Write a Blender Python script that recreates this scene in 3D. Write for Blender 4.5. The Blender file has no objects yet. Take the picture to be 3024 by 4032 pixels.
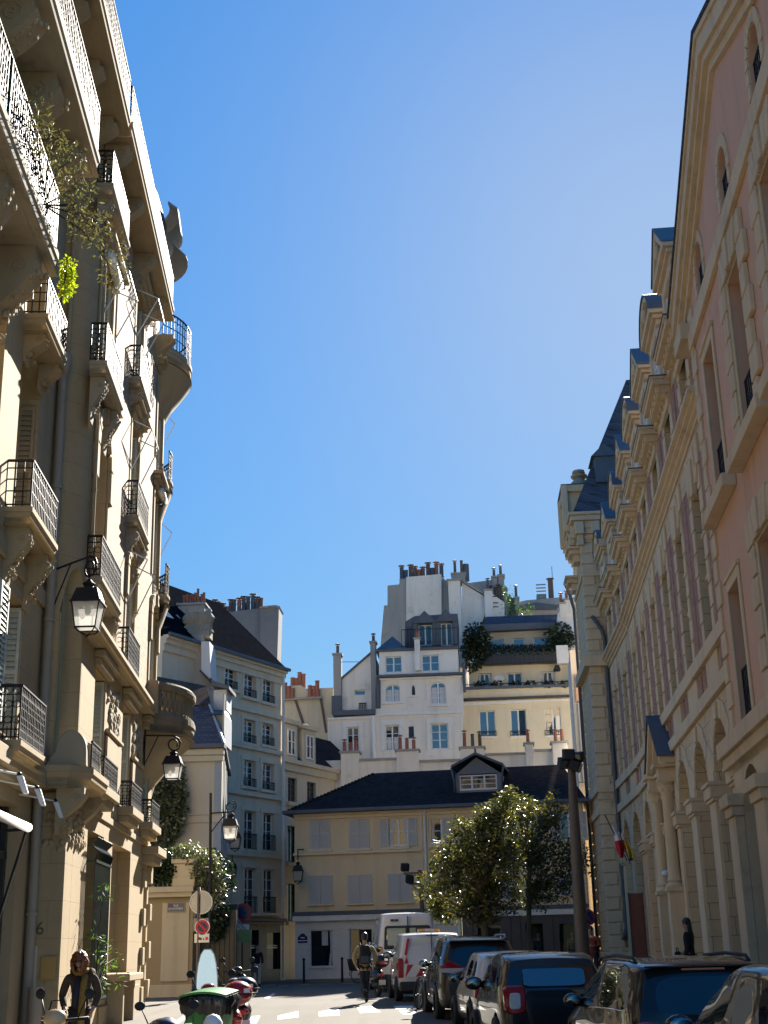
import bpy, bmesh, math, random
from mathutils import Vector, Matrix
from mathutils.geometry import delaunay_2d_cdt
random.seed(7)
R=math.radians; PI=math.pi
sc=bpy.context.scene; COL=sc.collection
# ---------------------------------------------------------------- camera model (a 1.7x zoom phone view, pitched up)
CF=5222.;CX=1512.;CY=2016.;CP=R(18.26);CR=R(1.385);EYE=1.55
def ray(u,v):
    x=(u-CX)/CF; y=(CY-v)/CF
    a=x*math.cos(CR)+y*math.sin(CR); b=-x*math.sin(CR)+y*math.cos(CR)
    return (a,math.cos(CP)-b*math.sin(CP),math.sin(CP)+b*math.cos(CP))
def at(u,v,Y):
    d=ray(u,v); t=Y/d[1]; return Vector((d[0]*t,Y,EYE+d[2]*t))
def zg(Y): return min(.2,max(-.1,-.1+.3*(Y-18)/20))
class Frame:
    """a vertical facade plane: local x runs along it, local -y is outwards, z up"""
    def __init__(s,ox,oy,ang):
        s.o=(ox,oy); s.ang=R(ang); s.a=(math.cos(s.ang),math.sin(s.ang)); s.n=(math.sin(s.ang),-math.cos(s.ang))
    def sz(s,u,v,d=0.):
        r=ray(u,v); ox=s.o[0]+s.n[0]*d; oy=s.o[1]+s.n[1]*d
        t=(ox*s.n[0]+oy*s.n[1])/(r[0]*s.n[0]+r[1]*s.n[1])
        return ((r[0]*t-ox)*s.a[0]+(r[1]*t-oy)*s.a[1], EYE+r[2]*t)
    def w(s,l,z,d=0.): return Vector((s.o[0]+s.a[0]*l+s.n[0]*d, s.o[1]+s.a[1]*l+s.n[1]*d, z))
# ---------------------------------------------------------------- objects
def tag(o,label=None,cat=None,group=None,kind=None):
    if label: o['label']=label
    if cat: o['category']=cat
    if group: o['group']=group
    if kind: o['kind']=kind
    return o
def empty(name,loc=(0,0,0),rz=0,label=None,cat=None,group=None):
    o=bpy.data.objects.new(name,None); COL.objects.link(o); o.location=loc; o.rotation_euler=(0,0,rz); o.empty_display_size=.2
    return tag(o,label,cat,group)
def frame_empty(name,F,label,cat,group=None): return empty(name,(F.o[0],F.o[1],0),F.ang,label,cat,group)
def copy_tree(o,parent=None):
    c=o.copy(); COL.objects.link(c)
    if parent: c.parent=parent
    for ch in list(o.children): copy_tree(ch,c)
    return c
class MB:
    def __init__(s): s.v=[]; s.f=[]
    def add(s,vs,fs):
        n=len(s.v); s.v.extend([tuple(p) for p in vs]); s.f.extend([tuple(i+n for i in f) for f in fs]); return s
    def poly(s,*pts): return s.add(pts,[tuple(range(len(pts)))])
    def box(s,x0,x1,y0,y1,z0,z1):
        return s.add([(x0,y0,z0),(x1,y0,z0),(x1,y1,z0),(x0,y1,z0),(x0,y0,z1),(x1,y0,z1),(x1,y1,z1),(x0,y1,z1)],
          [(0,3,2,1),(4,5,6,7),(0,1,5,4),(1,2,6,5),(2,3,7,6),(3,0,4,7)])
    def hexa(s,lo,hi): # two quads (ccw from above)
        return s.add(list(lo)+list(hi),[(0,3,2,1),(4,5,6,7),(0,1,5,4),(1,2,6,5),(2,3,7,6),(3,0,4,7)])
    def prism(s,pts,a,b,axis='y'): # pts in the plane orthogonal to axis
        def P(p,t):
            return {'y':(p[0],t,p[1]),'x':(t,p[0],p[1]),'z':(p[0],p[1],t)}[axis]
        n=len(pts); vs=[P(p,a) for p in pts]+[P(p,b) for p in pts]
        fs=[tuple(range(n)),tuple(range(2*n-1,n-1,-1))]+[(i,i+n,(i+1)%n+n,(i+1)%n) for i in range(n)]
        return s.add(vs,fs)
    def tube(s,pts,r,n=6,cap=True):
        pts=[Vector(p) for p in pts]; m=len(pts); rs=r if isinstance(r,(list,tuple)) else [r]*m
        vs=[];up=None
        for i,p in enumerate(pts):
            t=(pts[min(i+1,m-1)]-pts[max(i-1,0)])
            if t.length<1e-9: t=Vector((0,0,1))
            t.normalize()
            if up is None:
                up=Vector((0,0,1)) if abs(t.z)<.9 else Vector((1,0,0))
            x=t.cross(up)
            if x.length<1e-6: x=t.orthogonal()
            x.normalize(); y=x.cross(t); up=y
            for k in range(n):
                a=2*PI*(k+.5)/n; vs.append(p+x*(rs[i]*math.cos(a))+y*(rs[i]*math.sin(a)))
        fs=[(i*n+k,i*n+(k+1)%n,(i+1)*n+(k+1)%n,(i+1)*n+k) for i in range(m-1) for k in range(n)]
        if cap: fs+= [tuple(range(n-1,-1,-1)),tuple(range((m-1)*n,m*n))]
        return s.add(vs,fs)
    def bar(s,a,b,w): return s.tube([a,b],w*.7071,4)
    def lathe(s,prof,c=(0,0,0),n=16,a0=0,a1=2*PI):
        full=abs(a1-a0-2*PI)<1e-6; k=n if full else n+1; m=len(prof); vs=[]
        for r,z in prof:
            for i in range(k):
                a=a0+(a1-a0)*i/n; vs.append((c[0]+r*math.cos(a),c[1]+r*math.sin(a),c[2]+z))
        fs=[(j*k+i,j*k+(i+1)%k,(j+1)*k+(i+1)%k,(j+1)*k+i) for j in range(m-1) for i in range(n)]
        if prof[0][0]>1e-4 and full: fs.append(tuple(range(k-1,-1,-1)))
        if prof[-1][0]>1e-4 and full: fs.append(tuple(range((m-1)*k,m*k)))
        return s.add(vs,fs)
    def ell(s,c,r,n=12,m=8):
        vs=[];fs=[]
        for j in range(m+1):
            t=PI*j/m
            for i in range(n):
                a=2*PI*i/n; vs.append((c[0]+r[0]*math.sin(t)*math.cos(a),c[1]+r[1]*math.sin(t)*math.sin(a),c[2]-r[2]*math.cos(t)))
        for j in range(m):
            for i in range(n): fs.append((j*n+i,j*n+(i+1)%n,(j+1)*n+(i+1)%n,(j+1)*n+i))
        return s.add(vs,fs)
    def mould(s,prof,x0,x1): # prof: closed list of (y,z), swept along x
        return s.prism(prof,x0,x1,'x')
    def sweep(s,prof,path,closed=False):
        """prof: (out,z) pairs; path: plan polyline (x,y); out is to the right of travel"""
        m=len(path); n=len(prof); vs=[]
        P=[Vector((p[0],p[1])) for p in path]
        for i in range(m):
            if closed: a=(P[i]-P[i-1]).normalized(); b=(P[(i+1)%m]-P[i]).normalized()
            else:
                a=(P[i]-P[i-1]).normalized() if i>0 else (P[1]-P[0]).normalized()
                b=(P[i+1]-P[i]).normalized() if i<m-1 else a
            na=Vector((a.y,-a.x)); nb=Vector((b.y,-b.x)); nn=(na+nb); 
            if nn.length<1e-6: nn=na.copy()
            nn.normalize(); k=1/max(.3,nn.dot(na))
            for o,z in prof: vs.append((P[i].x+nn.x*o*k,P[i].y+nn.y*o*k,z))
        segs=m if closed else m-1
        fs=[(i*n+j,((i+1)%m)*n+j,((i+1)%m)*n+(j+1)%n,i*n+(j+1)%n) for i in range(segs) for j in range(n)]
        if not closed: fs+=[tuple(range(n-1,-1,-1)),tuple(range((m-1)*n,m*n))]
        return s.add(vs,fs)
    def build(s,name,mat,parent=None,smooth=None,bevel=0,sub=0,fix=True):
        me=bpy.data.meshes.new(name); me.from_pydata(s.v,[],s.f)
        if fix:
            bm=bmesh.new(); bm.from_mesh(me); bmesh.ops.recalc_face_normals(bm,faces=bm.faces); bm.to_mesh(me); bm.free()
        me.update()
        if mat is not None: me.materials.append(mat)
        if smooth:
            me.polygons.foreach_set('use_smooth',[True]*len(me.polygons))
            if smooth is not True:
                me.set_sharp_from_angle(angle=R(smooth))
        o=bpy.data.objects.new(name,me); COL.objects.link(o)
        if parent is not None: o.parent=parent
        if bevel:
            b=o.modifiers.new('bevel','BEVEL'); b.width=bevel; b.segments=1; b.limit_method='ANGLE'; b.angle_limit=R(40)
        if sub:
            b=o.modifiers.new('sub','SUBSURF'); b.levels=sub; b.render_levels=sub
        return o
def arc(cx,cz,r,a0,a1,n): return [(cx+r*math.cos(R(a0+(a1-a0)*i/n)),cz+r*math.sin(R(a0+(a1-a0)*i/n))) for i in range(n+1)]
def rect(s0,s1,z0,z1): return [(s0,z0),(s1,z0),(s1,z1),(s0,z1)]
def arched(s0,s1,z0,zs,rise=None,n=10):
    """opening with an arched head; zs = springing"""
    c=(s0+s1)/2; h=(s1-s0)/2; rise=h if rise is None else rise
    return [(s0,z0),(s1,z0)]+[(c+h*math.cos(PI*i/n),zs+rise*math.sin(PI*i/n)) for i in range(n+1)]
def inside(p,poly):
    c=False; n=len(poly); x,y=p
    for i in range(n):
        x1,y1=poly[i]; x2,y2=poly[(i+1)%n]
        if (y1>y)!=(y2>y) and x<(x2-x1)*(y-y1)/(y2-y1)+x1: c=not c
    return c
def sheet(outline,holes=()):
    vs=[];loops=[]
    for L in [outline]+list(holes):
        k=len(vs); vs+=[Vector(p) for p in L]; loops.append(list(range(k,k+len(L))))
    es=[(L[i],L[(i+1)%len(L)]) for L in loops for i in range(len(L))]
    r=delaunay_2d_cdt(vs,es,[],0,1e-5); V=[tuple(p) for p in r[0]]; T=[]
    for f in r[2]:
        c=(sum(V[i][0] for i in f)/len(f),sum(V[i][1] for i in f)/len(f))
        if inside(c,outline) and not any(inside(c,h) for h in holes): T.append(tuple(f))
    return V,T
def wall(mb,outline,holes=(),y=0.,reveal=.25,thick=.3,back=False):
    """front sheet at y with real openings, reveals going in, outer edge thickness"""
    V,T=sheet(outline,holes)
    mb.add([(p[0],y,p[1]) for p in V],T)
    for h in holes:
        n=len(h)
        for i in range(n):
            a=h[i];b=h[(i+1)%n]
            mb.add([(a[0],y,a[1]),(b[0],y,b[1]),(b[0],y+reveal,b[1]),(a[0],y+reveal,a[1])],[(0,1,2,3)])
    if thick:
        n=len(outline)
        for i in range(n):
            a=outline[i];b=outline[(i+1)%n]
            mb.add([(a[0],y,a[1]),(b[0],y,b[1]),(b[0],y+thick,b[1]),(a[0],y+thick,a[1])],[(0,1,2,3)])
        if back:
            V,T=sheet(outline,()); mb.add([(p[0],y+thick,p[1]) for p in V],T)
    return mb
# ---------------------------------------------------------------- materials
class N:
    def __init__(s,name):
        s.m=bpy.data.materials.new(name); s.m.use_nodes=True; s.t=s.m.node_tree; s.t.nodes.clear()
        s.out=s.n('ShaderNodeOutputMaterial'); s.b=s.n('ShaderNodeBsdfPrincipled'); s.l(s.b.outputs[0],s.out.inputs[0])
    def n(s,t,**k):
        x=s.t.nodes.new(t)
        for a,b in k.items(): setattr(x,a,b)
        return x
    def l(s,a,b): s.t.links.new(a,b)
    def co(s,kind='Object',scale=(1,1,1)):
        c=s.n('ShaderNodeTexCoord'); m=s.n('ShaderNodeMapping'); m.inputs['Scale'].default_value=scale
        s.l(c.outputs[kind],m.inputs[0]); return m.outputs[0]
    def noise(s,scale=(1,1,1),sc=1.,det=4,rough=.6,kind='Object'):
        x=s.n('ShaderNodeTexNoise'); x.inputs['Scale'].default_value=sc; x.inputs['Detail'].default_value=det; x.inputs['Roughness'].default_value=rough
        s.l(s.co(kind,scale),x.inputs['Vector']); return x.outputs['Fac']
    def ramp(s,f,stops):
        x=s.n('ShaderNodeValToRGB'); e=x.color_ramp.elements
        while len(e)<len(stops): e.new(.5)
        for q,(p,c) in zip(e,stops): q.position=p; q.color=c if len(c)==4 else (*c,1)
        s.l(f,x.inputs[0]); return x.outputs[0]
    def mix(s,f,a,b,mode='MIX'):
        x=s.n('ShaderNodeMix',data_type='RGBA',blend_type=mode)
        for sock,val in ((x.inputs[0],f),(x.inputs[6],a),(x.inputs[7],b)):
            if hasattr(val,'is_linked') or hasattr(val,'links'): s.l(val,sock)
            elif isinstance(val,(int,float)): sock.default_value=val
            else: sock.default_value=val if len(val)==4 else (*val,1)
        return x.outputs[2]
    def math(s,op,a,b=0.):
        x=s.n('ShaderNodeMath',operation=op)
        for i,v in ((0,a),(1,b)):
            if isinstance(v,(int,float)): x.inputs[i].default_value=v
            else: s.l(v,x.inputs[i])
        return x.outputs[0]
    def bump(s,h,st=.3,d=.02,prev=None):
        x=s.n('ShaderNodeBump'); x.inputs['Strength'].default_value=st; x.inputs['Distance'].default_value=d; s.l(h,x.inputs['Height'])
        if prev is not None: s.l(prev,x.inputs['Normal'])
        s.l(x.outputs[0],s.b.inputs['Normal']); return x.outputs[0]
    def set(s,**k):
        for a,b in k.items():
            i=s.b.inputs[a.replace('_',' ')]
            if isinstance(b,(int,float)): i.default_value=b
            elif isinstance(b,tuple): i.default_value=b if len(b)==4 else (*b,1)
            else: s.l(b,i)
        return s
def sh(c,k): return tuple(min(1,x*k) for x in c)
def plain(name,c,rough=.7,metal=0.,var=.18,sc=3.,bump=0.,coat=0.,spec=.5,ior=None):
    n=N(name); f=n.noise(sc=sc)
    n.set(Base_Color=n.mix(f,sh(c,1-var),sh(c,1+var)),Roughness=rough,Metallic=metal,Coat_Weight=coat)
    n.b.inputs['Specular IOR Level'].default_value=spec
    if ior: n.b.inputs['IOR'].default_value=ior
    if bump: n.bump(n.noise(sc=sc*12,det=3),bump,.01)
    return n.m
def plaster(name,c,dirt=.35,streak=.3,dirtcol=(.11,.09,.07),bump=.25,grain=30):
    """rendered wall: mottled colour, rain streaks, grime patches"""
    n=N(name)
    a=n.noise(sc=.55,det=6,rough=.65); b=n.noise(scale=(1.6,1.6,.12),sc=1.3,det=5); g=n.noise(sc=6,det=5)
    base=n.mix(a,sh(c,.84),sh(c,1.14)); base=n.mix(n.math('MULTIPLY',g,.35),base,sh(c,.9))
    base=n.mix(n.math('MULTIPLY',n.ramp(b,[(.5,(0,0,0)),(.78,(1,1,1))]),streak),base,sh(c,.55))
    base=n.mix(n.math('MULTIPLY',n.ramp(n.noise(sc=.9,det=8,rough=.72),[(.56,(0,0,0)),(.74,(1,1,1))]),dirt),base,dirtcol)
    n.set(Base_Color=base,Roughness=.9); n.b.inputs['Specular IOR Level'].default_value=.25
    n.bump(n.noise(sc=grain,det=4),bump,.01)
    return n.m
def masonry(name,c,bw=.9,bh=.45,joint=.008,jc=.55,vary=.18,streak=.3,dirt=.25,bump=.5,c2=None,dirtcol=(.12,.10,.08),off=.5):
    """coursed stone or brick in the plane of the facade (x along, z up)"""
    n=N(name)
    tc=n.n('ShaderNodeTexCoord'); sp=n.n('ShaderNodeSeparateXYZ'); n.l(tc.outputs['Object'],sp.inputs[0])
    cb=n.n('ShaderNodeCombineXYZ'); n.l(n.math('ADD',sp.outputs[0],sp.outputs[1]),cb.inputs[0]); n.l(sp.outputs[2],cb.inputs[1])
    br=n.n('ShaderNodeTexBrick'); n.l(cb.outputs[0],br.inputs['Vector'])
    br.offset=off; br.inputs['Scale'].default_value=1; br.inputs['Brick Width'].default_value=bw; br.inputs['Row Height'].default_value=bh
    br.inputs['Mortar Size'].default_value=joint; br.inputs['Mortar Smooth'].default_value=.3
    c2=c2 or sh(c,1+vary)
    br.inputs['Color1'].default_value=(*sh(c,1-vary),1); br.inputs['Color2'].default_value=(*c2,1); br.inputs['Mortar'].default_value=(*(sh(c,jc) if not isinstance(jc,tuple) else jc),1)
    a=n.noise(sc=.7,det=6,rough=.65); b=n.noise(scale=(1.6,1.6,.1),sc=1.5,det=5)
    base=n.mix(.55,br.outputs[0],n.mix(a,sh(c,.78),sh(c,1.2)),'MIX') if vary<.3 else br.outputs[0]
    base=n.mix(1.,base,n.mix(n.noise(sc=9,det=6,rough=.7),(.82,.82,.82),(1.12,1.12,1.12)),'MULTIPLY')
    base=n.mix(n.math('MULTIPLY',n.math('SUBTRACT',1.,n.math('SUBTRACT',1.,br.outputs['Fac'])),.75),base,br.inputs['Mortar'].default_value[:3])
    base=n.mix(n.math('MULTIPLY',n.ramp(b,[(.5,(0,0,0)),(.8,(1,1,1))]),streak),base,sh(c,.5))
    base=n.mix(n.math('MULTIPLY',n.ramp(n.noise(sc=.8,det=8,rough=.72),[(.56,(0,0,0)),(.76,(1,1,1))]),dirt),base,dirtcol)
    n.set(Base_Color=base,Roughness=.88); n.b.inputs['Specular IOR Level'].default_value=.25
    p=n.bump(n.math('SUBTRACT',1.,br.outputs['Fac']),bump,.012); n.bump(n.noise(sc=25,det=4),.2,.01,p)
    return n.m
def slate(name,c,w=.25,h=.16):
    n=N(name); tc=n.n('ShaderNodeTexCoord'); sp=n.n('ShaderNodeSeparateXYZ'); n.l(tc.outputs['Object'],sp.inputs[0])
    cb=n.n('ShaderNodeCombineXYZ'); n.l(sp.outputs[0],cb.inputs[0]); n.l(n.math('ADD',sp.outputs[2],n.math('MULTIPLY',sp.outputs[1],.45)),cb.inputs[1])
    br=n.n('ShaderNodeTexBrick'); n.l(cb.outputs[0],br.inputs['Vector']); br.inputs['Scale'].default_value=1
    br.inputs['Brick Width'].default_value=w; br.inputs['Row Height'].default_value=h; br.inputs['Mortar Size'].default_value=.012
    br.inputs['Color1'].default_value=(*sh(c,.7),1); br.inputs['Color2'].default_value=(*sh(c,1.35),1); br.inputs['Mortar'].default_value=(*sh(c,.35),1)
    base=n.mix(n.math('MULTIPLY',n.noise(sc=1.1,det=6),.6),br.outputs[0],sh(c,1.5))
    n.set(Base_Color=base,Roughness=.8); n.b.inputs['IOR'].default_value=1.0; n.b.inputs['Specular IOR Level'].default_value=.0; n.bump(n.math('SUBTRACT',1.,br.outputs['Fac']),.3,.006); return n.m
def leafmat(name,ca,cb,cc,trans=.25,rough=.35):
    n=N(name); g=n.n('ShaderNodeNewGeometry')
    col=n.ramp(g.outputs['Random Per Island'],[(0,ca),(.55,cb),(1,cc)])
    n.set(Base_Color=col,Roughness=rough); n.b.inputs['Specular IOR Level'].default_value=.5
    tr=n.n('ShaderNodeBsdfTranslucent'); n.l(n.mix(1.,col,(1.6,1.7,.6),'MULTIPLY'),tr.inputs[0])
    mx=n.n('ShaderNodeMixShader'); mx.inputs[0].default_value=trans; n.l(n.b.outputs[0],mx.inputs[1]); n.l(tr.outputs[0],mx.inputs[2]); n.l(mx.outputs[0],n.out.inputs[0])
    return n.m
def glassmat(name,c=(.02,.028,.035),rough=.03,ior=1.75,var=1.):
    n=N(name); f=n.noise(sc=.7,det=2); n.set(Base_Color=n.mix(f,sh(c,.4),sh(c,1.5)),Roughness=rough); n.b.inputs['IOR'].default_value=ior
    n.bump(n.noise(sc=1.3,det=1),.05,.02); return n.m
def clearglass(name,tint=(.9,.95,.95),a=.75):
    n=N(name); n.set(Base_Color=(.02,.02,.02),Roughness=.03); t=n.n('ShaderNodeBsdfTransparent'); t.inputs[0].default_value=(*tint,1)
    m=n.n('ShaderNodeMixShader'); m.inputs[0].default_value=a; n.l(n.b.outputs[0],m.inputs[1]); n.l(t.outputs[0],m.inputs[2]); n.l(m.outputs[0],n.out.inputs[0]); return n.m
def hazeplastic(name):
    n=N(name); n.set(Base_Color=(.55,.68,.75),Roughness=.12); t=n.n('ShaderNodeBsdfTranslucent'); t.inputs[0].default_value=(.6,.75,.85,1); q=n.n('ShaderNodeBsdfTransparent'); q.inputs[0].default_value=(.85,.93,.97,1)
    m=n.n('ShaderNodeMixShader'); m.inputs[0].default_value=.5; n.l(n.b.outputs[0],m.inputs[1]); n.l(t.outputs[0],m.inputs[2]); k=n.n('ShaderNodeMixShader'); k.inputs[0].default_value=.72; n.l(m.outputs[0],k.inputs[1]); n.l(q.outputs[0],k.inputs[2]); n.l(k.outputs[0],n.out.inputs[0]); return n.m
def frosted(name):
    n=N(name); n.set(Base_Color=n.mix(n.noise(sc=6),(.45,.45,.43),(.75,.74,.70)),Roughness=.15); t=n.n('ShaderNodeBsdfTranslucent'); t.inputs[0].default_value=(.85,.84,.8,1); q=n.n('ShaderNodeBsdfTransparent')
    m=n.n('ShaderNodeMixShader'); m.inputs[0].default_value=.5; n.l(n.b.outputs[0],m.inputs[1]); n.l(t.outputs[0],m.inputs[2]); k=n.n('ShaderNodeMixShader'); k.inputs[0].default_value=.25; n.l(m.outputs[0],k.inputs[1]); n.l(q.outputs[0],k.inputs[2]); n.l(k.outputs[0],n.out.inputs[0]); return n.m
def carpaint(name,c,metal=.0,rough=.35,flake=True):
    n=N(name); n.set(Base_Color=n.mix(n.noise(sc=2,det=3),sh(c,.9),sh(c,1.1)),Roughness=rough,Metallic=metal,Coat_Weight=1.,Coat_Roughness=.03); n.b.inputs['Specular IOR Level'].default_value=.1; n.b.inputs['Coat IOR'].default_value=1.4
    d=n.ramp(n.noise(sc=5,det=6,rough=.7),[(.4,(.012,.012,.012)),(.85,(.05,.05,.05))]); n.l(d,n.b.inputs['Coat Roughness']); return n.m
M={}
M['cream']=masonry('cream_limestone',(.40,.305,.175),1.3,.62,.005,.6,.05,.35,.2)
M['cream_trim']=plaster('cream_stone_trim',(.38,.30,.185),.35,.4,bump=.2)
M['grey_stone']=plaster('weathered_balcony_stone',(.36,.31,.23),.6,.6,(.05,.045,.04),.35)
M['school']=plaster('school_limestone',(.64,.51,.345),.35,.5)
M['school_wall']=masonry('school_coursed_stone',(.63,.50,.33),.85,.42,.012,.4,.09,.5,.35)
M['school_trim']=plaster('school_carved_trim',(.66,.53,.36),.4,.5)
M['brick']=masonry('red_brick',(.33,.15,.11),.22,.075,.010,(.45,.36,.28),.3,.2,.15,.4,(.42,.2,.15))
M['art_brick']=masonry('buff_brick',(.42,.27,.17),.22,.07,.008,(.38,.29,.2),.32,.2,.15,.4,(.5,.34,.22))
M['pink']=plaster('pink_render',(.66,.415,.295),.22,.5)
M['yellow']=plaster('ochre_render',(.76,.60,.38),.3,.4)
M['yellow_trim']=plaster('ochre_trim',(.78,.64,.44),.15,.2)
M['white_brick']=masonry('white_painted_brick',(.76,.72,.66),.24,.085,.006,.8,.04,.2,.1,.35)
M['white']=plaster('white_render',(.79,.74,.66),.45,.5,(.25,.23,.21))
M['white_trim']=plaster('white_cornice',(.78,.76,.72),.25,.3)
M['beige']=plaster('beige_render',(.70,.60,.43),.25,.35)
M['grey_wall']=plaster('grey_cream_render',(.74,.63,.47),.3,.35,(.2,.18,.15))
M['cement']=plaster('old_cement_render',(.35,.34,.32),.5,.6,(.13,.12,.11),.4)
M['cement_dark']=plaster('dark_cement_render',(.22,.22,.23),.4,.5,(.1,.1,.1),.4)
M['stained']=plaster('stained_gable_render',(.42,.39,.35),1.,.8,(.1,.095,.09),.5)
M['ivory']=plaster('ivory_render',(.60,.55,.45),.2,.25)
M['pale_cream']=plaster('pale_yellow_render',(.60,.52,.38),.35,.4,(.22,.18,.13))
M['slate']=slate('blue_slate',(.075,.085,.11)); M['tile_dark']=slate('dark_tiles',(.035,.032,.034),.2,.12)
M['slate_black']=slate('black_slate',(.010,.011,.014),.2,.12); M['tile_brown']=slate('brown_tiles',(.10,.075,.06),.22,.14)
M['zinc']=plain('zinc_sheet',(.13,.14,.16),.6,.25,.25,1.5,spec=.3); M['zinc_dark']=plain('dark_zinc',(.10,.115,.14),.6,.2,.25,2,spec=.3)
M['iron']=plain('black_iron',(.022,.022,.025),.6,.1,.3,8,spec=.25); M['iron_green']=plain('dark_green_iron',(.03,.045,.04),.35,.5,.3,8)
M['iron_grey']=plain('grey_paint_metal',(.22,.23,.24),.5,.3); M['pole']=plain('brown_painted_steel',(.10,.075,.06),.5,.2,.3,4)
M['shutter']=plain('grey_green_shutter',(.46,.49,.43),.6,0,.1,2); M['shutter_grey']=plain('grey_blue_shutter',(.52,.50,.46),.6,0,.08,2)
M['shutter_white']=plain('white_wood',(.72,.72,.70),.5,0,.06,3); M['frame_dark']=plain('dark_wood_frame',(.05,.045,.04),.5)
M['wood_red']=plain('red_brown_door',(.14,.045,.03),.6,0,.35,5); M['terracotta']=plain('terracotta',(.33,.125,.075),.8,0,.25,6)
M['pot_dark']=plain('sooty_pot',(.13,.085,.07),.8,0,.35,6); M['glass']=glassmat('window_glass'); M['glass_blue']=glassmat('sky_glass',(.03,.05,.075),.02,2.3)
M['glass_dark']=glassmat('shop_glass',(.012,.013,.015),.03,1.5); M['curtain']=plain('net_curtain',(.55,.56,.57),.9,0,.2,6)
M['blind']=plain('pale_blind',(.58,.50,.38),.9,0,.12,6); M['zinc_pale']=plain('flashing',(.45,.46,.47),.5,.3)  # flashing zinc is one even colour, paler than the roof sheets
M['shop_navy']=plain('navy_shopfront',(.035,.042,.055),.45,0,.15); M['shop_black']=plain('black_shopfront',(.02,.022,.024),.4)
M['bluegrey']=plaster('blue_grey_render',(.38,.42,.48),.2,.4); M['gold']=plain('gold_letters',(.45,.22,.06),.5,.3)
M['enamel_blue']=plain('blue_enamel',(.015,.03,.12),.25,0,.1); M['enamel_green']=plain('green_enamel',(.02,.14,.08),.3)
M['white_paint']=plain('white_sign_paint',(.75,.75,.74),.45,0,.05); M['red_paint']=plain('red_sign_paint',(.48,.02,.025),.35,0,.05)
M['galv']=plain('galvanised_steel',(.38,.39,.40),.4,.7,.15,4); M['rubber']=plain('tyre_rubber',(.02,.02,.021),.75); M['chrome']=plain('chrome',(.75,.75,.76),.08,1.,.04)
M['mirror']=plain('mirror_face',(.22,.22,.22),.05,1.,.04); M['sign_dark']=plain('dull_blue_grey_enamel',(.10,.11,.15),.4,0,.2,9); M['alloy']=plain('wheel_alloy',(.38,.39,.41),.3,.85,.1); M['black_plastic']=plain('black_plastic',(.022,.022,.024),.5)
M['lamp_glass']=clearglass('lantern_glass',(.95,.95,.92),.72); M['frosted']=frosted('frosted_lantern_glass'); M['screen']=hazeplastic('windscreen_plastic')
M['red_lens']=plain('red_lens',(.33,.008,.012),.08,0,.15,20,coat=1.); M['white_lens']=plain('clear_lens',(.55,.5,.46),.08,0,.1,9,coat=1.); M['orange_lens']=plain('orange_lens',(.75,.33,.03),.15,0,.2,9,coat=1.)
M['brass']=plain('brass_plate',(.35,.24,.10),.35,.8); M['bark']=plain('tree_bark',(.12,.09,.06),.9,0,.35,8,.6); M['stem']=plain('plant_stem',(.10,.08,.05),.9)
M['pipe']=plain('painted_downpipe',(.30,.265,.21),.6,.1,.15,3); M['weathered']=plaster('blackened_balustrade_stone',(.22,.185,.13),.8,.7,(.03,.027,.022),.5)
M['concrete']=plain('cast_concrete',(.44,.38,.31),.85,0,.2,5,.3); M['plaster_grey']=plain('grey_slab',(.33,.32,.30),.85,0,.2,3,.2)
M['leaf']=leafmat('evergreen_leaf',(.03,.038,.014),(.07,.078,.024),(.20,.155,.05),.28,.25)
M['ivy']=leafmat('ivy_leaf',(.012,.03,.012),(.03,.055,.02),(.06,.08,.03),.15,.25)
M['ivy_pale']=leafmat('variegated_ivy',(.05,.07,.035),(.13,.15,.09),(.34,.34,.22),.2,.4)
M['yellow_leaf']=leafmat('yellow_green_leaf',(.16,.24,.015),(.34,.40,.03),(.50,.48,.06),.4,.4)
M['dry']=leafmat('straggling_plant',(.06,.05,.04),(.13,.12,.08),(.2,.19,.12),.2,.6)
M['hedge']=leafmat('hedge_leaf',(.008,.018,.008),(.018,.035,.014),(.04,.06,.02),.15,.4)
M['potleaf']=leafmat('pot_plant_leaf',(.03,.06,.02),(.06,.12,.03),(.12,.2,.05),.3,.4)
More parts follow.
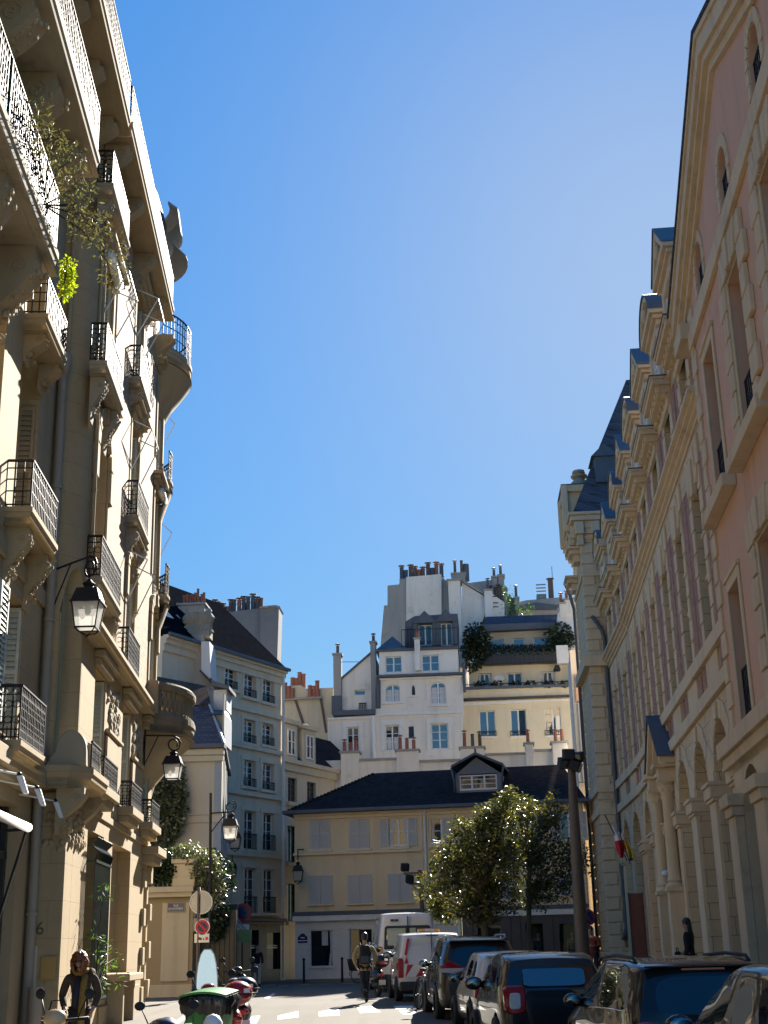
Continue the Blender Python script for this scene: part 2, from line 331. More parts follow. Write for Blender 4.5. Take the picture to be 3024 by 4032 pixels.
# ---------------------------------------------------------------- reusable parts of buildings (children of a building, in its local axes)
def window(p,s0,s1,z0,z1,y,frame='shutter_white',glass='glass',cols=2,rows=3,arch=0,curtain=None,mat_depth=.05,label=None,dark=False):
    """casement: frame with glazing bars, pane as a sub-part"""
    m=MB(); w=.06; d=mat_depth; c=(s0+s1)/2
    top=z1-arch
    m.box(s0,s0+w,y-d,y,z0,top); m.box(s1-w,s1,y-d,y,z0,top); m.box(s0+w,s1-w,y-d,y,z0,z0+.09)
    if arch>.02:
        pts=arched(s0,s1,z0,top,arch)[2:]; inn=[(c+(a-c)*(1-2*w/(s1-s0)),top+(b-top)*(1-w/arch)) for a,b in pts]
        for i in range(len(pts)-1): m.prism([pts[i],pts[i+1],inn[i+1],inn[i]],y-d,y)
    else: m.box(s0+w,s1-w,y-d,y,z1-w,z1)
    zt=z1-.02
    for k in range(1,cols): 
        x=s0+(s1-s0)*k/cols; m.box(x-.045,x+.045,y-d-.01,y,z0+.09,zt)
    if rows>1:
        for k in range(1,rows):
            z=z0+.09+(top-z0-.09)*k/rows; m.box(s0+w,s1-w,y-d+.012,y-.005,z-.017,z+.017)
    f=m.build('window',M[frame],p)
    if label: f['label']=label
    g=MB(); 
    if arch>.02: g.prism(arched(s0+.02,s1-.02,z0,top,arch),y-.022,y+.02)
    else: g.box(s0+.02,s1-.02,y-.022,y+.02,z0+.02,z1-.02)
    g.build('pane',M[glass],f)
    if curtain:
        q=MB(); n=10; wv=[]
        for side in (0,1) if cols==2 else (0,):
            a=s0+.09+(s1-s0)/cols*side; b=s0+(s1-s0)/cols*(side+1)-.07
            if curtain=='half': q.box(a,b,y-.034,y-.024,z0+.1,z0+(top-z0)*.55)
            elif curtain=='drape':
                e=a+(b-a)*.62 if side==0 else b-(b-a)*.62; a2,b2=(a,e) if side==0 else (e,b)
                q.add([(a2,y-.03,top),(b2,y-.03,top),((b2 if side else a2+(b2-a2)*.45),y-.03,z0+.1),((a2+(b2-a2)*.55 if side else a2),y-.03,z0+.1)],[(0,1,2,3)])
            else: q.box(a,b,y-.034,y-.024,z0+.1,top-.05)
        q.build('curtain',M['curtain' if curtain!='blind' else 'blind'],f)
    return f
def louvre(p,s0,s1,z0,z1,y,mat='shutter_grey',lean=0.,name='shutter',panels=1,thick=.045,xlean=True):
    """louvred shutter leaf lying in the facade plane"""
    m=MB(); w=.07
    zs=[z0+(z1-z0)*k/panels for k in range(panels+1)]
    m.box(s0,s0+w,y-thick,y,z0,z1); m.box(s1-w,s1,y-thick,y,z0,z1)
    for k,z in enumerate(zs): m.box(s0+w,s1-w,y-thick,y,max(z0,z-.05),min(z1,z+.05))
    for k in range(panels):
        a=zs[k]+.055;b=zs[k+1]-.055;n=max(3,int((b-a)/.085))
        for i in range(n):
            z=a+(b-a)*i/n; h=(b-a)/n
            m.add([(s0+w,y-thick+.004,z),(s1-w,y-thick+.004,z),(s1-w,y-.006,z+h*1.05),(s0+w,y-.006,z+h*1.05)],[(0,1,2,3)])
    return m.build(name,M[mat],p,fix=False)
def jamb_louvre(p,s,y0,y1,z0,z1,mat='shutter',name='shutter',th=.05):
    """folded shutter leaves standing across the reveal, seen edge-on from the facade"""
    m=MB(); w=.05; n=max(6,int((z1-z0)/.1))
    m.box(s-th,s,y0,y0+w,z0,z1); m.box(s-th,s,y1-w,y1,z0,z1); m.box(s-th,s,y0+w,y1-w,z1-.07,z1); m.box(s-th,s,y0+w,y1-w,z0,z0+.07); zm=(z0+z1)/2
    m.box(s-th,s,y0+w,y1-w,zm-.04,zm+.04)
    for i in range(n):
        z=z0+.07+(z1-z0-.14)*i/n; h=(z1-z0-.14)/n
        m.add([(s-th+.003,y0+w,z),(s-th+.003,y1-w,z),(s-.008,y1-w,z+h*1.02),(s-.008,y0+w,z+h*1.02)],[(0,1,2,3)])
    return m.build(name,M[mat],p,fix=False)
def ring(m,c,r,ax,n=10,w=.009,a0=0,a1=2*PI,up=(0,0,1)):
    """scroll of bar in the plane spanned by ax and z"""
    pts=[(c[0]+ax[0]*r*math.cos(a0+(a1-a0)*i/n),c[1]+ax[1]*r*math.cos(a0+(a1-a0)*i/n),c[2]+r*math.sin(a0+(a1-a0)*i/n)) for i in range(n+1)]
    m.tube(pts,w,4,False)
def railing(p,path,z0,z1,mat='iron',style='scroll',pitch=.13,name='railing',w=.012):
    """wrought-iron railing along a plan polyline"""
    m=MB(); h=z1-z0
    for i in range(len(path)-1):
        a=Vector(path[i]).to_2d(); b=Vector(path[i+1]).to_2d(); L=(b-a).length
        if L<.02: continue
        d=(b-a)/L
        P=lambda t,z:(a.x+d.x*t,a.y+d.y*t,z)
        m.tube([P(0,z1),P(L,z1)],.026,6); m.bar(P(0,z0+.05),P(L,z0+.05),.022)
        n=max(1,round(L/pitch))
        if style in('scroll','grid'): m.bar(P(0,z1-h*.16),P(L,z1-h*.16),.018)
        if style=='scroll': m.bar(P(0,z0+h*.2),P(L,z0+h*.2),.018)
        if style=='grid':
            for q in (.35,.6): m.bar(P(0,z0+h*q),P(L,z0+h*q),.018)
        for k in range(n+1):
            t=L*k/n
            m.bar(P(t,z0),P(t,z1),w*1.7 if k%4 else w*2.2)
        if style=='scroll':
            for k in range(n):
                t=L*(k+.5)/n; r=min(L/n*.46,h*.14)
                ring(m,P(t,z0+h*.38),r,(d.x,d.y),8,w*.8); ring(m,P(t,z0+h*.66),r,(d.x,d.y),8,w*.8); ring(m,P(t,z1-h*.08),min(r,h*.06),(d.x,d.y),6,w*.7)
                m.bar(P(t,z0+.05),P(t,z0+h*.26),w*1.5)
        if style=='cross':
            k2=max(1,round(L/.5))
            for k in range(k2):
                t0=L*k/k2; t1=L*(k+1)/k2
                m.bar(P(t0,z0+.05),P(t1,z0+h*.62),w*2); m.bar(P(t1,z0+.05),P(t0,z0+h*.62),w*2)
            m.bar(P(0,z0+h*.62),P(L,z0+h*.62),.02)
    return m.build(name,M[mat],p,fix=False)
def drain(p,pts,r=.055,mat='galv',name='drainpipe',clips=2.2):
    m=MB(); m.tube(pts,r,10)
    a=Vector(pts[0]);b=Vector(pts[-1]); n=int((b-a).length/clips)
    for i in range(1,n): 
        c=a.lerp(b,i/n); m.lathe([(r*1.25,-.03),(r*1.25,.03)],c,10)
    return m.build(name,M[mat],p,smooth=40)
def chimney_pots(p,s0,s1,y,z,n,h=.55,mat='terracotta',cap=True,r=.11,jit=.25,name='chimney_pot'):
    for i in range(n):
        x=s0+(s1-s0)*(i+.5)/n+random.uniform(-.04,.04); hh=h*(1+random.uniform(-jit,jit)); m=MB()
        m.lathe([(r*1.15,0),(r*1.1,.06),(r*.95,.1),(r*.85,hh-.06),(r*1.0,hh-.04),(r*1.0,hh)],(x,y,z),10)
        if cap and i%3!=1:
            m.lathe([(r*.3,hh),(r*.3,hh+.1)],(x,y,z),6); m.lathe([(r*1.5,hh+.1),(r*1.45,hh+.13),(.001,hh+.2)],(x,y,z),10)
        m.build(name,M[mat if not (mat=='mixed') else random.choice(['terracotta','pot_dark','zinc_dark'])],p,smooth=40)
def stack(p,s0,s1,y0,y1,z0,z1,mat='cement',cap='plaster_grey',name='chimney',pots=0,potmat='terracotta',poth=.55,cap_h=.12,over=.07):
    c=MB().box(s0,s1,y0,y1,z0,z1).build(name,M[mat],p,bevel=.02)
    MB().box(s0-over,s1+over,y0-over,y1+over,z1,z1+cap_h).build('chimney_cap',M[cap],c,bevel=.015)
    if pots: chimney_pots(c,s0+.05,s1-.05,(y0+y1)/2,z1+cap_h,pots,poth,potmat)
    return c
def cornice(mb,s0,s1,z,d,h,y=0.,steps=3,ends=True):
    """stepped moulding projecting d outward (towards -y), top at z"""
    prof=[(y+.02,z-h)]
    for k in range(steps):
        f=(k+1)/steps; prof+=[(y-d*f**1.3+ .0,z-h+h*k/steps+(.02 if k else 0)),(y-d*f**1.3,z-h+h*(k+1)/steps-.015)]
    prof+=[(y-d,z),(y+.02,z+.03)]
    mb.mould(prof,s0,s1)
def foliage(name,mat,parent,pts,n,size,spread,flat=.0,droop=0.,aspect=.5,jit=.4,clump=0):
    """many small two-sided leaves scattered round the given centres (x,y,z,r)"""
    vs=[];fs=[];rnd=random.Random(len(pts)*31+n)
    tot=sum(p[3]**2 for p in pts)
    if clump: # break every mass into uneven sprays
        L=[]
        for (x,y,z,r) in pts:
            for _ in range(clump):
                while True:
                    a,b,c=rnd.uniform(-1,1),rnd.uniform(-1,1),rnd.uniform(-1,1)
                    if .2<a*a+b*b+c*c<1.25: break
                L.append((x+a*r,y+b*r,z+c*r*.95,r*rnd.uniform(.22,.46)))
        pts=L; tot=sum(p[3]**2 for p in pts)
    for (x,y,z,r) in pts:
        k=max(1,int(n*r*r/tot*rnd.uniform(.6,1.4)))
        for _ in range(k):
            while True:
                a,b,c=rnd.uniform(-1,1),rnd.uniform(-1,1),rnd.uniform(-1,1)
                q=a*a+b*b+c*c
                if .06<q<1: break
            g=(q**.5)**-.35  # push outward
            c0=Vector((x+a*r*g*spread,y+b*r*g*spread,z+c*r*g*spread))
            L=size*(1+rnd.uniform(-jit,jit)); W=L*aspect
            d=Vector((a+rnd.gauss(0,.7),b+rnd.gauss(0,.7),c*.5-droop+rnd.gauss(0,.5)))
            if d.length<.05: d=Vector((1,0,0))
            d.normalize(); t=d.cross(Vector((rnd.gauss(0,1),rnd.gauss(0,1),rnd.gauss(0,1)+.6)))
            if t.length<.05: t=d.orthogonal()
            t.normalize(); nn=d.cross(t)
            i=len(vs)
            vs+= [c0, c0+d*L*.5+t*W*.5+nn*L*.06, c0+d*L, c0+d*L*.5-t*W*.5+nn*L*.06]
            fs.append((i,i+1,i+2,i+3))
    me=bpy.data.meshes.new(name); me.from_pydata([tuple(v) for v in vs],[],fs); me.materials.append(M[mat]); me.update()
    o=bpy.data.objects.new(name,me); COL.objects.link(o)
    if parent is not None: o.parent=parent
    return o
def text(s,size,name,mat,parent,loc,rot,align='CENTER',ext=.004,sx=1.,fit=None):
    c=bpy.data.curves.new(name,'FONT'); c.body=s; c.size=size; c.align_x=align; c.align_y='CENTER'; c.extrude=ext
    o=bpy.data.objects.new(name,c); me=bpy.data.meshes.new_from_object(o); bpy.data.objects.remove(o)
    q=bpy.data.objects.new(name,me); me.materials.clear(); me.materials.append(M[mat]); COL.objects.link(q); q.parent=parent; q.location=loc; q.rotation_euler=rot; q.scale=(sx if not fit else fit/max(1e-3,max(v.co.x for v in me.vertices)-min(v.co.x for v in me.vertices)),1,1)
    return q
SKYK=.4; SKYSAT=1.34; SKYSTR=.064; EXPO=2.42
# ---------------------------------------------------------------- camera, sky, sun
cam=bpy.data.cameras.new('camera'); cob=bpy.data.objects.new('camera',cam); COL.objects.link(cob); sc.camera=cob
cam.sensor_fit='VERTICAL'; cam.sensor_height=36; cam.lens=CF/4032*36; cam.clip_end=3000; cam.clip_start=.1
cob.matrix_world=Matrix.Translation((0,0,EYE))@Matrix.Rotation(PI/2+CP,4,'X')@Matrix.Rotation(-CR,4,'Z')
SUN_AZ=R(13.3); SUN_EL=R(29.1)
w=bpy.data.worlds.new('World'); sc.world=w; w.use_nodes=True; nt=w.node_tree
bg=nt.nodes['Background']; sky=nt.nodes.new('ShaderNodeTexSky'); sky.sky_type='NISHITA'; sky.sun_disc=False
sky.sun_elevation=SUN_EL; sky.sun_rotation=SUN_AZ; sky.altitude=50; sky.air_density=1.0; sky.dust_density=.2; sky.ozone_density=3.0
# soften the range of the sky towards the sun (a clear-air day)
bw=nt.nodes.new('ShaderNodeRGBToBW'); nt.links.new(sky.outputs[0],bw.inputs[0])
def wm(op,a,b):
    x=nt.nodes.new('ShaderNodeMath'); x.operation=op
    for i,v in ((0,a),(1,b)):
        if isinstance(v,(int,float)): x.inputs[i].default_value=v
        else: nt.links.new(v,x.inputs[i])
    return x.outputs[0]
kf=wm('DIVIDE',1.,wm('ADD',1.,wm('MULTIPLY',bw.outputs[0],SKYK)))
vs_=nt.nodes.new('ShaderNodeVectorMath'); vs_.operation='SCALE'; nt.links.new(sky.outputs[0],vs_.inputs[0]); nt.links.new(kf,vs_.inputs['Scale'])
hs=nt.nodes.new('ShaderNodeHueSaturation'); hs.inputs['Saturation'].default_value=SKYSAT; nt.links.new(vs_.outputs[0],hs.inputs['Color'])
tn=nt.nodes.new('ShaderNodeMix'); tn.data_type='RGBA'; tn.blend_type='MULTIPLY'; tn.inputs[0].default_value=1; nt.links.new(hs.outputs[0],tn.inputs[6]); tn.inputs[7].default_value=(.88,1.0,1.02,1)
nt.links.new(tn.outputs[2],bg.inputs[0]); bg.inputs[1].default_value=SKYSTR
sl=bpy.data.lights.new('sun','SUN'); sl.energy=3.5; sl.angle=R(.53); sl.color=(1,.93,.82)
so=bpy.data.objects.new('sun',sl); COL.objects.link(so)
d=Vector((math.sin(SUN_AZ)*math.cos(SUN_EL),math.cos(SUN_AZ)*math.cos(SUN_EL),math.sin(SUN_EL)))
so.rotation_euler=d.to_track_quat('Z','Y').to_euler(); so.location=(0,0,60)
sc.view_settings.view_transform='Standard'; sc.view_settings.look='None'; sc.view_settings.exposure=EXPO; sc.view_settings.gamma=1
sc.cycles.max_bounces=8; sc.cycles.diffuse_bounces=5; sc.cycles.glossy_bounces=4; sc.cycles.transparent_max_bounces=10; sc.cycles.caustics_reflective=False; sc.cycles.caustics_refractive=False
# ---------------------------------------------------------------- ground
def asphalt(name,c):
    n=N(name); a=n.noise(sc=.35,det=7,rough=.7); g=n.noise(sc=60,det=3,rough=.8); s=n.noise(scale=(2.2,.12,1),sc=1.,det=5)
    b=n.mix(a,sh(c,.72),sh(c,1.25)); b=n.mix(n.math('MULTIPLY',g,.5),b,sh(c,1.6)); b=n.mix(n.math('MULTIPLY',n.ramp(s,[(.5,(0,0,0)),(.75,(1,1,1))]),.3),b,sh(c,.5))
    b=n.mix(n.ramp(n.noise(sc=1.4,det=2),[(.70,(0,0,0)),(.72,(.5,.5,.5))]),b,sh(c,.6))
    n.set(Base_Color=b,Roughness=.9); n.b.inputs['Specular IOR Level'].default_value=.08; n.bump(g,.25,.01); return n.m
M['asphalt']=asphalt('asphalt',(.125,.115,.10)); M['pavement']=asphalt('pavement_asphalt',(.165,.153,.135)); M['kerbstone']=masonry('granite_kerb',(.32,.31,.29),1.2,.4,.01,.4,.1)
def road_paint():
    n=N('worn_road_paint'); f=n.ramp(n.noise(sc=9,det=8,rough=.75),[(.36,(.15,.145,.14)),(.5,(.62,.61,.58))]); n.set(Base_Color=f,Roughness=.7); return n.m
M['roadpaint']=road_paint()
g=MB(); xs=[-600,-60,-20,-8,0,8,20,60,600]; ys=[-300,-40,0,12,15,18,21,24,27,30,33,36,38,45,60,100,300,1500]
for y in ys:
    for x in xs: g.v.append((x,y,zg(y)))
nx=len(xs)
for j in range(len(ys)-1):
    for i in range(nx-1): g.f.append((j*nx+i,j*nx+i+1,(j+1)*nx+i+1,(j+1)*nx+i))
tag(g.build('ground',M['asphalt']),kind='structure')
def strip(name,L,R_,mat,top=.13,kerb=True):
    """raised pavement between two polylines (left, right) following the ground"""
    m=MB(); n=len(L)
    for a,b in zip(L,R_): m.v+= [(a[0],a[1],zg(a[1])+top),(b[0],b[1],zg(b[1])+top),(a[0],a[1],zg(a[1])-.1),(b[0],b[1],zg(b[1])-.1)]
    for i in range(n-1):
        k=i*4;q=k+4; m.f+=[(k,k+1,q+1,q),(k+2,k,q,q+2),(k+1,k+3,q+3,q+1)]
    m.f+=[(0,2,3,1),((n-1)*4,(n-1)*4+1,(n-1)*4+3,(n-1)*4+2)]
    return tag(m.build(name,M[mat]),kind='structure')
FL=Frame(-5.4633,20,93.25)          # left street wall
FR=Frame(9.711,52.4,-90-5.2)        # right street wall, near part
FQ=Frame(10.471,66,-90-3.2)         # right street wall, far part
def polyY(F,d,ys): # points on a wall plane offset d outwards at given Y
    r=[]
    for y in ys:
        l=(y-F.o[1]-F.n[1]*d)/F.a[1]; q=F.w(l,0,d); r.append((q.x,q.y))
    return r
ys=[-10,0,8,12,16,20,24,28,32,36,38,39]
lw=polyY(FL,-1.2,ys); le=polyY(FL,1.35,ys)
strip('pavement',lw,le,'pavement'); strip('kerb',le,[(x+.16,y) for x,y in le],'kerbstone',.14)
ys=[-10,0,8,12,16,20,24,28,32,36,44,52.3]
rw=polyY(FR,-.8,ys); re=polyY(FR,2.6,ys); strip('pavement',re,rw,'pavement'); strip('kerb',[(x-.16,y) for x,y in re],re,'kerbstone',.14)
# small place in front of the ochre house: pavement with the two trees
strip('pavement',[(2.4,40),(2.9,50),(3.3,58),(3.3,63)],[(7.3,40),(7.3,50),(7.2,58),(7.2,63)],'pavement')
# ---------------------------------------------------------------- the long stone and brick school on the right
sch=frame_empty('school_building',FR,'long stone and brick school with dormers and arcade along the right side','school')
far=Matrix(((math.cos(FR.ang),-math.sin(FR.ang),0,FR.o[0]),(math.sin(FR.ang),math.cos(FR.ang),0,FR.o[1]),(0,0,1,0),(0,0,0,1))).inverted()
def inFR(F,l,y,z): # point given in another frame's local axes -> FR local
    p=Vector((F.o[0]+F.a[0]*l-F.n[0]*y,F.o[1]+F.a[1]*l-F.n[1]*y,z)); return far@p
class MBF(MB):
    """builder whose points are given in FQ axes"""
    def build(s,*a,**k):
        s.v=[tuple(inFR(FQ,*p)) for p in s.v]; return MB.build(s,*a,**k)
BW=3.77
near_c=[21.2,17.43,13.66,9.89,6.12,2.35]; far_c=[11.75,8.15]
SEGS=[(MB,FR,near_c,.3,23.7,3.77),(MBF,FQ,far_c,5.9,13.72,3.5)]
def modcornice(K,c,hw,top,d,p):
    m=K()
    m.box(c-hw,c+hw,-d,.0,top-.22,top-.07); m.box(c-hw-.04,c+hw+.04,-d-.05,.0,top-.07,top)
    m.box(c-hw+.1,c+hw-.1,-d+.16,.0,top-.42,top-.22); m.box(c-hw+.2,c+hw-.2,-.12,.0,top-.75,top-.42)
    n=5
    for i in range(n):
        x=c-hw+.28+(2*hw-.56)*i/(n-1); m.box(x-.09,x+.09,-d+.12,-.12,top-.40,top-.225); m.box(x-.07,x+.07,-d+.3,-.12,top-.52,top-.40)
    o=m.build('cornice',M['school_trim'],p,bevel=.012)
    K().box(c-hw-.05,c+hw+.05,-d-.07,.05,top,top+.035).build('lead_flashing',M['zinc_dark'],o)
def dormer(K,c,top,kind,p,hw=1.12):
    y=-.22; m=K()
    # jambs, head, side walls running back into the roof
    for sx in(-1,1): m.box(c+sx*hw-.28*(sx>0),c+sx*hw+.28*(sx<0),y,2.2,16.5,18.15)
    m.box(c-hw,c+hw,y,2.2,18.0,18.3); m.box(c-hw-.1,c+hw+.1,y-.1,2.2,18.3,18.42); m.box(c-hw-.2,c+hw+.2,y-.2,2.2,18.42,18.52)
    for sx in (-1,1): # side scrolls
        m.prism([(c+sx*hw,16.5),(c+sx*(hw+.4),16.5),(c+sx*(hw+.34),16.75),(c+sx*(hw+.12),17.0),(c+sx*(hw+.05),17.6),(c+sx*hw,17.7)],y+.03,y+.3)
    if kind=='tri': out=[(c-hw-.2,18.52),(c+hw+.2,18.52),(c,19.62)]; inn=[(c-hw+.2,18.62),(c+hw-.2,18.62),(c,19.32)]
    else:
        a=arc(c,18.52-.55,1.45,22,158,12); out=[(c+hw+.2,18.52)]+[q for q in a if q[1]>18.53]+[(c-hw-.2,18.52)]
        inn=[(c+(q[0]-c)*.8,18.6+(q[1]-18.52)*.74) for q in out]
    m.prism(out,y+.02,2.6)
    n=len(out)
    for i in range(n):
        j=(i+1)%n; m.prism([out[i],out[j],inn[j],inn[i]],y-.2,y+.05)
    o=m.build('dormer',M['school_trim'],p,bevel=.012)
    r=K(); top2=[q for q in out if q[1]>18.53 or True]
    if kind=='tri': pl=[out[1],out[2],out[0]]
    else: pl=out
    for i in range(len(pl)-1):
        a,b=pl[i],pl[i+1]; r.add([(a[0],y-.24,a[1]+.02),(b[0],y-.24,b[1]+.02),(b[0],2.6,b[1]+.02),(a[0],2.6,a[1]+.02),(a[0],y-.24,a[1]+.06),(b[0],y-.24,b[1]+.06),(b[0],2.6,b[1]+.06),(a[0],2.6,a[1]+.06)],[(0,1,2,3),(4,5,6,7),(0,1,5,4),(1,2,6,5),(2,3,7,6),(3,0,4,7)])
    r.build('dormer_roof',M['zinc'],o)
    w=K(); a,b=c-hw+.28,c+hw-.28
    for k in range(9):
        z=16.5+1.5*k/9; w.box(a,b,y+.12+.02*(k%2),y+.2,z,z+.13)
    for x in (a,(a+b)/2-.04,b-.08): w.box(x,x+.08,y+.07,y+.2,16.5,18.0)
    w.build('window',M['shutter_white'],o)
    K().ell((c,y-.16,18.95),(.26,.1,.2),10,6).build('carved_boss',M['school_trim'],o,smooth=True)
holes_lo=[]
for K,F,cs,s0,s1,bw in SEGS:
    E=sch
    # upper wall with two window rows
    up=[rect(c-.66,c+.66,8.46,12.2) for c in cs]+[rect(c-.66,c+.66,14.3,15.95) for c in cs]
    m=K(); wall(m,rect(s0,s1,7.0,16.6),up,0,.38,0); m.build('wall',M['school_wall'],E)
    low=[]
    for c in cs:
        if abs(c-9.89)<.01 and K is MB: low.append(arched(c-1.05,c+1.05,-.5,4.1))
        else: low.append(arched(c-1.32,c+1.32,-.5,5.22))
    m=K(); wall(m,rect(s0,s1,-.5,7.02),low,-.02,.75,0); m.build('arcade_wall',M['school_wall'],E)
    for c in cs:
        portal=abs(c-9.89)<.01 and K is MB
        # recessed wall with door or window inside each arch
        if not portal:
            m=K(); hw=.85; wall(m,arched(c-1.31,c+1.31,-.5,5.22),[arched(c-.8,c+.8,1.35,4.6)],.6,.3,0); m.build('recessed_panel',M['school_trim'],E)
            K().box(c-.8,c+.8,.8,.9,1.3,5.5).build('window_glazing',M['glass_dark'],E)
            f=K(); f.box(c-.04,c+.04,.74,.8,1.35,5.35)
            for z in (2.2,3.1,4.0,4.7): f.box(c-.8,c+.8,.75,.8,z-.03,z+.03)
            f.build('window_bars',M['shutter_white'],E)
            # soffit rib
        # voussoir lines: proud keystone and radiating raised stones
        m=K(); rr=1.32 if not portal else 1.05; zc=5.22 if not portal else 4.1; top=6.98
        for k in range(9):
            a0=R(10+160*k/9+1.2); a1=R(10+160*(k+1)/9-1.2); r1=min(2.0,(top-zc)/max(.2,math.sin((a0+a1)/2))*.97); r1=min(r1,1.83)
            q=[(c+rr*math.cos(a0),zc+rr*math.sin(a0)),(c+r1*math.cos(a0),zc+r1*math.sin(a0)),(c+r1*math.cos(a1),zc+r1*math.sin(a1)),(c+rr*math.cos(a1),zc+rr*math.sin(a1))]
            m.prism(q,-.06 if k!=4 else -.12,0)
        m.build('voussoirs',M['school_trim'],E,bevel=.012)
        # quoin chains, brick strips
        q=K(); 
        for side in(-1,1):
            for (za,zb) in ((8.46,12.6),(14.3,16.1)):
                n=round((zb-za)/.59)
                for k in range(n):
                    z=za+(zb-za)*k/n; h=(zb-za)/n; wd=.5 if k%2 else .36
                    x0=c+side*.68; x1=c+side*(.68+wd); q.box(min(x0,x1),max(x0,x1),-.055,.0,z+.02,z+h-.03)
        q.build('quoin_blocks',M['school_trim'],E,bevel=.012)
        b=K()
        for side in (-1,1):
            x=c+side*1.49
            b.box(x-.34,x+.34 if not(K is MB and side>0 and c>21) else x+.3,-.028,.0,8.45,12.75)
            b.box(x-.3,x+.3,-.028,.0,14.15,16.0); b.box(x-.26,x+.26,-.03,.0,7.42,8.05)
        b.build('brick_pier',M['brick'],E)
        # raised panels below the windows, transoms, mullion, lintel with keystone
        t=K(); t.box(c-.95,c+.95,-.06,.0,7.44,8.04)
        t.box(c-.66,c+.66,.1,.3,10.05,10.17); t.box(c-.66,c+.66,.1,.3,11.14,11.26); t.box(c-.05,c+.05,.12,.28,8.46,12.2); t.box(c-.05,c+.05,.12,.28,14.3,15.95); t.box(c-.66,c+.66,.1,.3,15.3,15.4)
        t.box(c-1.15,c+1.15,-.07,.0,12.62,13.35); t.prism([(c-.16,12.1),(c+.16,12.1),(c+.26,13.0),(c-.26,13.0)],-.13,0); 
        for sx in (-1,1): t.prism([(c+sx*.62,12.62),(c+sx*.98,12.62),(c+sx*.8,12.2)],-.1,0); t.box(min(c+sx*.45,c+sx*.62),max(c+sx*.45,c+sx*.62),-.1,0,12.25,13.2)
        t.box(c-.85,c+.85,-.1,.0,14.16,14.28); t.box(c-1.1,c+1.1,-.05,0,16.0,16.2)
        t.build('window_surround',M['school_trim'],E,bevel=.01)
        g=K(); g.box(c-.66,c+.66,.3,.36,8.46,12.2); g.box(c-.66,c+.66,.3,.36,14.3,15.95); g.build('window_glazing',M['glass'],E)
        modcornice(K,c,1.28,16.47,.52,E)
        # piers with impost blocks
    m=K()
    edges=sorted(set([round(c+sg*1.32,3) for c in cs for sg in(-1,1)]))
    piers=[]
    cc=sorted(cs)
    for i in range(len(cc)+1):
        a=(cc[i-1]+1.32) if i>0 else s0+.05; b=(cc[i]-1.32) if i<len(cc) else s1-.02
        if b-a>.25: piers.append((a,b))
    for a,b in piers:
        m=K()
        m.box(a+.02,b-.02,-.13,.0,-.5,1.15); m.box(a+.06,b-.06,-.09,.0,1.15,4.78)
        m.box(a-.02,b+.02,-.15,.5,4.78,4.86); m.box(a-.05,b+.05,-.2,.55,4.86,5.14); m.box(a-.08,b+.08,-.25,.58,5.14,5.24)
        mid=(a+b)/2
        m.prism([(a+.1,5.24),(b-.1,5.24),(b-.1,5.8),(mid,6.2),(a+.1,5.8)],-.07,0)
        m.build('pier',M['school_trim'],E,bevel=.014)
    # string courses, parapet, main cornice
    m=K(); m.box(s0,s1,-.13,0,7.06,7.40); m.build('string_course',M['school_trim'],E,bevel=.012)
    m=K(); m.box(s0,s1,-.15,0,8.06,8.42); m.build('string_course',M['school_trim'],E,bevel=.012)
    m=K(); cornice(m,s0,s1,14.02,.34,.5,0,4); m.build('main_cornice',M['school_trim'],E)
    m=K(); m.box(s0,s1,-.1,.4,16.35,16.55); m.build('eaves_course',M['school_trim'],E)
    m=K(); m.box(s0,s1,.0,.2,16.5,16.62); m.add([(s0,.1,16.55),(s1,.1,16.55),(s1,3.9,23.2),(s0,3.9,23.2)],[(0,1,2,3)]); m.box(s0,s1,3.9,9,15,23.2); m.build('roof',M['slate'],E)
    for i,c in enumerate(cs):
        k=i if K is MB else i+6
        dormer(K,c,0,'tri' if k%2==0 else 'round',E,1.12 if K is MB else 1.0)
# top lucarnes on the roof
# portal with slate-roofed pediment on paired columns
P0=9.89; po=MB()
for sx in (-1,1):
    c=P0+sx*1.55
    po.box(c-.32,c+.32,-.5,.0,-.5,3.0); po.box(c-.38,c+.38,-.56,.0,3.0,3.12)
    po.lathe([(.27,0),(.27,.08),(.2,.14),(.24,.2),(.2,.26),(.185,.4),(.165,2.55),(.2,2.6),(.2,2.66)],(c,-.28,3.12),14)
    po.lathe([(.17,0),(.2,.1),(.3,.3),(.25,.34),(.32,.42)],(c,-.28,5.78),12)
    po.box(c-.3,c+.3,-.56,.0,6.2,6.28); po.box(c-.3,c+.3,-.52,.0,6.28,6.62)
    po.box(c-.42,c+.42,-.66,.0,6.62,6.72)
    for k in range(8):
        a=2*PI*k/8; po.ell((c+.2*math.cos(a),-.28+.2*math.sin(a),5.98),(.07,.07,.09),6,4)
    po.lathe([(.17,0),(.17,2.3)],(c-.42*sx,-.1,.3),8)
po.box(P0-1.2,P0+1.2,-.1,0,6.28,6.6); po.box(P0-2.05,P0+2.05,-.34,0,6.62,6.74)
portal=po.build('portal',M['school_trim'],sch,smooth=35)
pd=MB(); pd.prism([(P0-1.75,6.74),(P0+1.75,6.74),(P0,8.15)],-.16,0)
for sx in (-1,1):
    pd.prism([(P0+sx*2.15,6.72),(P0+sx*2.15,6.92),(P0,8.42),(P0,8.17)],-.5,0); pd.prism([(P0+sx*1.9,6.74),(P0+sx*1.9,6.86),(P0,8.2),(P0,8.0)],-.36,-.1)
pd.build('pediment',M['school_trim'],portal,bevel=.01)
rf=MB()
for sx in(-1,1): rf.prism([(P0+sx*2.22,6.90),(P0+sx*2.22,6.96),(P0,8.5),(P0,8.43)],-.56,0)
rf.build('portal_roof',M['zinc_dark'],portal)
d_=MB(); d_.box(P0-1.04,P0+1.04,.5,.6,-.3,5.2)
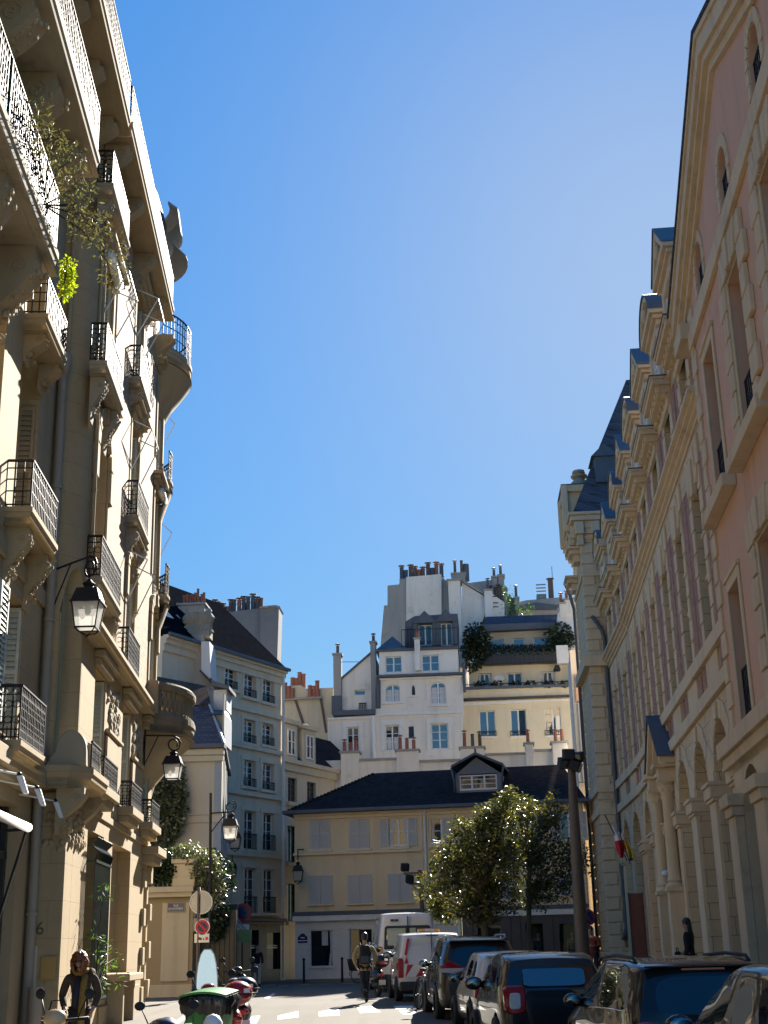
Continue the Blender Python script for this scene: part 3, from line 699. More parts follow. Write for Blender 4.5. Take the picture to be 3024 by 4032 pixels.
for k in range(2):
    for z in (.4,1.7,3.0): d_.box(P0-.92+k*.98,P0-.1+k*.98,.46,.5,z,z+1.05)
d_.build('door',M['wood_red'],portal)
sur=MB(); sur.prism([(P0-1.25,3.9),(P0-1.05,3.9)]+[(P0-1.05*math.cos(PI*i/10),4.1+1.05*math.sin(PI*i/10)) for i in range(11)]+[(P0+1.05,3.9),(P0+1.25,3.9)]+[(P0+1.25*math.cos(PI*i/10),4.1+1.25*math.sin(PI*i/10)) for i in range(11)],-.08,0)
sur.build('door_arch',M['school_trim'],portal)
# dark rainwater pipe in the angle with the far pavilion
MBdr=MBF(); MBdr.tube([(6.05,-.62,16.0),(6.08,-.45,15.75),(6.1,-.2,15.3),(6.12,-.12,14.9),(6.12,-.12,2.2),(6.12,-.3,1.7)],.085,10); MBdr.build('drainpipe',M['zinc_dark'],sch,smooth=True)
# ---- far pavilion, standing .84 m proud, with its own tall roof
pv=[FQ.w(5.95,0,0),FQ.w(5.95,0,.84),FQ.w(1.2,0,.84),FQ.w(1.2,0,-8),FQ.w(5.95,0,-8)]
Fs=Frame(pv[1].x,pv[1].y,-3.2)  # side wall facing the camera, local x to the right
class MBS(MB):
    def build(s,*a,**k):
        s.v=[tuple(inFR(Fs,*p)) for p in s.v]; return MB.build(s,*a,**k)
m=MBS(); m.box(0.0,9.5,.0,4.75,-.5,20.6); pav=m.build('pavilion_wall',M['school_wall'],sch)
q=MBS(); 
for k in range(38):
    z=.9+k*.52
    if z>20: break
    wd=.62 if k%2 else .5
    q.box(-.05,wd,-.05,.35+.1*(k%2),z,z+.45)
    q.box(-.05,.3,4.4,4.8,z,z+.45)
q.build('quoin_blocks',M['school_trim'],pav,bevel=.014)
b=MBS()
for k in range(17):
    z=1.4+k*1.04
    if z<13.5 and abs(z-7.5)>.6: b.box(.66,.83,-.02,0,z,z+.5)
b.build('brick_panel',M['brick'],pav)
m=MBS()
for z,dd,h in ((7.3,.12,.3),(8.3,.14,.32),(14.15,.3,.5),(1.2,.08,.3),(18.2,.1,.25)): m.box(-dd,.84,-dd,4.75+dd,z-h,z)
m.build('string_course',M['school_trim'],pav,bevel=.012)
m=MBS()
for dd,z0,z1 in ((.12,19.75,20.0),(.25,20.0,20.25),(.3,20.25,20.6),(.46,20.6,20.85),(.56,20.85,21.0)): m.box(-dd,9.5,-dd,4.75+dd,z0,z1)
for x in (.0,.75): m.box(x-.28,x+.12,-.45,.0,19.95,20.55); m.box(x-.2,x+.1,-.25,.0,19.45,19.95)
for y in (.4,1.6,2.8,4.0): m.box(-.45,0,y-.15,y+.15,19.95,20.55)
m.build('pavilion_cornice',M['school_trim'],pav,bevel=.015)
m=MBS()
for y,z in((1.7,19.75),(3.7,18.85)): m.box(-.62,0,y-.75,y+.75,z-.12,z); m.box(-.5,0,y-.6,y+.6,z-.35,z-.12); m.box(-.3,0,y-.45,y+.45,z-.7,z-.35)
m.build('window_hood',M['school_trim'],pav,bevel=.015)
m=MBS(); m.hexa([(-.35,-.3,21.0),(9.5,-.3,21.0),(9.5,5.1,21.0),(-.35,5.1,21.0)],[(3.0,1.7,28.6),(9.5,1.7,28.6),(9.5,3.0,28.6),(3.0,3.0,28.6)]); m.build('pavilion_roof',M['slate'],pav)
# crowning pediment dormer on the pavilion's street front, with finial
m=MBS(); m.box(-.42,1.5,1.2,3.6,20.6,22.6)
m.prism([(-.62,22.55),(1.5,22.55),(1.5,22.9),(-.62,22.9)],1.0,3.8); m.prism([(-.7,20.5),(-.4,20.5),(-.4,22.9),(-.7,22.9)],.95,1.25); m.prism([(-.7,20.5),(-.4,20.5),(-.4,22.9),(-.7,22.9)],3.5,3.8)
lc=m.build('lucarne',M['school_trim'],pav,bevel=.02)
m=MBS(); m.hexa([(-.7,.95,22.92),(1.5,.95,22.92),(1.5,3.85,22.92),(-.7,3.85,22.92)],[(-.3,2.2,23.3),(1.5,2.2,23.3),(1.5,2.6,23.3),(-.3,2.6,23.3)]); m.build('lucarne_roof',M['zinc'],lc)
m=MBS(); m.lathe([(.75,0),(.7,.15),(.55,.25),(.42,.5),(.3,.62),(.26,.7),(.4,.76),(.42,.86),(.26,.93),(.34,1.0),(.3,1.12),(.001,1.2)],(.35,2.4,22.95),12); m.build('finial',M['grey_stone'],lc,smooth=35)
# little zinc lucarne high on the roof
m=MBS(); m.box(.9,2.0,-.05,1.6,22.6,23.9); m.hexa([(.75,-.15,23.9),(2.1,-.15,23.9),(2.1,1.7,23.9),(.75,1.7,23.9)],[(1.35,-.1,24.5),(1.45,-.1,24.5),(1.45,1.7,24.5),(1.35,1.7,24.5)]); m.build('roof_lucarne',M['zinc_dark'],pav)
m=MBS(); m.tube([(-.5,4.9,19.0),(-.3,4.9,18.4),(-.12,4.9,17.6),(-.12,4.9,.5)],.09,8); m.build('drainpipe',M['zinc_dark'],pav,smooth=True)
# ---------------------------------------------------------------- pink gabled pavilion nearest the camera (same street line)
pk=frame_empty('pink_building',FR,'pink rendered pavilion with stone quoins and a big pediment at the right edge','building')
cs=[25.75,29.5,33.25]
hol=[]
for c in cs:
    hol+=[rect(c-.68,c+.68,5.85,8.6),rect(c-.68,c+.68,10.72,13.95),arched(c-.48,c+.48,15.55,16.1,.5)]
D=-.12; HC=29.8; zl=15.92; za=18.55
m=MB(); wall(m,[(23.72,5.2),(38.2,5.2),(38.2,zl-.4),(HC,za),(23.72,zl)],hol,D,.42,1.0); m.build('wall',M['pink'],pk)
m=MB(); wall(m,rect(23.72,38.2,-.5,5.25),[arched(24.6,27.0,-.5,3.7),arched(31.5,34.5,-.5,3.7)],D-.1,.7,1.); m.build('base_wall',M['school_trim'],pk)
m=MB(); m.box(24.6,27.0,D+.5,D+.6,-.5,5); m.box(31.5,34.5,D+.5,D+.6,-.5,5.2); m.build('door',M['frame_dark'],pk)
for c in cs:
    for z0,z1,ar in((5.85,8.6,0),(10.72,13.95,0),(15.55,16.6,.5)):
        hw=.68 if not ar else .48
        window(pk,c-hw,c+hw,z0,z1,D+.42,'shutter','glass_dark',2,4 if not ar else 2,arch=ar)
    # moulded architrave and quoined surround
    m=MB()
    for z0,z1 in((5.85,8.6),(10.72,13.95)):
        m.box(c-.86,c-.68,D-.05,D,z0,z1); m.box(c+.68,c+.86,D-.05,D,z0,z1); m.box(c-.86,c+.86,D-.05,D,z1,z1+.22); m.box(c-.92,c+.92,D-.09,D,z1+.22,z1+.3)
    m.prism(arched(c-.7,c+.7,15.45,16.1,.72),D-.04,D) if False else None
    m.build('window_architrave',M['school_trim'],pk,bevel=.012)
    if c>26:
        q=MB()
        for z0,z1 in((5.7,9.2),(10.6,14.6)):
            n=round((z1-z0)/.6)
            for k in range(n):
                wd=.62 if k%2 else .38; z=z0+(z1-z0)*k/n
                for sx in (-1,1): q.box(min(c+sx*.8,c+sx*(.86+wd)),max(c+sx*.8,c+sx*(.86+wd)),D-.1,D,z+.02,z+(z1-z0)/n-.03)
        for k in (-2,-1,0,1,2): 
            for zz in(8.62,13.97): q.prism([(c+k*.28-.12,zz),(c+k*.28+.12,zz),(c+k*.4+.16,zz+.62),(c+k*.4-.16,zz+.62)],D-.13-.04*(k==0),D)
        q.build('quoin_blocks',M['school_trim'],pk,bevel=.014)
    a=MB()
    for k in range(9):
        a0=R(5+170*k/9);a1=R(5+170*(k+1)/9-2); q=[(c+.5*math.cos(a0),16.1+.52*math.sin(a0)),(c+.74*math.cos(a0),16.1+.78*math.sin(a0)),(c+.74*math.cos(a1),16.1+.78*math.sin(a1)),(c+.5*math.cos(a1),16.1+.52*math.sin(a1))]
        a.prism(q,D-.035,D)
    for sx in(-1,1):
        for z in (15.55,15.85): a.box(min(c+sx*.5,c+sx*(.7+.08*(z>15.7))),max(c+sx*.5,c+sx*(.7+.08*(z>15.7))),D-.035,D,z,z+.27)
    a.build('arch_surround',M['school_trim'],pk)
    for z0,h in((5.86,1.05),(10.73,1.1),(15.56,.62)):
        hw=.66 if z0<15 else .46
        railing(pk,[(c-hw,D+.08),(c+hw,D+.08)],z0,z0+h,'iron','cross',.16,'window_grille')
    m=MB(); m.box(c-1.55,c+1.55 if c<26 else c+1.9,D-.3,D,10.28,10.55); m.build('sill_ledge',M['school_trim'],pk,bevel=.015)
m=MB(); m.box(23.72,38.2,D-.1,D,14.85,15.3); m.build('string_course',M['school_trim'],pk,bevel=.01)
m=MB(); m.box(23.0,38.2,D-.3,D+.1,5.32,5.66); m.box(23.1,38.2,D-.2,D+.1,5.08,5.32); m.box(23.2,38.2,D-.1,D+.1,4.92,5.08); m.build('string_course',M['school_trim'],pk,bevel=.012)
q=MB()
for k in range(19):
    z=5.75+k*.56
    if z>15.6: break
    wd=.55 if k%2 else .36; q.box(23.66,23.72+wd,D-.06,D+.3,z+.02,z+.53)
q.build('quoin_blocks',M['school_trim'],pk,bevel=.014)
m=MB()
for a,b,dd in((23.72,24.6,.2),(27.0,28.0,.2),(30.6,31.5,.2)):
    m.box(a,b,D-.1-dd,D-.1,-.5,4.0); m.box(a-.06,b+.06,D-.16-dd,D-.1,4.0,4.2); m.box(a-.12,b+.12,D-.24-dd,D-.1,4.2,4.45)
m.build('pier',M['school_trim'],pk,bevel=.014)
# raking pediment cornice (three steps) with a dark roof edge
def rake(m,off0,off1,y0,y1):
    L=(22.55,zl);A=(HC,za+.22);Rr=(37.1,zl)
    for p,q in((L,A),(A,Rr)): m.prism([(p[0],p[1]+off0),(q[0],q[1]+off0),(q[0],q[1]+off1),(p[0],p[1]+off1)],y0,y1)
m=MB(); rake(m,-.5,-.28,D-.09,D+.1); rake(m,-.28,-.1,D-.2,D+.1); rake(m,-.1,.28,D-.28,D+.1); rake(m,.28,.42,D-.33,D+.1)
m.box(22.6,23.8,D-.28,D+.1,15.2,15.6)
m.build('raking_cornice',M['school_trim'],pk)
m=MB(); rake(m,.42,.5,D-.37,9.); m.build('roof',M['slate'],pk)
# ---------------------------------------------------------------- left, nearest: limestone house with stone balconies
la=frame_empty('limestone_building',FL,'cream limestone house with heavy carved balconies nearest the camera on the left','building')
YA=.6
hol=[arched(.62,2.2,8.5,11.05,.75),rect(.55,1.95,4.95,7.25),arched(-4.6,-2.9,12.6,14.0,.5),rect(-2.2,-.6,8.5,11.3),rect(.7,2.2,15.6,18.0),arched(.7,2.1,12.2,14.0,.5)]
m=MB(); wall(m,rect(-9,3.66,4.3,22.5),hol,YA,.4,.0); m.box(-9,3.66,YA,YA+8,22.4,22.5); m.build('wall',M['cream'],la)
m=MB(); wall(m,rect(-9,3.66,-.5,4.35),[rect(-7,2.6,.35,3.95)],YA,.3,0); m.build('shop_wall',M['cream_trim'],la)
m=MB(); m.box(-7,2.6,YA+.25,YA+.3,.3,4.0); sg=m.build('shop_glazing',M['glass_dark'],la)
m=MB()
for x in (2.5,1.1,-.4,-2): m.box(x-.06,x+.06,YA+.16,YA+.26,.3,3.95)
m.box(-7,2.6,YA+.16,YA+.26,3.1,3.22); m.box(-7,2.6,YA+.1,YA+.26,.3,.7); m.build('shop_frame',M['enamel_green'] if False else M['shop_black'],sg)
window(la,.62,2.2,8.5,11.8,YA+.4,'shutter_white','glass',2,3,arch=.75); window(la,.55,1.95,4.95,7.25,YA+.4,'shutter_white','glass',2,3)
window(la,-4.6,-2.9,12.6,14.5,YA+.4,'shutter_white','glass',2,2,arch=.5); window(la,-2.2,-.6,8.5,11.3,YA+.4,'shutter_white','glass'); window(la,.7,2.2,15.6,18,YA+.4,'shutter_white','glass'); window(la,.7,2.1,12.2,14.5,YA+.4,'shutter_white','glass',2,2,arch=.5)
louvre(la,.05,.62,5.0,7.2,YA-.02,'shutter'); jamb_louvre(la,1.93,YA+.02,YA+.36,5.0,7.2); jamb_louvre(la,2.18,YA+.06,YA+.36,8.55,11.0,'cream_trim')
def console(p,s,y0,d,z1,h,w=.32,mat='grey_stone',leaf=True):
    """scrolled bracket under a balcony: d = projection, h = drop"""
    m=MB(); pts=[(y0,z1),(y0-d,z1),(y0-d*1.0,z1-h*.14)]
    for i in range(9):
        t=i/8; pts.append((y0-d*(.92*(1-t)**1.4+.16+.08*math.sin(t*PI*2)),z1-h*(.16+.72*t)))
    pts+=[(y0-d*.1,z1-h),(y0,z1-h)]
    m.prism(pts,s-w/2,s+w/2,'x')
    for sx in (-1,1):
        m.lathe([(.001,0),(d*.2,0),(d*.2,.03),(d*.12,.05),(d*.1,.03),(.001,.06)],(0,0,0),12) if False else None
        c=(y0-d*.72,z1-h*.2); m.tube([(s+sx*w/2,c[0]+d*.2*(1-k/14)*math.cos(k*.9),c[1]+d*.2*(1-k/14)*math.sin(k*.9)) for k in range(14)],.018,5)
        c=(y0-d*.3,z1-h*.78); m.tube([(s+sx*w/2,c[0]+d*.16*(1-k/14)*math.cos(k*.9),c[1]+d*.16*(1-k/14)*math.sin(k*.9)) for k in range(14)],.016,5)
    if leaf:
        rnd=random.Random(int(s*100)+int(z1*10))
        for k in range(34):
            t=k/33; m.ell((s+rnd.uniform(-.45,.45)*w,y0-d*(.98*(1-t)**1.2+.12+rnd.uniform(-.03,.03)),z1-h*(.16+.7*t)),(w*.12,d*.055,h*.035),6,4)
    return m.build('console',M[mat],p,smooth=35)
def slab(p,path,z0,z1,mat='cream_trim',name='balcony_slab'):
    """moulded balcony floor: path = outer plan edge polyline from wall to wall, seen from above travelling with outwards on the right"""
    m=MB(); h=z1-z0
    m.sweep([(-.3,z0),(-.12,z0),(-.1,z0+h*.3),(-.04,z0+h*.45),(-.02,z0+h*.7),(.0,z0+h*.72),(.0,z1),(-.3,z1)],path)
    n=len(path); ins=[(p_[0],p_[1]) for p_ in path]
    m.add([(a,b,z1-.01) for a,b in ins],[tuple(range(n))]); m.add([(a,b,z0+.012) for a,b in ins],[tuple(range(n))])
    return m.build(name,M[mat],p)
def boxbal(p,s0,s1,y0,d,z,h=.28,rail=.85,style='scroll',mat='grey_stone',rmat='iron',cons=True,ch=.8,pitch=.13,inset=.05):
    path=[(s0,y0),(s0,y0-d),(s1,y0-d),(s1,y0)]
    b=slab(p,path,z-h,z,mat)
    railing(b,[(s0+inset,y0),(s0+inset,y0-d+inset),(s1-inset,y0-d+inset),(s1-inset,y0)],z,z+rail,rmat,style,pitch)
    if cons:
        w=min(.32,(s1-s0)*.2)
        for x in (s0+.32,s1-.32): console(b,x,y0,d*.85,z-h,ch,w,mat)
    return b
boxbal(la,.1,2.3,YA,.45,8.42,.3,.8,'grid','cream_trim',ch=.95)
boxbal(la,.45,2.45,YA,.42,4.75,.3,.85,'scroll','cream_trim',cons=False)
boxbal(la,.5,2.35,YA,.42,12.05,.32,.7,'grid','cream_trim',ch=.5)
big=boxbal(la,-8.5,-1.45,YA,.95,12.1,.42,1.0,'scroll','grey_stone',ch=1.3,cons=False,pitch=.12)
for s_ in (-2.2,-4.2): console(big,s_,YA,.8,11.68,1.7,.5,'cream_trim')
top=boxbal(la,-8.5,.3,YA,1.2,15.0,.42,.95,'scroll','grey_stone',cons=False,pitch=.13)
for s_ in (-.6,-2.4,-4.2): console(top,s_,YA,1.0,14.58,1.6,.55,'cream_trim')
up2=boxbal(la,-8.5,3.6,YA,1.2,18.1,.42,.9,'scroll','cream_trim',cons=False,pitch=.14)
for s_ in (3.1,1.3,-.5): console(up2,s_,YA,.95,17.68,1.0,.4,'cream_trim',False)
m=MB(); m.box(-9,3.62,YA-.3,YA,4.34,4.62); m.box(-9,3.62,YA-.2,YA,4.2,4.34); m.build('string_course',M['cream_trim'],la,bevel=.015)
m=MB(); m.box(-9,3.62,YA-.06,YA,7.6,7.9); m.box(-9,3.62,YA-.08,YA,16.4,16.7); m.build('string_course',M['cream_trim'],la,bevel=.012)
drain(la,[(3.5,YA-.12,-.3),(3.5,YA-.12,12.5)],.085,'pipe'); drain(la,[(3.62,YA-.16,12.4),(3.72,YA-.16,22)],.05,'cream_trim')
m=MB(); m.lathe([(.09,0),(.14,.15),(.16,.4),(.16,.45)],(3.5,YA-.12,12.2),12); m.build('drain_hopper',M['pipe'],la,smooth=40)
drain(la,[(3.3,YA-.3,-.3),(3.3,YA-.3,1.1)],.12,'pipe','drain_shoe')
# roof of the near house
m=MB(); m.hexa([(-9,YA+.2,22.5),(3.6,YA+.2,22.5),(3.6,YA+8,22.5),(-9,YA+8,22.5)],[(-9,YA+2.5,25.5),(3.6,YA+2.5,25.5),(3.6,YA+6,25.5),(-9,YA+6,25.5)]); m.build('roof',M['zinc_dark'],la)
# folded awning over the shop, and three white arm spotlights
m=MB(); m.tube([(-4,.18,3.5),(1.35,.18,3.5)],.07,10); aw=m.build('awning_roller',M['white_paint'],la,smooth=True)
m=MB(); m.tube([(1.3,.2,3.45),(1.3,YA,1.9)],.022,6); m.tube([(1.3,.2,3.48),(1.3,YA,3.45)],.025,6); m.build('awning_arm',M['iron'],aw)
# ---------------------------------------------------------------- left: art-nouveau corner house number 6
lb=frame_empty('art_nouveau_building',FL,'buff art nouveau apartment house with bowed corner, shutters and iron balconies, number 6','building')
CS,CYY,CRR=15.7,1.35,1.35    # rounded street corner
openings=[]; Wn=[]
def opn(s0,s1,z0,z1,arch=0,jam=True,shut=True):
    openings.append(arched(s0,s1,z0,z1-arch,arch) if arch else rect(s0,s1,z0,z1)); Wn.append((s0,s1,z0,z1,arch,jam))
opn(5.95,7.35,4.75,7.0); opn(9.95,11.35,4.75,7.0); opn(13.7,15.1,4.6,6.9)
opn(4.75,6.25,8.45,12.0,.75,False); opn(9.55,10.95,7.65,10.5,.4); opn(14.15,15.55,7.6,10.5,.4)
opn(4.5,5.9,12.65,15.4); opn(9.45,10.85,11.25,13.85); opn(14.2,15.55,11.2,13.7)
opn(4.5,5.9,16.5,18.0); opn(9.4,10.75,14.55,17.3); opn(14.2,15.5,14.6,17.1)
openings.append(rect(5.9,7.95,.85,3.87)); openings.append(rect(9.15,12.1,1.15,3.87)); openings.append(rect(14.75,15.5,.1,3.5))
m=MB(); wall(m,rect(4.4,CS,-.5,18.3),openings,0,.4,0); m.build('wall',M['cream'],lb)
for (s0,s1,z0,z1,a,j) in Wn:
    window(lb,s0,s1,z0,z1,.4,'shutter_white','glass',2,3,arch=a)
    if j: jamb_louvre(lb,s1-.005,.03,.36,z0+.05,z1-a-.03)
# rounded corner to the side street
def curved(name,mat,fn,outline,holes,t_in=.35,steps=10,y=0):
    """wall sheet unrolled along an arc, then bent by fn(t,depth)->(x,y)"""
    t0=min(p[0] for p in outline);t1=max(p[0] for p in outline); zs=[min(p[1] for p in outline),max(p[1] for p in outline)]
    m=MB()
    for k in range(steps):
        a=t0+(t1-t0)*k/steps;b=t0+(t1-t0)*(k+1)/steps
        # clip holes to the strip by sampling columns
        cuts=[]
        for h in holes:
            lo=min(p[0] for p in h);hi=max(p[0] for p in h)
            if b<=lo+1e-6 or a>=hi-1e-6: continue
            def zr(t):
                t=min(max(t,lo+1e-4),hi-1e-4); z=[]
                for i in range(len(h)):
                    p,q=h[i],h[(i+1)%len(h)]
                    if (p[0]-t)*(q[0]-t)<=0 and abs(p[0]-q[0])>1e-9: z.append(p[1]+(q[1]-p[1])*(t-p[0])/(q[0]-p[0]))
                return min(z),max(z)
            cuts.append((zr(a),zr(b)))
        cuts.sort(); lo_a=lo_b=zs[0]
        P=lambda t,z,d=0:(*fn(t,d),z)
        for (ra,rb) in cuts:
            m.poly(P(a,lo_a),P(b,lo_b),P(b,rb[0]),P(a,ra[0])); lo_a,lo_b=ra[1],rb[1]
            for (za,zb) in((ra[0],rb[0]),(ra[1],rb[1])): m.poly(P(a,za),P(b,zb),P(b,zb,t_in),P(a,za,t_in))
        m.poly(P(a,lo_a),P(b,lo_b),P(b,zs[1]),P(a,zs[1]))
    for h in holes:
        for t in (min(p[0] for p in h),max(p[0] for p in h)):
            z=[p[1] for p in h if abs(p[0]-t)<1e-6]; m.poly((*fn(t,0),min(z)),(*fn(t,0),max(z)),(*fn(t,t_in),max(z)),(*fn(t,t_in),min(z)))
    return m.build(name,M[mat],lb)
def fcorner(t,d):
    a=t/CRR; r=CRR-d; return (CS+r*math.sin(a),CYY-r*math.cos(a))
curved('corner_wall','cream',fcorner,rect(0,CRR*PI/2,-.5,18.3),[rect(.55,1.5,7.6,10.3),rect(.55,1.5,11.2,13.6),rect(.55,1.5,14.6,17.0),rect(.6,1.5,4.6,6.9)],.35,14)
m=MB(); m.box(CS+CRR-.02,CS+CRR,CYY,CYY+9,-.5,18.3); m.build('side_wall',M['cream'],lb)
m=MB(); m.lathe([(CRR-.36,4.6),(CRR-.36,17.2)],(CS,CYY,0),10,-PI/2,0); m.build('window_glazing',M['glass'],lb)
# rounded return at the entrance side, with a tall niche window
RX,RY=.78,.6
def fentry(t,d):
    a=t/1.09*PI/2; k=1-d/.7
    return (4.43-RX*math.cos(a)*1.0+ (d*.35*math.cos(a)), .6-RY*math.sin(a)+d*math.sin(a))
curved('entrance_bay_wall','cream',fentry,rect(0,1.09,4.3,18.3),[arched(.36,.98,4.9,7.6,.9)],.35,14)
m=MB(); m.box(4.05,4.4,.42,.5,4.9,8.6); m.build('window_glazing',M['glass'],lb)
m=MB(); m.box(3.66,4.41,.0,.62,-.5,4.32); m.build('entrance_pier',M['cream'],lb,bevel=.02)
# roof storeys
m=MB(); wall(m,rect(3.7,CS,18.3,21.4),[rect(s0,s0+1.2,18.7,20.8) for s0 in (4.6,7.2,9.7,12.2)],.55,.3,0); m.build('attic_wall',M['cream_trim'],lb)
for s0 in (4.6,7.2,9.7,12.2): window(lb,s0,s0+1.2,18.7,20.8,.85,'shutter_white','glass')
m=MB(); m.prism([(.45,21.4),(.3,21.55),(.75,22.6),(1.6,23.6),(3.2,24.3),(8,24.4),(8,21.4)],3.7,CS,'x'); m.build('roof',M['zinc_dark'],lb)
m=MB(); m.lathe([(1.25,17.9),(1.2,22.6),(1.38,22.7),(1.3,23.0),(1.05,23.9),(.6,24.7),(.2,25.2),(.001,25.4)],(CS+.1,CYY+.1,0),20); m.build('corner_turret_roof',M['zinc'],lb,smooth=35)
# buff brick panels
for s0,s1,z0,z1 in((6.5,9.2,8.0,16.9),(11.2,13.7,8.0,16.9),(6.5,9.2,17.1,18.0)):
    MB().box(s0,s1,-.03,.0,z0,z1).build('brick_panel',M['art_brick'],lb)
# window heads, sills, carved panels
m=MB()
for (s0,s1,z0,z1,a,j) in Wn:
    if z0>7:
        m.box(s0-.22,s0-.02,-.05,0,z0,z1-.1); m.box(s1+.02,s1+.22,-.05,0,z0,z1-.1)
for s0,s1,z in((4.3,6.5,15.75),(9.2,11.1,14.15),(9.2,11.0,17.6),(13.9,15.6,14.0),(13.9,15.6,17.4),(9.3,11.2,10.85)):
    m.box(s0,s1,-.28,0,z,z+.1); m.box(s0+.05,s1-.05,-.2,0,z-.12,z); m.box(s0+.1,s1-.1,-.1,0,z-.26,z-.12)
for s0,s1 in((5.7,7.6),(9.7,11.6),(13.4,15.3)):
    m.box(s0,s1,-.22,0,7.18,7.32); m.box(s0+.1,s1-.1,-.14,0,7.02,7.18); m.box(s0,s1,-.34,0,4.5,4.68); m.box(s0+.08,s1-.08,-.24,0,4.34,4.5)
m.build('window_surround',M['cream_trim'],lb,bevel=.014)
m=MB(); rnd=random.Random(3)
for s0,s1,z0,z1 in ((7.6,9.4,6.1,7.0),(11.6,13.2,6.0,6.95),(8.0,9.1,16.2,16.9),(11.6,13.2,15.6,16.9)):
    for k in range(46): m.ell((rnd.uniform(s0,s1),-.01,rnd.uniform(z0,z1)),(rnd.uniform(.05,.14),.05,rnd.uniform(.05,.12)),6,4)
m.build('carved_panel',M['grey_stone'],lb,smooth=True)
m=MB()
for s0,s1 in((7.5,9.6),(11.5,13.4)):
    m.box(s0,s1,-.06,0,4.9,5.9); m.box(s0,s1,-.1,0,5.95,6.05)
m.build('raised_panel',M['cream_trim'],lb,bevel=.02)
# keyed drip stones beside the windows (cut steps)
m=MB()
for s0,s1,z1 in((4.75,6.25,12.0),(9.55,10.95,10.5),(14.15,15.55,10.5)):
    c=(s0+s1)/2
    for k in range(7):
        a0=PI*(k/7)+.03;a1=PI*((k+1)/7)-.03;h=(s1-s0)/2; zc=z1-(.75 if s0<5 else .4); rz=.75 if s0<5 else .4
        q=[(c+h*math.cos(a0),zc+rz*math.sin(a0)),(c+(h+.3)*math.cos(a0),zc+(rz+.32)*math.sin(a0)),(c+(h+.3)*math.cos(a1),zc+(rz+.32)*math.sin(a1)),(c+h*math.cos(a1),zc+rz*math.sin(a1))]
        m.prism(q,-.1-.05*(k==3),0)
    for sx,e in ((-1,s0),(1,s1)): m.box(min(e+sx*.02,e+sx*.3),max(e+sx*.02,e+sx*.3),-.1,0,zc-.7,zc)
m.build('arch_moulding',M['cream_trim'],lb,bevel=.015)
# iron balconies
boxbal(lb,4.3,7.0,0,.32,8.42,.26,.82,'scroll','grey_stone',ch=.7)
boxbal(lb,3.6,5.95,0,.34,12.6,.28,.82,'scroll','grey_stone',ch=.9)
boxbal(lb,3.4,5.9,0,.34,16.45,.28,.78,'scroll','grey_stone',ch=.6)
boxbal(lb,8.6,10.6,0,.32,14.5,.26,.82,'scroll','grey_stone',cons=True,ch=.45)
boxbal(lb,9.0,11.1,0,.32,11.2,.26,.85,'scroll','grey_stone',ch=.8)
lo=slab(lb,[(4.2,0),(4.2,-.3),(13.6,-.3),(13.6,0)],7.34,7.62,'cream_trim'); railing(lo,[(8.5,0),(8.5,-.26),(10.4,-.26),(10.4,0)],7.62,8.42,'iron','scroll')
for s0,s1 in ((5.75,7.5),(9.75,11.5),(13.5,15.2)): railing(lb,[(s0,-.0),(s0,-.28),(s1,-.28),(s1,0)],4.68,5.22,'iron','scroll',.11,'window_guard')
cb=slab(lb,[(3.9,0),(3.9,-.6),(12.5,-.6),(12.5,0)],17.85,18.25,'cream_trim')
tb=[(CS+(CRR+.8)*math.sin(R(a)),CYY-(CRR+.8)*math.cos(R(a))) for a in range(-46,92,6)]; rb=slab(lb,tb,17.5,17.95,'cream_trim')
railing(cb,[(3.95,0),(3.95,-.54),(12.5,-.54)],18.25,19.15,'iron','scroll',.14)
railing(rb,[(CS+(CRR+.74)*math.sin(R(a)),CYY-(CRR+.74)*math.cos(R(a))) for a in range(-46,92,8)],17.95,19.05,'iron','grid',.14)
m=MB(); m.lathe([(CRR+.02,-1.3),(CRR+.25,-.8),(CRR+.5,-.45),(CRR+.78,-.02)],(CS,CYY,17.5),18,R(-90-46),0); m.build('corbel',M['cream_trim'],rb,smooth=True)
for s_ in (4.3,6.4,8.9,11.2,13.4,15.2): console(cb,s_,0,.52,17.85,.85,.3,'cream_trim',False)
def bowed(z,r,rail,style='scroll',a0=-12,a1=84,h=.26):
    p=[(CS+(CRR+r)*math.sin(R(a)),CYY-(CRR+r)*math.cos(R(a))) for a in range(a0,a1+1,8)]
    p=[(CS+CRR*math.sin(R(a0)),CYY-CRR*math.cos(R(a0))+.05)]+p+[(CS+CRR*math.sin(R(a1))-.05,CYY-CRR*math.cos(R(a1)))]
    b=slab(lb,p,z-h,z,'grey_stone'); q=[(CS+(CRR+r-.05)*math.sin(R(a)),CYY-(CRR+r-.05)*math.cos(R(a))) for a in range(a0,a1+1,8)]
    railing(b,q,z,z+rail,'iron',style,.13)
    m=MB(); m.lathe([(CRR+.02,-1.0),(CRR+r*.35,-.6),(CRR+r*.6,-.35),(CRR+r*.9,-.02)],(CS,CYY,z-h),16,R(-90+a0),R(-90+a1)); m.build('corbel',M['cream_trim'],b,smooth=True)
    return b
bowed(14.35,.34,.85); bowed(11.0,.34,.85)
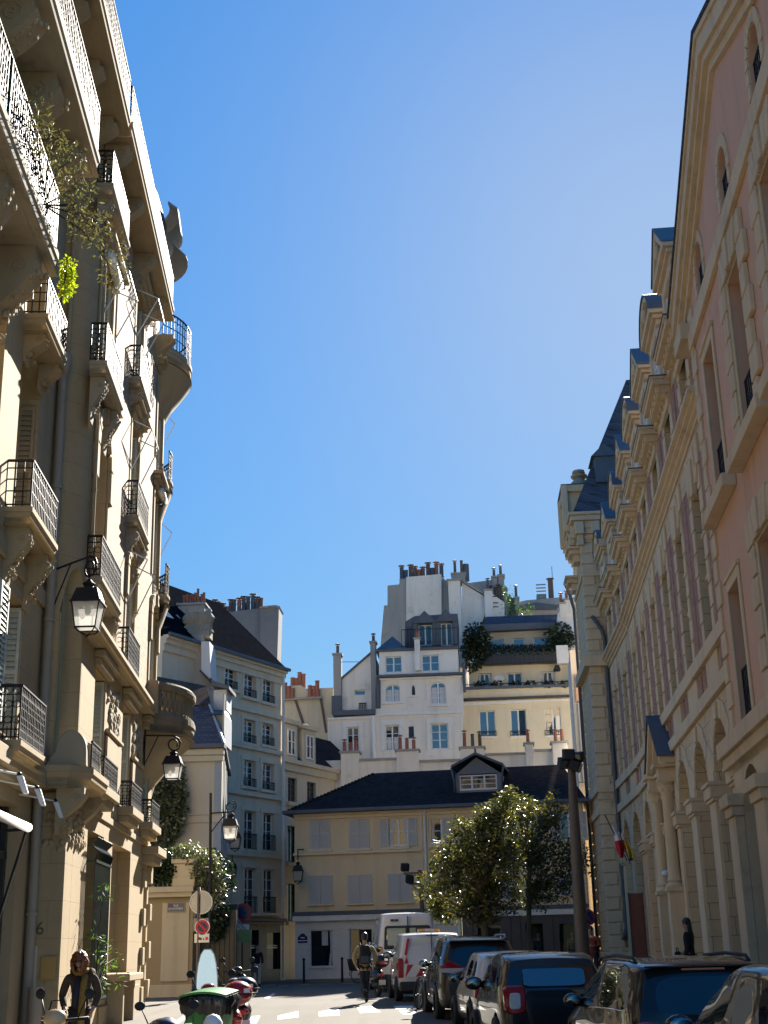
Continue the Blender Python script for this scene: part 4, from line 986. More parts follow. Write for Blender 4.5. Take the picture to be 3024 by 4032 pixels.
# the great stone balustrade at the corner
def bowl(o,a): return (15.9+(2.0+o)*math.sin(R(a)),.2-(1.2+o)*math.cos(R(a)))
sb=slab(lb,[bowl(.1,a) for a in range(-80,81,8)],7.0,7.45,'weathered','balcony_slab')
m=MB()
for a in range(-70,80,7): m.lathe([(.075,0),(.075,.06),(.045,.1),(.085,.25),(.085,.33),(.04,.5),(.07,.56),(.07,.62)],(*bowl(-.05,a),7.5),8)
m.build('baluster',M['weathered'],sb,smooth=40)
m=MB(); pr=[bowl(-.05,a) for a in range(-82,82,6)]
m.sweep([(-.12,8.1),(.13,8.1),(.15,8.17),(.15,8.24),(.1,8.3),(-.12,8.3)],pr); m.sweep([(-.12,7.45),(.12,7.45),(.12,7.53),(-.12,7.53)],pr); m.build('balustrade_rail',M['weathered'],sb)
m=MB(); m.box(13.85,14.15,-.32,.0,7.45,8.3); m.build('balustrade_pier',M['cream_trim'],sb,bevel=.02)
m=MB(); vs=[]; prof=[(-1.15,4.6),(-1.1,5.4),(-.95,5.9),(-.55,6.35),(-.5,6.5),(-.1,6.85),(-.02,7.0)]; L_=range(-80,81,8); n=len(L_)
for o,z in prof:
    for a in L_: vs.append((15.9+(2.0+o*1.1)*math.sin(R(a)),.2-(1.2+o)*math.cos(R(a)),z))
m.add(vs,[(j*n+i,j*n+i+1,(j+1)*n+i+1,(j+1)*n+i) for j in range(len(prof)-1) for i in range(n-1)]); m.build('corbel',M['cream_trim'],sb,smooth=35)
# entrance-side stone balcony with two curved stone ears and a little iron guard, on scrolls
eb=slab(lb,[(3.15,.6),(3.15,-.1),(3.7,-.42),(5.55,-.42),(5.55,0)],4.35,4.72,'cream_trim')
for s_,k in((3.55,.0),(4.95,.14)):
    y0=-.36+.1*0
    e=MB(); prof=[(.35,4.72),(-.38,4.72)]+[(-.1-.27*math.cos(R(t)),5.0+.36*math.sin(R(t))) for t in range(0,181,15)]
    e.prism([(q[0]+.05,q[1]) for q in prof],s_-.16,s_+.16,'x'); e.build('balcony_ear',M['grey_stone'],eb,smooth=30,bevel=.02)
    e=MB(); e.tube([(s_-.2,-.33-.05*math.cos(R(t))*0-.32*math.cos(R(t))*.9+.32,5.18+.44*math.sin(R(t))) for t in range(0,181,15)],.06,6) if False else None
railing(eb,[(3.75,-.36),(4.75,-.36)],4.74,5.2,'iron','scroll',.1)
for s_ in (3.5,5.1): console(eb,s_,.15,.48,4.35,.8,.3,'cream_trim',False)
# carved frieze above the entrance
m=MB(); rnd=random.Random(9)
for k in range(60): m.ell((rnd.uniform(3.7,5.4),-.02,rnd.uniform(3.45,4.25)),(.07,.06,.07),6,4)
for k in range(30): m.ell((3.655,rnd.uniform(.05,.6),rnd.uniform(3.3,4.2)),(.03,.07,.06),6,4)
m.build('carved_frieze',M['cream_trim'],lb,smooth=True)
# ground floor: green iron grille, stone bench sill, raised quoin chain, coving
g=MB()
for k in range(17):
    s_=5.98+1.9*k/16; g.bar((s_,-.16,.75),(s_,-.16,3.3),.022); g.tube([(s_,-.16,3.3),(s_,-.2,3.45),(s_,-.08,3.6),(s_,-.2,3.72)],.014,5)
for z in (.8,3.28): g.bar((5.95,-.16,z),(7.9,-.16,z),.05)
for k in range(2): g.bar((5.95+1.95*k,.1,.8),(5.95+1.95*k,-.16,.8),.04); g.bar((5.95+1.95*k,.1,3.28),(5.95+1.95*k,-.16,3.28),.04)
g.build('window_grille',M['iron_green'],lb,fix=False)
MB().box(5.9,7.95,.34,.4,.85,3.87).build('window_glazing',M['glass_dark'],lb)
MB().box(9.15,12.1,.3,.4,1.15,3.87).build('niche_panel',M['cream'],lb)
MB().box(14.75,15.5,.3,.4,.1,3.5).build('side_door',M['blind'],lb)
m=MB(); m.box(8.9,11.2,-.5,.35,1.05,1.2); m.box(9.1,9.3,-.35,0,-.3,1.05); m.box(10.8,11.0,-.35,0,-.3,1.05); m.build('stone_bench',M['cream_trim'],lb,bevel=.02)
m=MB()
for k in range(7):
    if k%2==0: m.box(14.3,14.7,-.09,0,.4+k*.46,.4+k*.46+.42); m.box(15.55,15.95,-.09,.05,.55+k*.46,.97+k*.46)
m.box(14.2,15.9,-.3,0,3.75,3.95); m.box(14.1,16.0,-.42,0,3.95,4.15); m.build('quoin_blocks',M['cream_trim'],lb,bevel=.015)
m=MB(); m.box(4.45,CS,-.04,0,4.18,4.32); m.box(4.45,5.85,-.05,0,-.5,.6); m.box(8.0,9.1,-.05,0,-.5,.6); m.box(12.2,14.2,-.05,0,-.5,.9); m.build('plinth',M['cream_trim'],lb,bevel=.01)
text('6',.3,'house_number','stem',lb,(3.655,.36,2.02),(PI/2,0,-PI/2),ext=.003)
m=MB(); m.box(3.63,3.66,.05,.31,1.2,1.57); m.build('brass_plate',M['brass'],lb)
m=MB(); m.box(3.62,3.66,.38,.55,.95,1.75); ic=m.build('intercom',M['blind'],lb); m=MB(); m.box(3.61,3.625,.42,.51,1.42,1.5)
for k in range(8): m.box(3.61,3.625,.43,.5,1.02+k*.045,1.045+k*.045)
m.build('intercom_buttons',M['frame_dark'],ic)
m=MB(); m.box(8.62,8.85,-.015,0,2.35,2.85); m.build('blue_plaque',M['bluegrey'],lb)
# white awning arms, rolled awnings and the canvas hood at the corner
m=MB()
for s0,z,d_ in ((4.5,15.4,.55),(5.85,15.4,.55),(9.45,13.85,.5),(10.8,13.85,.5),(9.45,10.6,.5),(10.9,10.6,.5),(9.4,17.3,.55),(10.75,17.3,.55)):
    m.tube([(s0,.0,z-1.5),(s0,-d_,z-.35)],.016,5); m.tube([(s0,-d_,z-.35),(s0,-.02,z-.1)],.016,5)
for s0,s1,z,d_ in((4.5,5.85,15.4,.55),(9.45,10.8,13.85,.5),(9.4,10.75,17.3,.55)): m.tube([(s0,-d_,z-.35),(s1,-d_,z-.35)],.014,5)
for a,z in ((30,16.9),(70,16.9),(30,13.5),(70,13.5)):
    x=lambda r:(CS+(CRR+r)*math.sin(R(a)),CYY-(CRR+r)*math.cos(R(a)))
    m.tube([(*x(.02),z),(*x(.5),z-.35)],.016,5); m.tube([(*x(.5),z-.35),(*x(.02),z-1.4)],.016,5)
m.build('awning_arm',M['white_paint'],lb)
m=MB(); m.tube([(4.5,-.14,15.42),(5.9,-.14,15.42)],.1,8); m.tube([(14.6,-.14,13.75),(15.6,-.14,13.75)],.09,8); m.build('rolled_awning',M['white_paint'],lb,smooth=True)
m=MB(); pr=[(CS+(CRR+.3)*math.sin(R(a)),CYY-(CRR+.3)*math.cos(R(a))) for a in range(-10,80,10)]
m.sweep([(-.3,23.4),(.0,23.15),(.12,22.3),(.10,22.28),(-.02,23.1),(-.3,23.3)],pr); m.sweep([(-.15,22.0),(.3,21.5),(.3,21.47),(-.15,21.92)],pr); m.build('canvas_hood',M['plaster_grey'],lb)
for pts in ([(4.35,.02,4.4),(4.35,-.07,18)],): drain(lb,[(4.47,-.06,7.7),(4.47,-.06,17.8)],.04,'cream_trim')
# wall lanterns
def lantern(name,label,Pl,H,Wd,arm,group='street lanterns',mat='iron'):
    """square tapering lantern hanging from a scrolled bracket; Pl = top of lantern, arm = list of points of bracket in world"""
    t=empty(name,Pl,0,label,'street lamp',group); h=H
    f=MB(); w0=Wd*.5; w1=Wd*.36
    zt=-h*.42; zb=-h*.86
    for sx in(-1,1):
        for sy in(-1,1): f.bar((sx*w0*.93,sy*w0*.93,zt),(sx*w1*.95,sy*w1*.95,zb),.022)
    for (w,z) in((w0*.93,zt),(w1*.95,zb)):
        for a,b in(((-w,-w),(w,-w)),((w,-w),(w,w)),((w,w),(-w,w)),((-w,w),(-w,-w))): f.bar((*a,z),(*b,z),.028)
    for k in range(4):
        a=PI/2*k+PI/4; f.tube([(w1*1.3*math.cos(a),w1*1.3*math.sin(a),zb),(w1*.9*math.cos(a),w1*.9*math.sin(a),zb-h*.06),(.03*math.cos(a),.03*math.sin(a),zb-h*.1)],.012,5)
    f.ell((0,0,zb-h*.12),(.03,.03,.03),6,4); f.build('lantern_frame',M[mat],t)
    q=MB(); e=.7*w0; q.hexa([(-w0,-w0,zt),(w0,-w0,zt),(w0,w0,zt),(-w0,w0,zt)],[(-e,-e,zt+h*.24),(e,-e,zt+h*.24),(e,e,zt+h*.24),(-e,e,zt+h*.24)])
    q.box(-w0*1.06,w0*1.06,-w0*1.06,w0*1.06,zt-.015,zt+.012); q.lathe([(w0*.42,zt+h*.24),(w0*.3,zt+h*.3),(w0*.46,zt+h*.34),(w0*.25,zt+h*.38),(.03,zt+h*.42)],(0,0,0),12); q.build('lantern_roof',M[mat],t,smooth=30)
    g=MB(); a,b=w0*.9,w1*.92; g.hexa([(-b,-b,zb),(b,-b,zb),(b,b,zb),(-b,b,zb)],[(-a,-a,zt),(a,-a,zt),(a,a,zt),(-a,a,zt)]); g.build('lantern_glass',M['frosted'],t)
    l=MB(); l.box(-w1*.5,w1*.5,-w1*.5,w1*.5,zt-.06,zt-.02); l.lathe([(.05,0),(.06,-.1),(.03,-.16)],(0,0,zt-.05),8); l.build('lamp_unit',M['white_paint'],t)
    if arm:
        a=MB(); P0=Vector(Pl)
        for pts,r in arm: a.tube([Vector(p)-P0 for p in pts],r,6)
        a.build('bracket',M[mat],t)
    return t
def scroll(c,r,e,n=16,turn=1.35,a0=90): # spiral in plane of e and z
    return [(c[0]+e[0]*r*(1-.5*i/n)*math.cos(R(a0-360*turn*i/n)),c[1]+e[1]*r*(1-.5*i/n)*math.cos(R(a0-360*turn*i/n)),c[2]+r*(1-.5*i/n)*math.sin(R(a0-360*turn*i/n))) for i in range(n+1)]
def wall_lantern(u,vtop,Y,H,Wd,wallpt,label,dz=.42):
    p=at(u,vtop,Y); wp=Vector(wallpt); e=Vector((p.x-wp.x,p.y-wp.y,0)); Ln=e.length; e.normalize()
    zt=p.z+dz; top=Vector((p.x,p.y,zt)); w_=Vector((wp.x,wp.y,zt-.02)); 
    arm=[([w_,top+Vector((0,0,.02)),top+e*.14+Vector((0,0,-.05)),top+e*.2+Vector((0,0,-.16))],.022),([tuple(w_+Vector((0,0,-.75))),tuple(w_+e*Ln*.45)],.014),([tuple(w_+Vector((0,0,.15))),tuple(w_+Vector((0,0,-.85)))],.02),
         (scroll((p.x,p.y,zt-.2),.2,(e.x,e.y)),.02),([(p.x,p.y,zt-.36),(p.x,p.y,p.z)],.012)]
    return lantern('street_lantern',label,p,H,Wd,arm)
wall_lantern(352,2282,22.9,1.05,.52,FL.w(3.62,0,-.45),'nearest wall lantern on a scrolled bracket beside the drainpipe on the left')
wall_lantern(683,2955,34.3,.85,.48,FL.w(13.9,0,.02),'wall lantern hanging below the stone corner balustrade of the left house',.36)
# three white arm spotlights over the shop
for k,(u,v) in enumerate(((84,3085),(153,3135),(226,3185))):
    l,z=FL.sz(u,v,-.12); o=FL.w(l,z,-.6); t=empty('arm_spotlight',o,FL.ang,['white arm spotlight over the shop, nearest the left edge of the frame','white arm spotlight over the shop, middle one of the row','white arm spotlight over the shop, the one next to the drainpipe'][k],'spotlight','arm spotlights over the shop')
    MB().tube([(-.9,0,.16),(0,-.42,.14)],.016,6).build('arm',M['white_paint'],t); MB().ell((0,-.44,.13),(.045,.045,.05),8,6).build('joint',M['iron'],t)
    h=MB(); h.hexa([(-.05,-.60,-.16),(.05,-.60,-.16),(.05,-.52,-.16),(-.05,-.52,-.16)],[(-.05,-.50,.12),(.05,-.50,.12),(.05,-.40,.12),(-.05,-.40,.12)]); h.build('lamp_head',M['white_paint'],t,bevel=.015)
# plants on balconies
def potplant(name,label,pos,pts,mat,n,size,spread=1.,droop=0.,group=None,pot=None,stems=0,cat='plant',asp=.5):
    t=empty(name,pos,0,label,cat,group); foliage('foliage',mat,t,pts,n,size,spread,droop=droop,aspect=asp)
    if pot: MB().lathe([(pot*.75,0),(pot,.0+pot*1.3),(pot*1.08,pot*1.3),(pot*1.08,pot*1.5),(pot*.9,pot*1.5)],(0,0,-pot*1.5),10).build('pot',M['pot_dark'],t)
    if stems:
        s=MB(); rr=random.Random(stems)
        for k in range(stems):
            q=rr.choice(pts); s.tube([(0,0,-.2),(q[0]*.5,q[1]*.5,q[2]*.6+.1),(q[0],q[1],q[2])],[.014,.01,.005],5)
        s.build('stem',M['stem'],t)
    return t
p=FL.w(-2.4,12.6,.28); rr=random.Random(4)
potplant('balcony_plant','straggling bare-stemmed shrub spilling over the big carved balcony rail',p,[(.25+.35*k/9+rr.uniform(-.1,.1),-1.6+k*.42,.35-.05*k+rr.uniform(-.15,.2),.26) for k in range(10)],'dry',1150,.09,1.15,.3,stems=26,asp=.3)
p=at(255,1075,18.6); potplant('hanging_plant','yellow-green leafy plant hanging from the end of the big balcony',p,[(.02,.1,.22,.1),(.0,.1,.1,.11),(.02,.1,-.05,.11),(.03,.1,-.2,.12),(.0,.1,-.3,.09)],'yellow_leaf',420,.075,1.,.5,stems=5)
p=at(500,760,27.5); potplant('window_plant','dark green shrub growing over an upper balcony of the corner house',p,[(-.05,.0,.25,.16),(.02,.1,.15,.2),(.08,.3,-.02,.2),(.1,.4,-.2,.18),(.06,.4,-.42,.14)],'potleaf',800,.075,1.,.2,pot=.15,stems=8)
p=FL.w(4.7,4.0,.35)
p=FL.w(6.1,1.0,.22); potplant('climbing_plant','thin climber with pointed leaves growing up the green iron grille',p,[(.0,.0,.1,.22),(.05,.1,.7,.2),(.0,-.2,1.0,.16),(.05,.6,.5,.2),(.03,.3,1.7,.18),(.05,1.3,.2,.3),(.05,1.5,.5,.2)],'potleaf',190,.13,1.,.1,stems=9,asp=.28)
# green mesh screen at the near end of the big balcony
m=MB(); m.box(-4.98,-4.95,-.33,.5,12.1,13.1); tag(m.build('balcony_screen',M['enamel_green']), 'green mesh screen tied to the end of the big balcony railing','screen'); bpy.data.objects['balcony_screen'].location=(FL.o[0],FL.o[1],0); bpy.data.objects['balcony_screen'].rotation_euler=(0,0,FL.ang)
# ---------------------------------------------------------------- houses closing the view
def C4(x,y): return (1100+x/1.327,3000+y/1.327)
def D3(x,y): return (1250+x/1.508,2150+y/1.508)
def E1(x,y): return (600+x/2.074,2200+y/2.074)
def E2(x,y): return (600+x/2.074,3050+y/2.074)
def fr(u,Y,ang):
    p=at(u,3735,Y); return Frame(p.x,Y,ang)
def lp(F,cv,pts,d=0): return [F.sz(*cv(*p),d) for p in pts]
def rc(F,cv,x0,y0,x1,y1,d=0):
    xm,ym=(x0+x1)/2,(y0+y1)/2
    return (F.sz(*cv(x0,ym),d)[0],F.sz(*cv(x1,ym),d)[0],F.sz(*cv(xm,y1),d)[1],F.sz(*cv(xm,y0),d)[1])
def box3(mb,r,y0,y1): mb.box(r[0],r[1],y0,y1,r[2],r[3]); return mb
# ---- the long ochre house
FY=fr(1161,66,-10); yh=frame_empty('ochre_house',FY,'low ochre house with dark tiled roof and grey shutters, closing the square','house')
q=lambda *a,**k: rc(FY,C4,*a,**k)
SR=lp(FY,C4,[(1603,600)])[0][0]; zE=FY.sz(*C4(420,262))[1]; zF0,zF1=FY.sz(*C4(400,828))[1],FY.sz(*C4(400,795))[1]
W1=[q(160,878,280,1065),q(365,872,487,1062)]
S1=[q(152,594,278,742),q(357,590,485,738),q(567,583,695,732),q(1455,590,1555,696),q(860,580,985,728),q(1080,578,1200,722)]
S2=[q(160,300,265,455),q(364,298,470,453),q(574,294,670,440),q(793,294,900,434),q(962,286,1050,432),q(1465,262,1560,413),q(1230,275,1330,425)]
m=MB(); wall(m,rect(0,SR,zF1-.05,zE+.2),[rect(*r) for r in S1+S2],0,.22,9.,True); m.build('wall',M['yellow'],yh)
sB=q(70,800,945,830)[1]
m=MB(); wall(m,rect(.02,sB,-.3,zF1),[rect(*r) for r in W1],-.03,.3,.5); m.build('ground_floor_wall',M['white_brick'],yh)
m=MB(); m.box(-.08,SR,-.22,.1,zF0,zF1-.02); m.build('fascia',M['white_trim'],yh,bevel=.02)
m=MB(); m.box(-.1,SR,-.26,.1,zF1-.02,zF1+.16); m.build('zinc_ledge',M['zinc_dark'],yh,bevel=.02)
for i,r in enumerate(W1):
    MB().box(r[0],r[1],.14,.2,r[2],r[3]).build('shop_window',M['glass_dark'],yh)
    m=MB(); m.box(r[0],r[0]+.04,.05,.14,r[2],r[3]); m.box(r[1]-.04,r[1],.05,.14,r[2],r[3]); m.box(r[0],r[1],.05,.14,r[3]-.04,r[3]); m.box(r[0]-.05,r[1]+.05,-.1,.1,r[2]-.1,r[2]); m.build('window_frame',M['white_trim'],yh)
    if i==0: # white coat hanging in the first window, pale curtain
        m=MB(); m.tube([(r[0]+1.0,.11,r[3]-.05),(r[0]+1.02,.11,r[3]-.9),(r[0]+.95,.11,r[3]-1.6),(r[0]+1.0,.11,r[2]+.4)],[.07,.06,.09,.05],6); m.box(r[0]+.55,r[0]+.85,.115,.13,r[3]-.7,r[3]-.03); m.build('curtain',M['curtain'],yh)
# door bay and navy shopfront under the trees
dr=q(812,848,936,1000); m=MB(); a=q(795,830,952,1000); m.box(a[0],dr[0],-.08,.1,-.2,a[3]); m.box(dr[1],a[1],-.08,.1,-.2,a[3]); m.box(dr[0],dr[1],-.08,.1,dr[3],a[3]); m.build('door_surround',M['white_trim'],yh,bevel=.02)
m=MB(); m.box(dr[0],dr[1],.02,.1,-.2,dr[3]); d_=m.build('door',M['iron_grey'],yh)
m=MB()
for k in range(2):
    x0=dr[0]+.12+k*(dr[1]-dr[0])/2; x1=x0+(dr[1]-dr[0])/2-.2
    m.box(x0,x1,-.01,.02,1.35,dr[3]-.15)
m.build('door_glazing',M['glass_dark'],d_)
nb=q(867,826,887,844); m=MB(); m.box(nb[0],nb[1],-.11,-.08,nb[2],nb[3]); pl=m.build('house_number_plate',M['enamel_blue'],yh); text('8',.2,'house_number','white_paint',pl,((nb[0]+nb[1])/2,-.115,(nb[2]+nb[3])/2),(PI/2,0,0))
sf=q(955,800,1600,830); m=MB(); wall(m,rect(sf[0],SR,-.3,zF0),[rect(*q(1040,850,1160,1010)),rect(*q(1290,845,1380,1010)),rect(*q(1465,845,1570,1010))],-.1,.3,.4); shop=m.build('shopfront',M['shop_navy'],yh)
m=MB(); m.box(sf[0],SR-.1,.9,.95,-.2,zF0); m.box(sf[0],SR-.1,.0,.9,.25,.4); m.build('display_back',M['shop_black'],shop)
for x0,x1 in((1040,1160),(1290,1380),(1465,1570)): b_=q(x0,845,x1,1010); MB().box(b_[0],b_[1],.06,.065,b_[2],b_[3]).build('shop_pane',M['lamp_glass'],shop)
m=MB()
for x in (1000,1200,1250,1420,1600): a=q(x,800,x+12,1000); m.box(a[0],a[1],-.16,-.1,-.2,zF0)
m.build('pilaster',M['shop_navy'],shop)
# shutters and windows
for r in S1:
    mid=(r[0]+r[1])/2
    for a,b in((r[0]+.0,mid-.01),(mid+.01,r[1])): louvre(yh,a,b,r[2],r[3],-.01,'shutter_grey')
for i in (0,1):
    r=S2[i]; mid=(r[0]+r[1])/2
    for a,b in((r[0],mid-.01),(mid+.01,r[1])): louvre(yh,a,b,r[2],r[3],-.01,'shutter_grey',panels=2)
for i in (2,3,4,5,6):
    r=S2[i]; window(yh,*r,.16,'shutter_white','glass',2,2,curtain={2:'drape',3:None,4:'half',5:None,6:'drape'}[i])
r=S2[3]; louvre(yh,r[1]-.42,r[1]-.02,r[2],r[3],.02,'shutter_grey')
for i in (2,5,6):
    r=S2[i]; w_=(r[1]-r[0])*.52
    louvre(yh,r[0]-w_,r[0]-.03,r[2],r[3],-.02,'shutter_grey',panels=2); louvre(yh,r[1]+.03,r[1]+w_,r[2],r[3],-.02,'shutter_grey',panels=2)
m=MB(); st=q(75,466,748,480); m.box(-.05,st[1],-.14,0,st[2],st[3]); st2=q(785,466,930,476); m.box(st2[0],st2[1],-.08,0,st2[2],st2[3])
for r in S1: m.box(r[0]-.06,r[1]+.06,-.12,0,r[2]-.09,r[2]-.01)
for r in S2: m.box(r[0]-.1,r[1]+.1,-.16,0,st[3]+.0 if r[0]<5 else r[2]-.12,r[2])
m.box(-.03,SR,-.12,0,zE-.12,zE+.05); m.box(-.02,SR,-.07,0,zE-.26,zE-.12)
for x0,x1 in((742,752),(778,786),(932,942)): a=q(x0,250,x1,770); m.box(a[0],a[1],-.05,0,zF1+.16,zE-.2)
m.build('string_course',M['yellow_trim'],yh,bevel=.015)
m=MB()
for k in range(14): m.box(SR-.5,SR+.02,-.05,0,zF1+.25+k*.33,zF1+.53+k*.33)
m.build('quoin_blocks',M['yellow_trim'],yh,bevel=.015)
pp=q(757,250,770,560); drain(yh,[((pp[0]+pp[1])/2,-.08,zE),((pp[0]+pp[1])/2,-.08,zF1+.1)],.06,'white_trim')
# hipped roof with gutter
dep=4.6; rl=FY.sz(*C4(505,60),-dep); rr_=FY.sz(*C4(1560,8),-dep); zR=(rl[1]+rr_[1])/2
m=MB(); A=(-.35,-.4,zE+.1);Bq=(SR+.3,-.4,zE+.1);Cq=(SR+.3,9.3,zE+.1);Dq=(-.35,9.3,zE+.1);E_=(rl[0],dep,zR);Fq=(SR-1.0,dep,zR)
m.poly(A,Bq,Fq,E_);m.poly(Bq,Cq,Fq);m.poly(Cq,Dq,E_,Fq);m.poly(Dq,A,E_); m.build('roof',M['tile_dark'],yh)
m=MB(); m.box(-.42,SR+.35,-.52,-.36,zE+.0,zE+.17); m.box(-.42,SR+.35,-.38,0,zE+.0,zE+.06); m.box(-.5,-.36,-.5,9.3,zE+.0,zE+.17); m.build('gutter',M['zinc_dark'],yh,bevel=.02)
m=MB()
for k in range(26):
    t=k/26; m.ell((-.35+(rl[0]+.35)*t,-.4+(dep+.4)*t,zE+.12+(zR-zE-.1)*t),(.12,.12,.07),6,4)
m.build('hip_tiles',M['tile_dark'],yh,smooth=True)
def F2(x,y): return D3(x,y)
dw=rc(FY,D3,843,1358,1066,1448,-1.2); db=rc(FY,D3,820,1352,1090,1462,-1.2); pk_=FY.sz(*D3(941,1243),-1.2); ev=rc(FY,D3,795,1300,1104,1330,-1.0)
m=MB(); m.box(db[0],dw[0],1.2,4,db[2],db[3]+.02); m.box(dw[1],db[1],1.2,4,db[2],db[3]+.02); m.box(db[0],db[1],1.2,4,db[2],dw[2]); 
m.prism([(db[0],db[3]),(db[1],db[3]),(pk_[0],pk_[1]-.1)],1.2,4.6); dm=m.build('dormer',M['cement_dark'],yh)
m=MB()
for sx in (0,1):
    e=(ev[sx],ev[3]-.1)
    m.prism([e,(pk_[0],pk_[1]),(pk_[0],pk_[1]+.12),(e[0],e[1]+.12)],.85,5.0)
m.build('dormer_roof',M['zinc_dark'],dm)
window(dm,dw[0],dw[1],dw[2],dw[3],1.3,'shutter_white','glass',3,3,curtain=None)
m=MB(); m.tube([(ev[0],.9,ev[3]-.1),(db[0]-.05,1.1,db[3]-.3),(db[0]-.05,1.1,db[2])],.05,6); m.tube([(ev[1],.9,ev[3]-.1),(db[1]+.05,1.1,db[3]-.3),(db[1]+.05,1.1,db[2])],.05,6); m.lathe([(.04,0),(.06,.08),(.02,.25)],(pk_[0],.9,pk_[1]+.1),6); m.build('dormer_gutter',M['zinc'],dm,smooth=True)
# enamel plaque (navy, arched top) on the white bricks
a=q(98,897,148,946); t=empty('street_plaque',FY.w((a[0]+a[1])/2,a[2],.04),FY.ang,'navy enamel plaque with arched top on the white brick wall','plaque')
w_=(a[1]-a[0])/2;h_=a[3]-a[2]
MB().prism([(-w_,0),(w_,0),(w_,h_*.66),(w_*.75,h_*.72),(w_*.3,h_),(-w_*.3,h_),(-w_*.75,h_*.72),(-w_,h_*.66)],-.03,0).build('plate',M['enamel_blue'],t)
m=MB(); m.box(-w_*.9,w_*.9,-.036,-.03,h_*.2,h_*.29); m.box(-w_*.42,w_*.42,-.036,-.03,h_*.5,h_*.6); m.build('lettering_band',M['white_paint'],t)
# corner lantern
wp=FY.w(.45,0,.03); p=at(*C4(97,520),65.2); lantern('street_lantern','lantern hung under the string course at the left corner of the ochre house',p,1.05,.5,[([(p.x,p.y,p.z+.05),(p.x,p.y,p.z+.55),(wp.x,wp.y,p.z+.6)],.03)])
# ---- row of white parapets with pot-topped chimneys behind the ochre roof
FP=fr(1260,78,-4); pw=frame_empty('parapet_wall',FP,'white parapet wall carrying clusters of red chimney pots behind the ochre roof','wall')
q=lambda *a,**k: rc(FP,D3,*a,**k)
m=MB(); zb=6.0
def PP(pts): return lp(FP,D3,pts)
base=[(5,1560),(30,1275),(250,1268),(470,1266),(605,1276),(850,1270),(850,1215),(995,1210),(995,1238),(1240,1232),(1240,1200),(1290,1200),(1290,1212),(1395,1210),(1395,1190),(1486,1190),(1490,1560)]
wall(m,PP(base),[],0,.1,.5); m.build('wall',M['white'],pw)
m=MB()
for x0,x1,y in((250,470,1266),(605,850,1274),(995,1240,1234),(1290,1395,1212)): a=q(x0,y-6,x1,y+8); m.box(a[0],a[1],-.1,.6,a[2],a[3])
m.build('coping',M['cement'],pw)
for x0,x1,y,ct,n,k in((140,248,1232,1226,3,'terracotta'),(470,602,1220,1213,3,'terracotta'),(850,992,1204,1197,3,'mixed'),(1235,1283,1180,1172,1,'terracotta'),(1395,1486,1172,1166,2,'terracotta')):
    a=q(x0,y,x1,1300); stack(pw,a[0],a[1],-.22,.7,a[2]-2,a[3],'white','plaster_grey',pots=n,potmat=k,poth=.72,over=.09)
# ---- white house with five window rows
FW=fr(1290,82,-4); wh=frame_empty('white_house',FW,'pale grey-white rear house with arched windows, zinc mansard and balcony rail','house')
q=lambda *a,**k: rc(FW,D3,*a,**k); P_=lambda pts,d=0: lp(FW,D3,pts,d)
lowW=[q(176,1076,246,1222),q(404,1064,486,1216),q(541,1070,573,1142),q(676,1055,776,1206)]
midW=[q(403,822,491,925),q(560,826,580,885),q(671,808,762,940)]
upW=[q(402,655,501,752),q(620,646,723,745)]
def H_(r,arch=0): return arched(r[0],r[1],r[2],r[3]-arch,arch) if arch else rect(*r)
m=MB(); wall(m,P_([(62,1300),(62,1020),(345,1004),(345,958),(374,958),(370,768),(864,762),(858,1300)]),[H_(lowW[0]),H_(lowW[1]),H_(lowW[2]),H_(lowW[3]),H_(midW[0],.25),H_(midW[1],.35),H_(midW[2],.25)],0,.25,6.); m.build('wall',M['white'],wh)
m=MB(); wall(m,P_([(366,770),(366,622),(832,606),(834,770)]),[H_(r) for r in upW],-.02,.25,6.); m.build('upper_wall',M['white_trim'],wh)
for r in (lowW[0],lowW[1],lowW[3]): window(wh,*r,.2,'shutter_white','glass' if r is not lowW[3] else 'glass_blue',2,3,curtain='half' if r is lowW[1] else None)
window(wh,*lowW[2],.2,'frame_dark','glass_dark',1,1); window(wh,*midW[0],.2,'shutter_white','glass_blue',2,2,.25,curtain='net'); window(wh,*midW[1],.2,'frame_dark','glass_dark',1,1,.35); window(wh,*midW[2],.2,'shutter_white','glass_blue',2,3,.25,curtain='net')
for r in upW: window(wh,*r,.2,'shutter_white','glass_blue',2,2)
m=MB()
for r in lowW[:2]+lowW[3:]: m.box(r[0]-.28,r[0]-.02,-.06,0,r[2],r[3]+.3); m.box(r[1]+.02,r[1]+.28,-.06,0,r[2],r[3]+.3); m.box(r[0]-.28,r[1]+.28,-.07,0,r[3]+.02,r[3]+.32)
for r in midW: m.box(r[0]-.18,r[1]+.18,-.12,0,r[2]-.14,r[2]-.02)
a=q(345,990,860,1002); m.box(a[0],a[1],-.14,0,a[2],a[3]); a=q(368,778,862,790); m.box(a[0],a[1],-.12,0,a[2],a[3]); a=q(60,1018,340,1030); m.box(a[0],a[1],-.12,0,a[2],a[3])
m.build('mouldings',M['white_trim'],wh,bevel=.015)
m=MB(); a=q(352,762,872,776); m.box(a[0],a[1],-.34,6,a[2],a[3]); a=q(348,608,836,622); m.box(a[0],a[1],-.2,6,a[2],a[3]); a=q(92,975,345,1006); m.box(a[0],a[1],-.2,5,a[2],a[3]); m.build('zinc_ledge',M['zinc_dark'],wh,bevel=.02)
a=q(322,1010,346,1300); drain(wh,[((a[0]+a[1])/2,-.1,a[3]),((a[0]+a[1])/2,-.1,a[2])],.14,'white_trim'); a=q(862,600,876,870); drain(wh,[((a[0]+a[1])/2,-.12,a[3]-1.),((a[0]+a[1])/2,-.12,a[2])],.09,'zinc_dark')
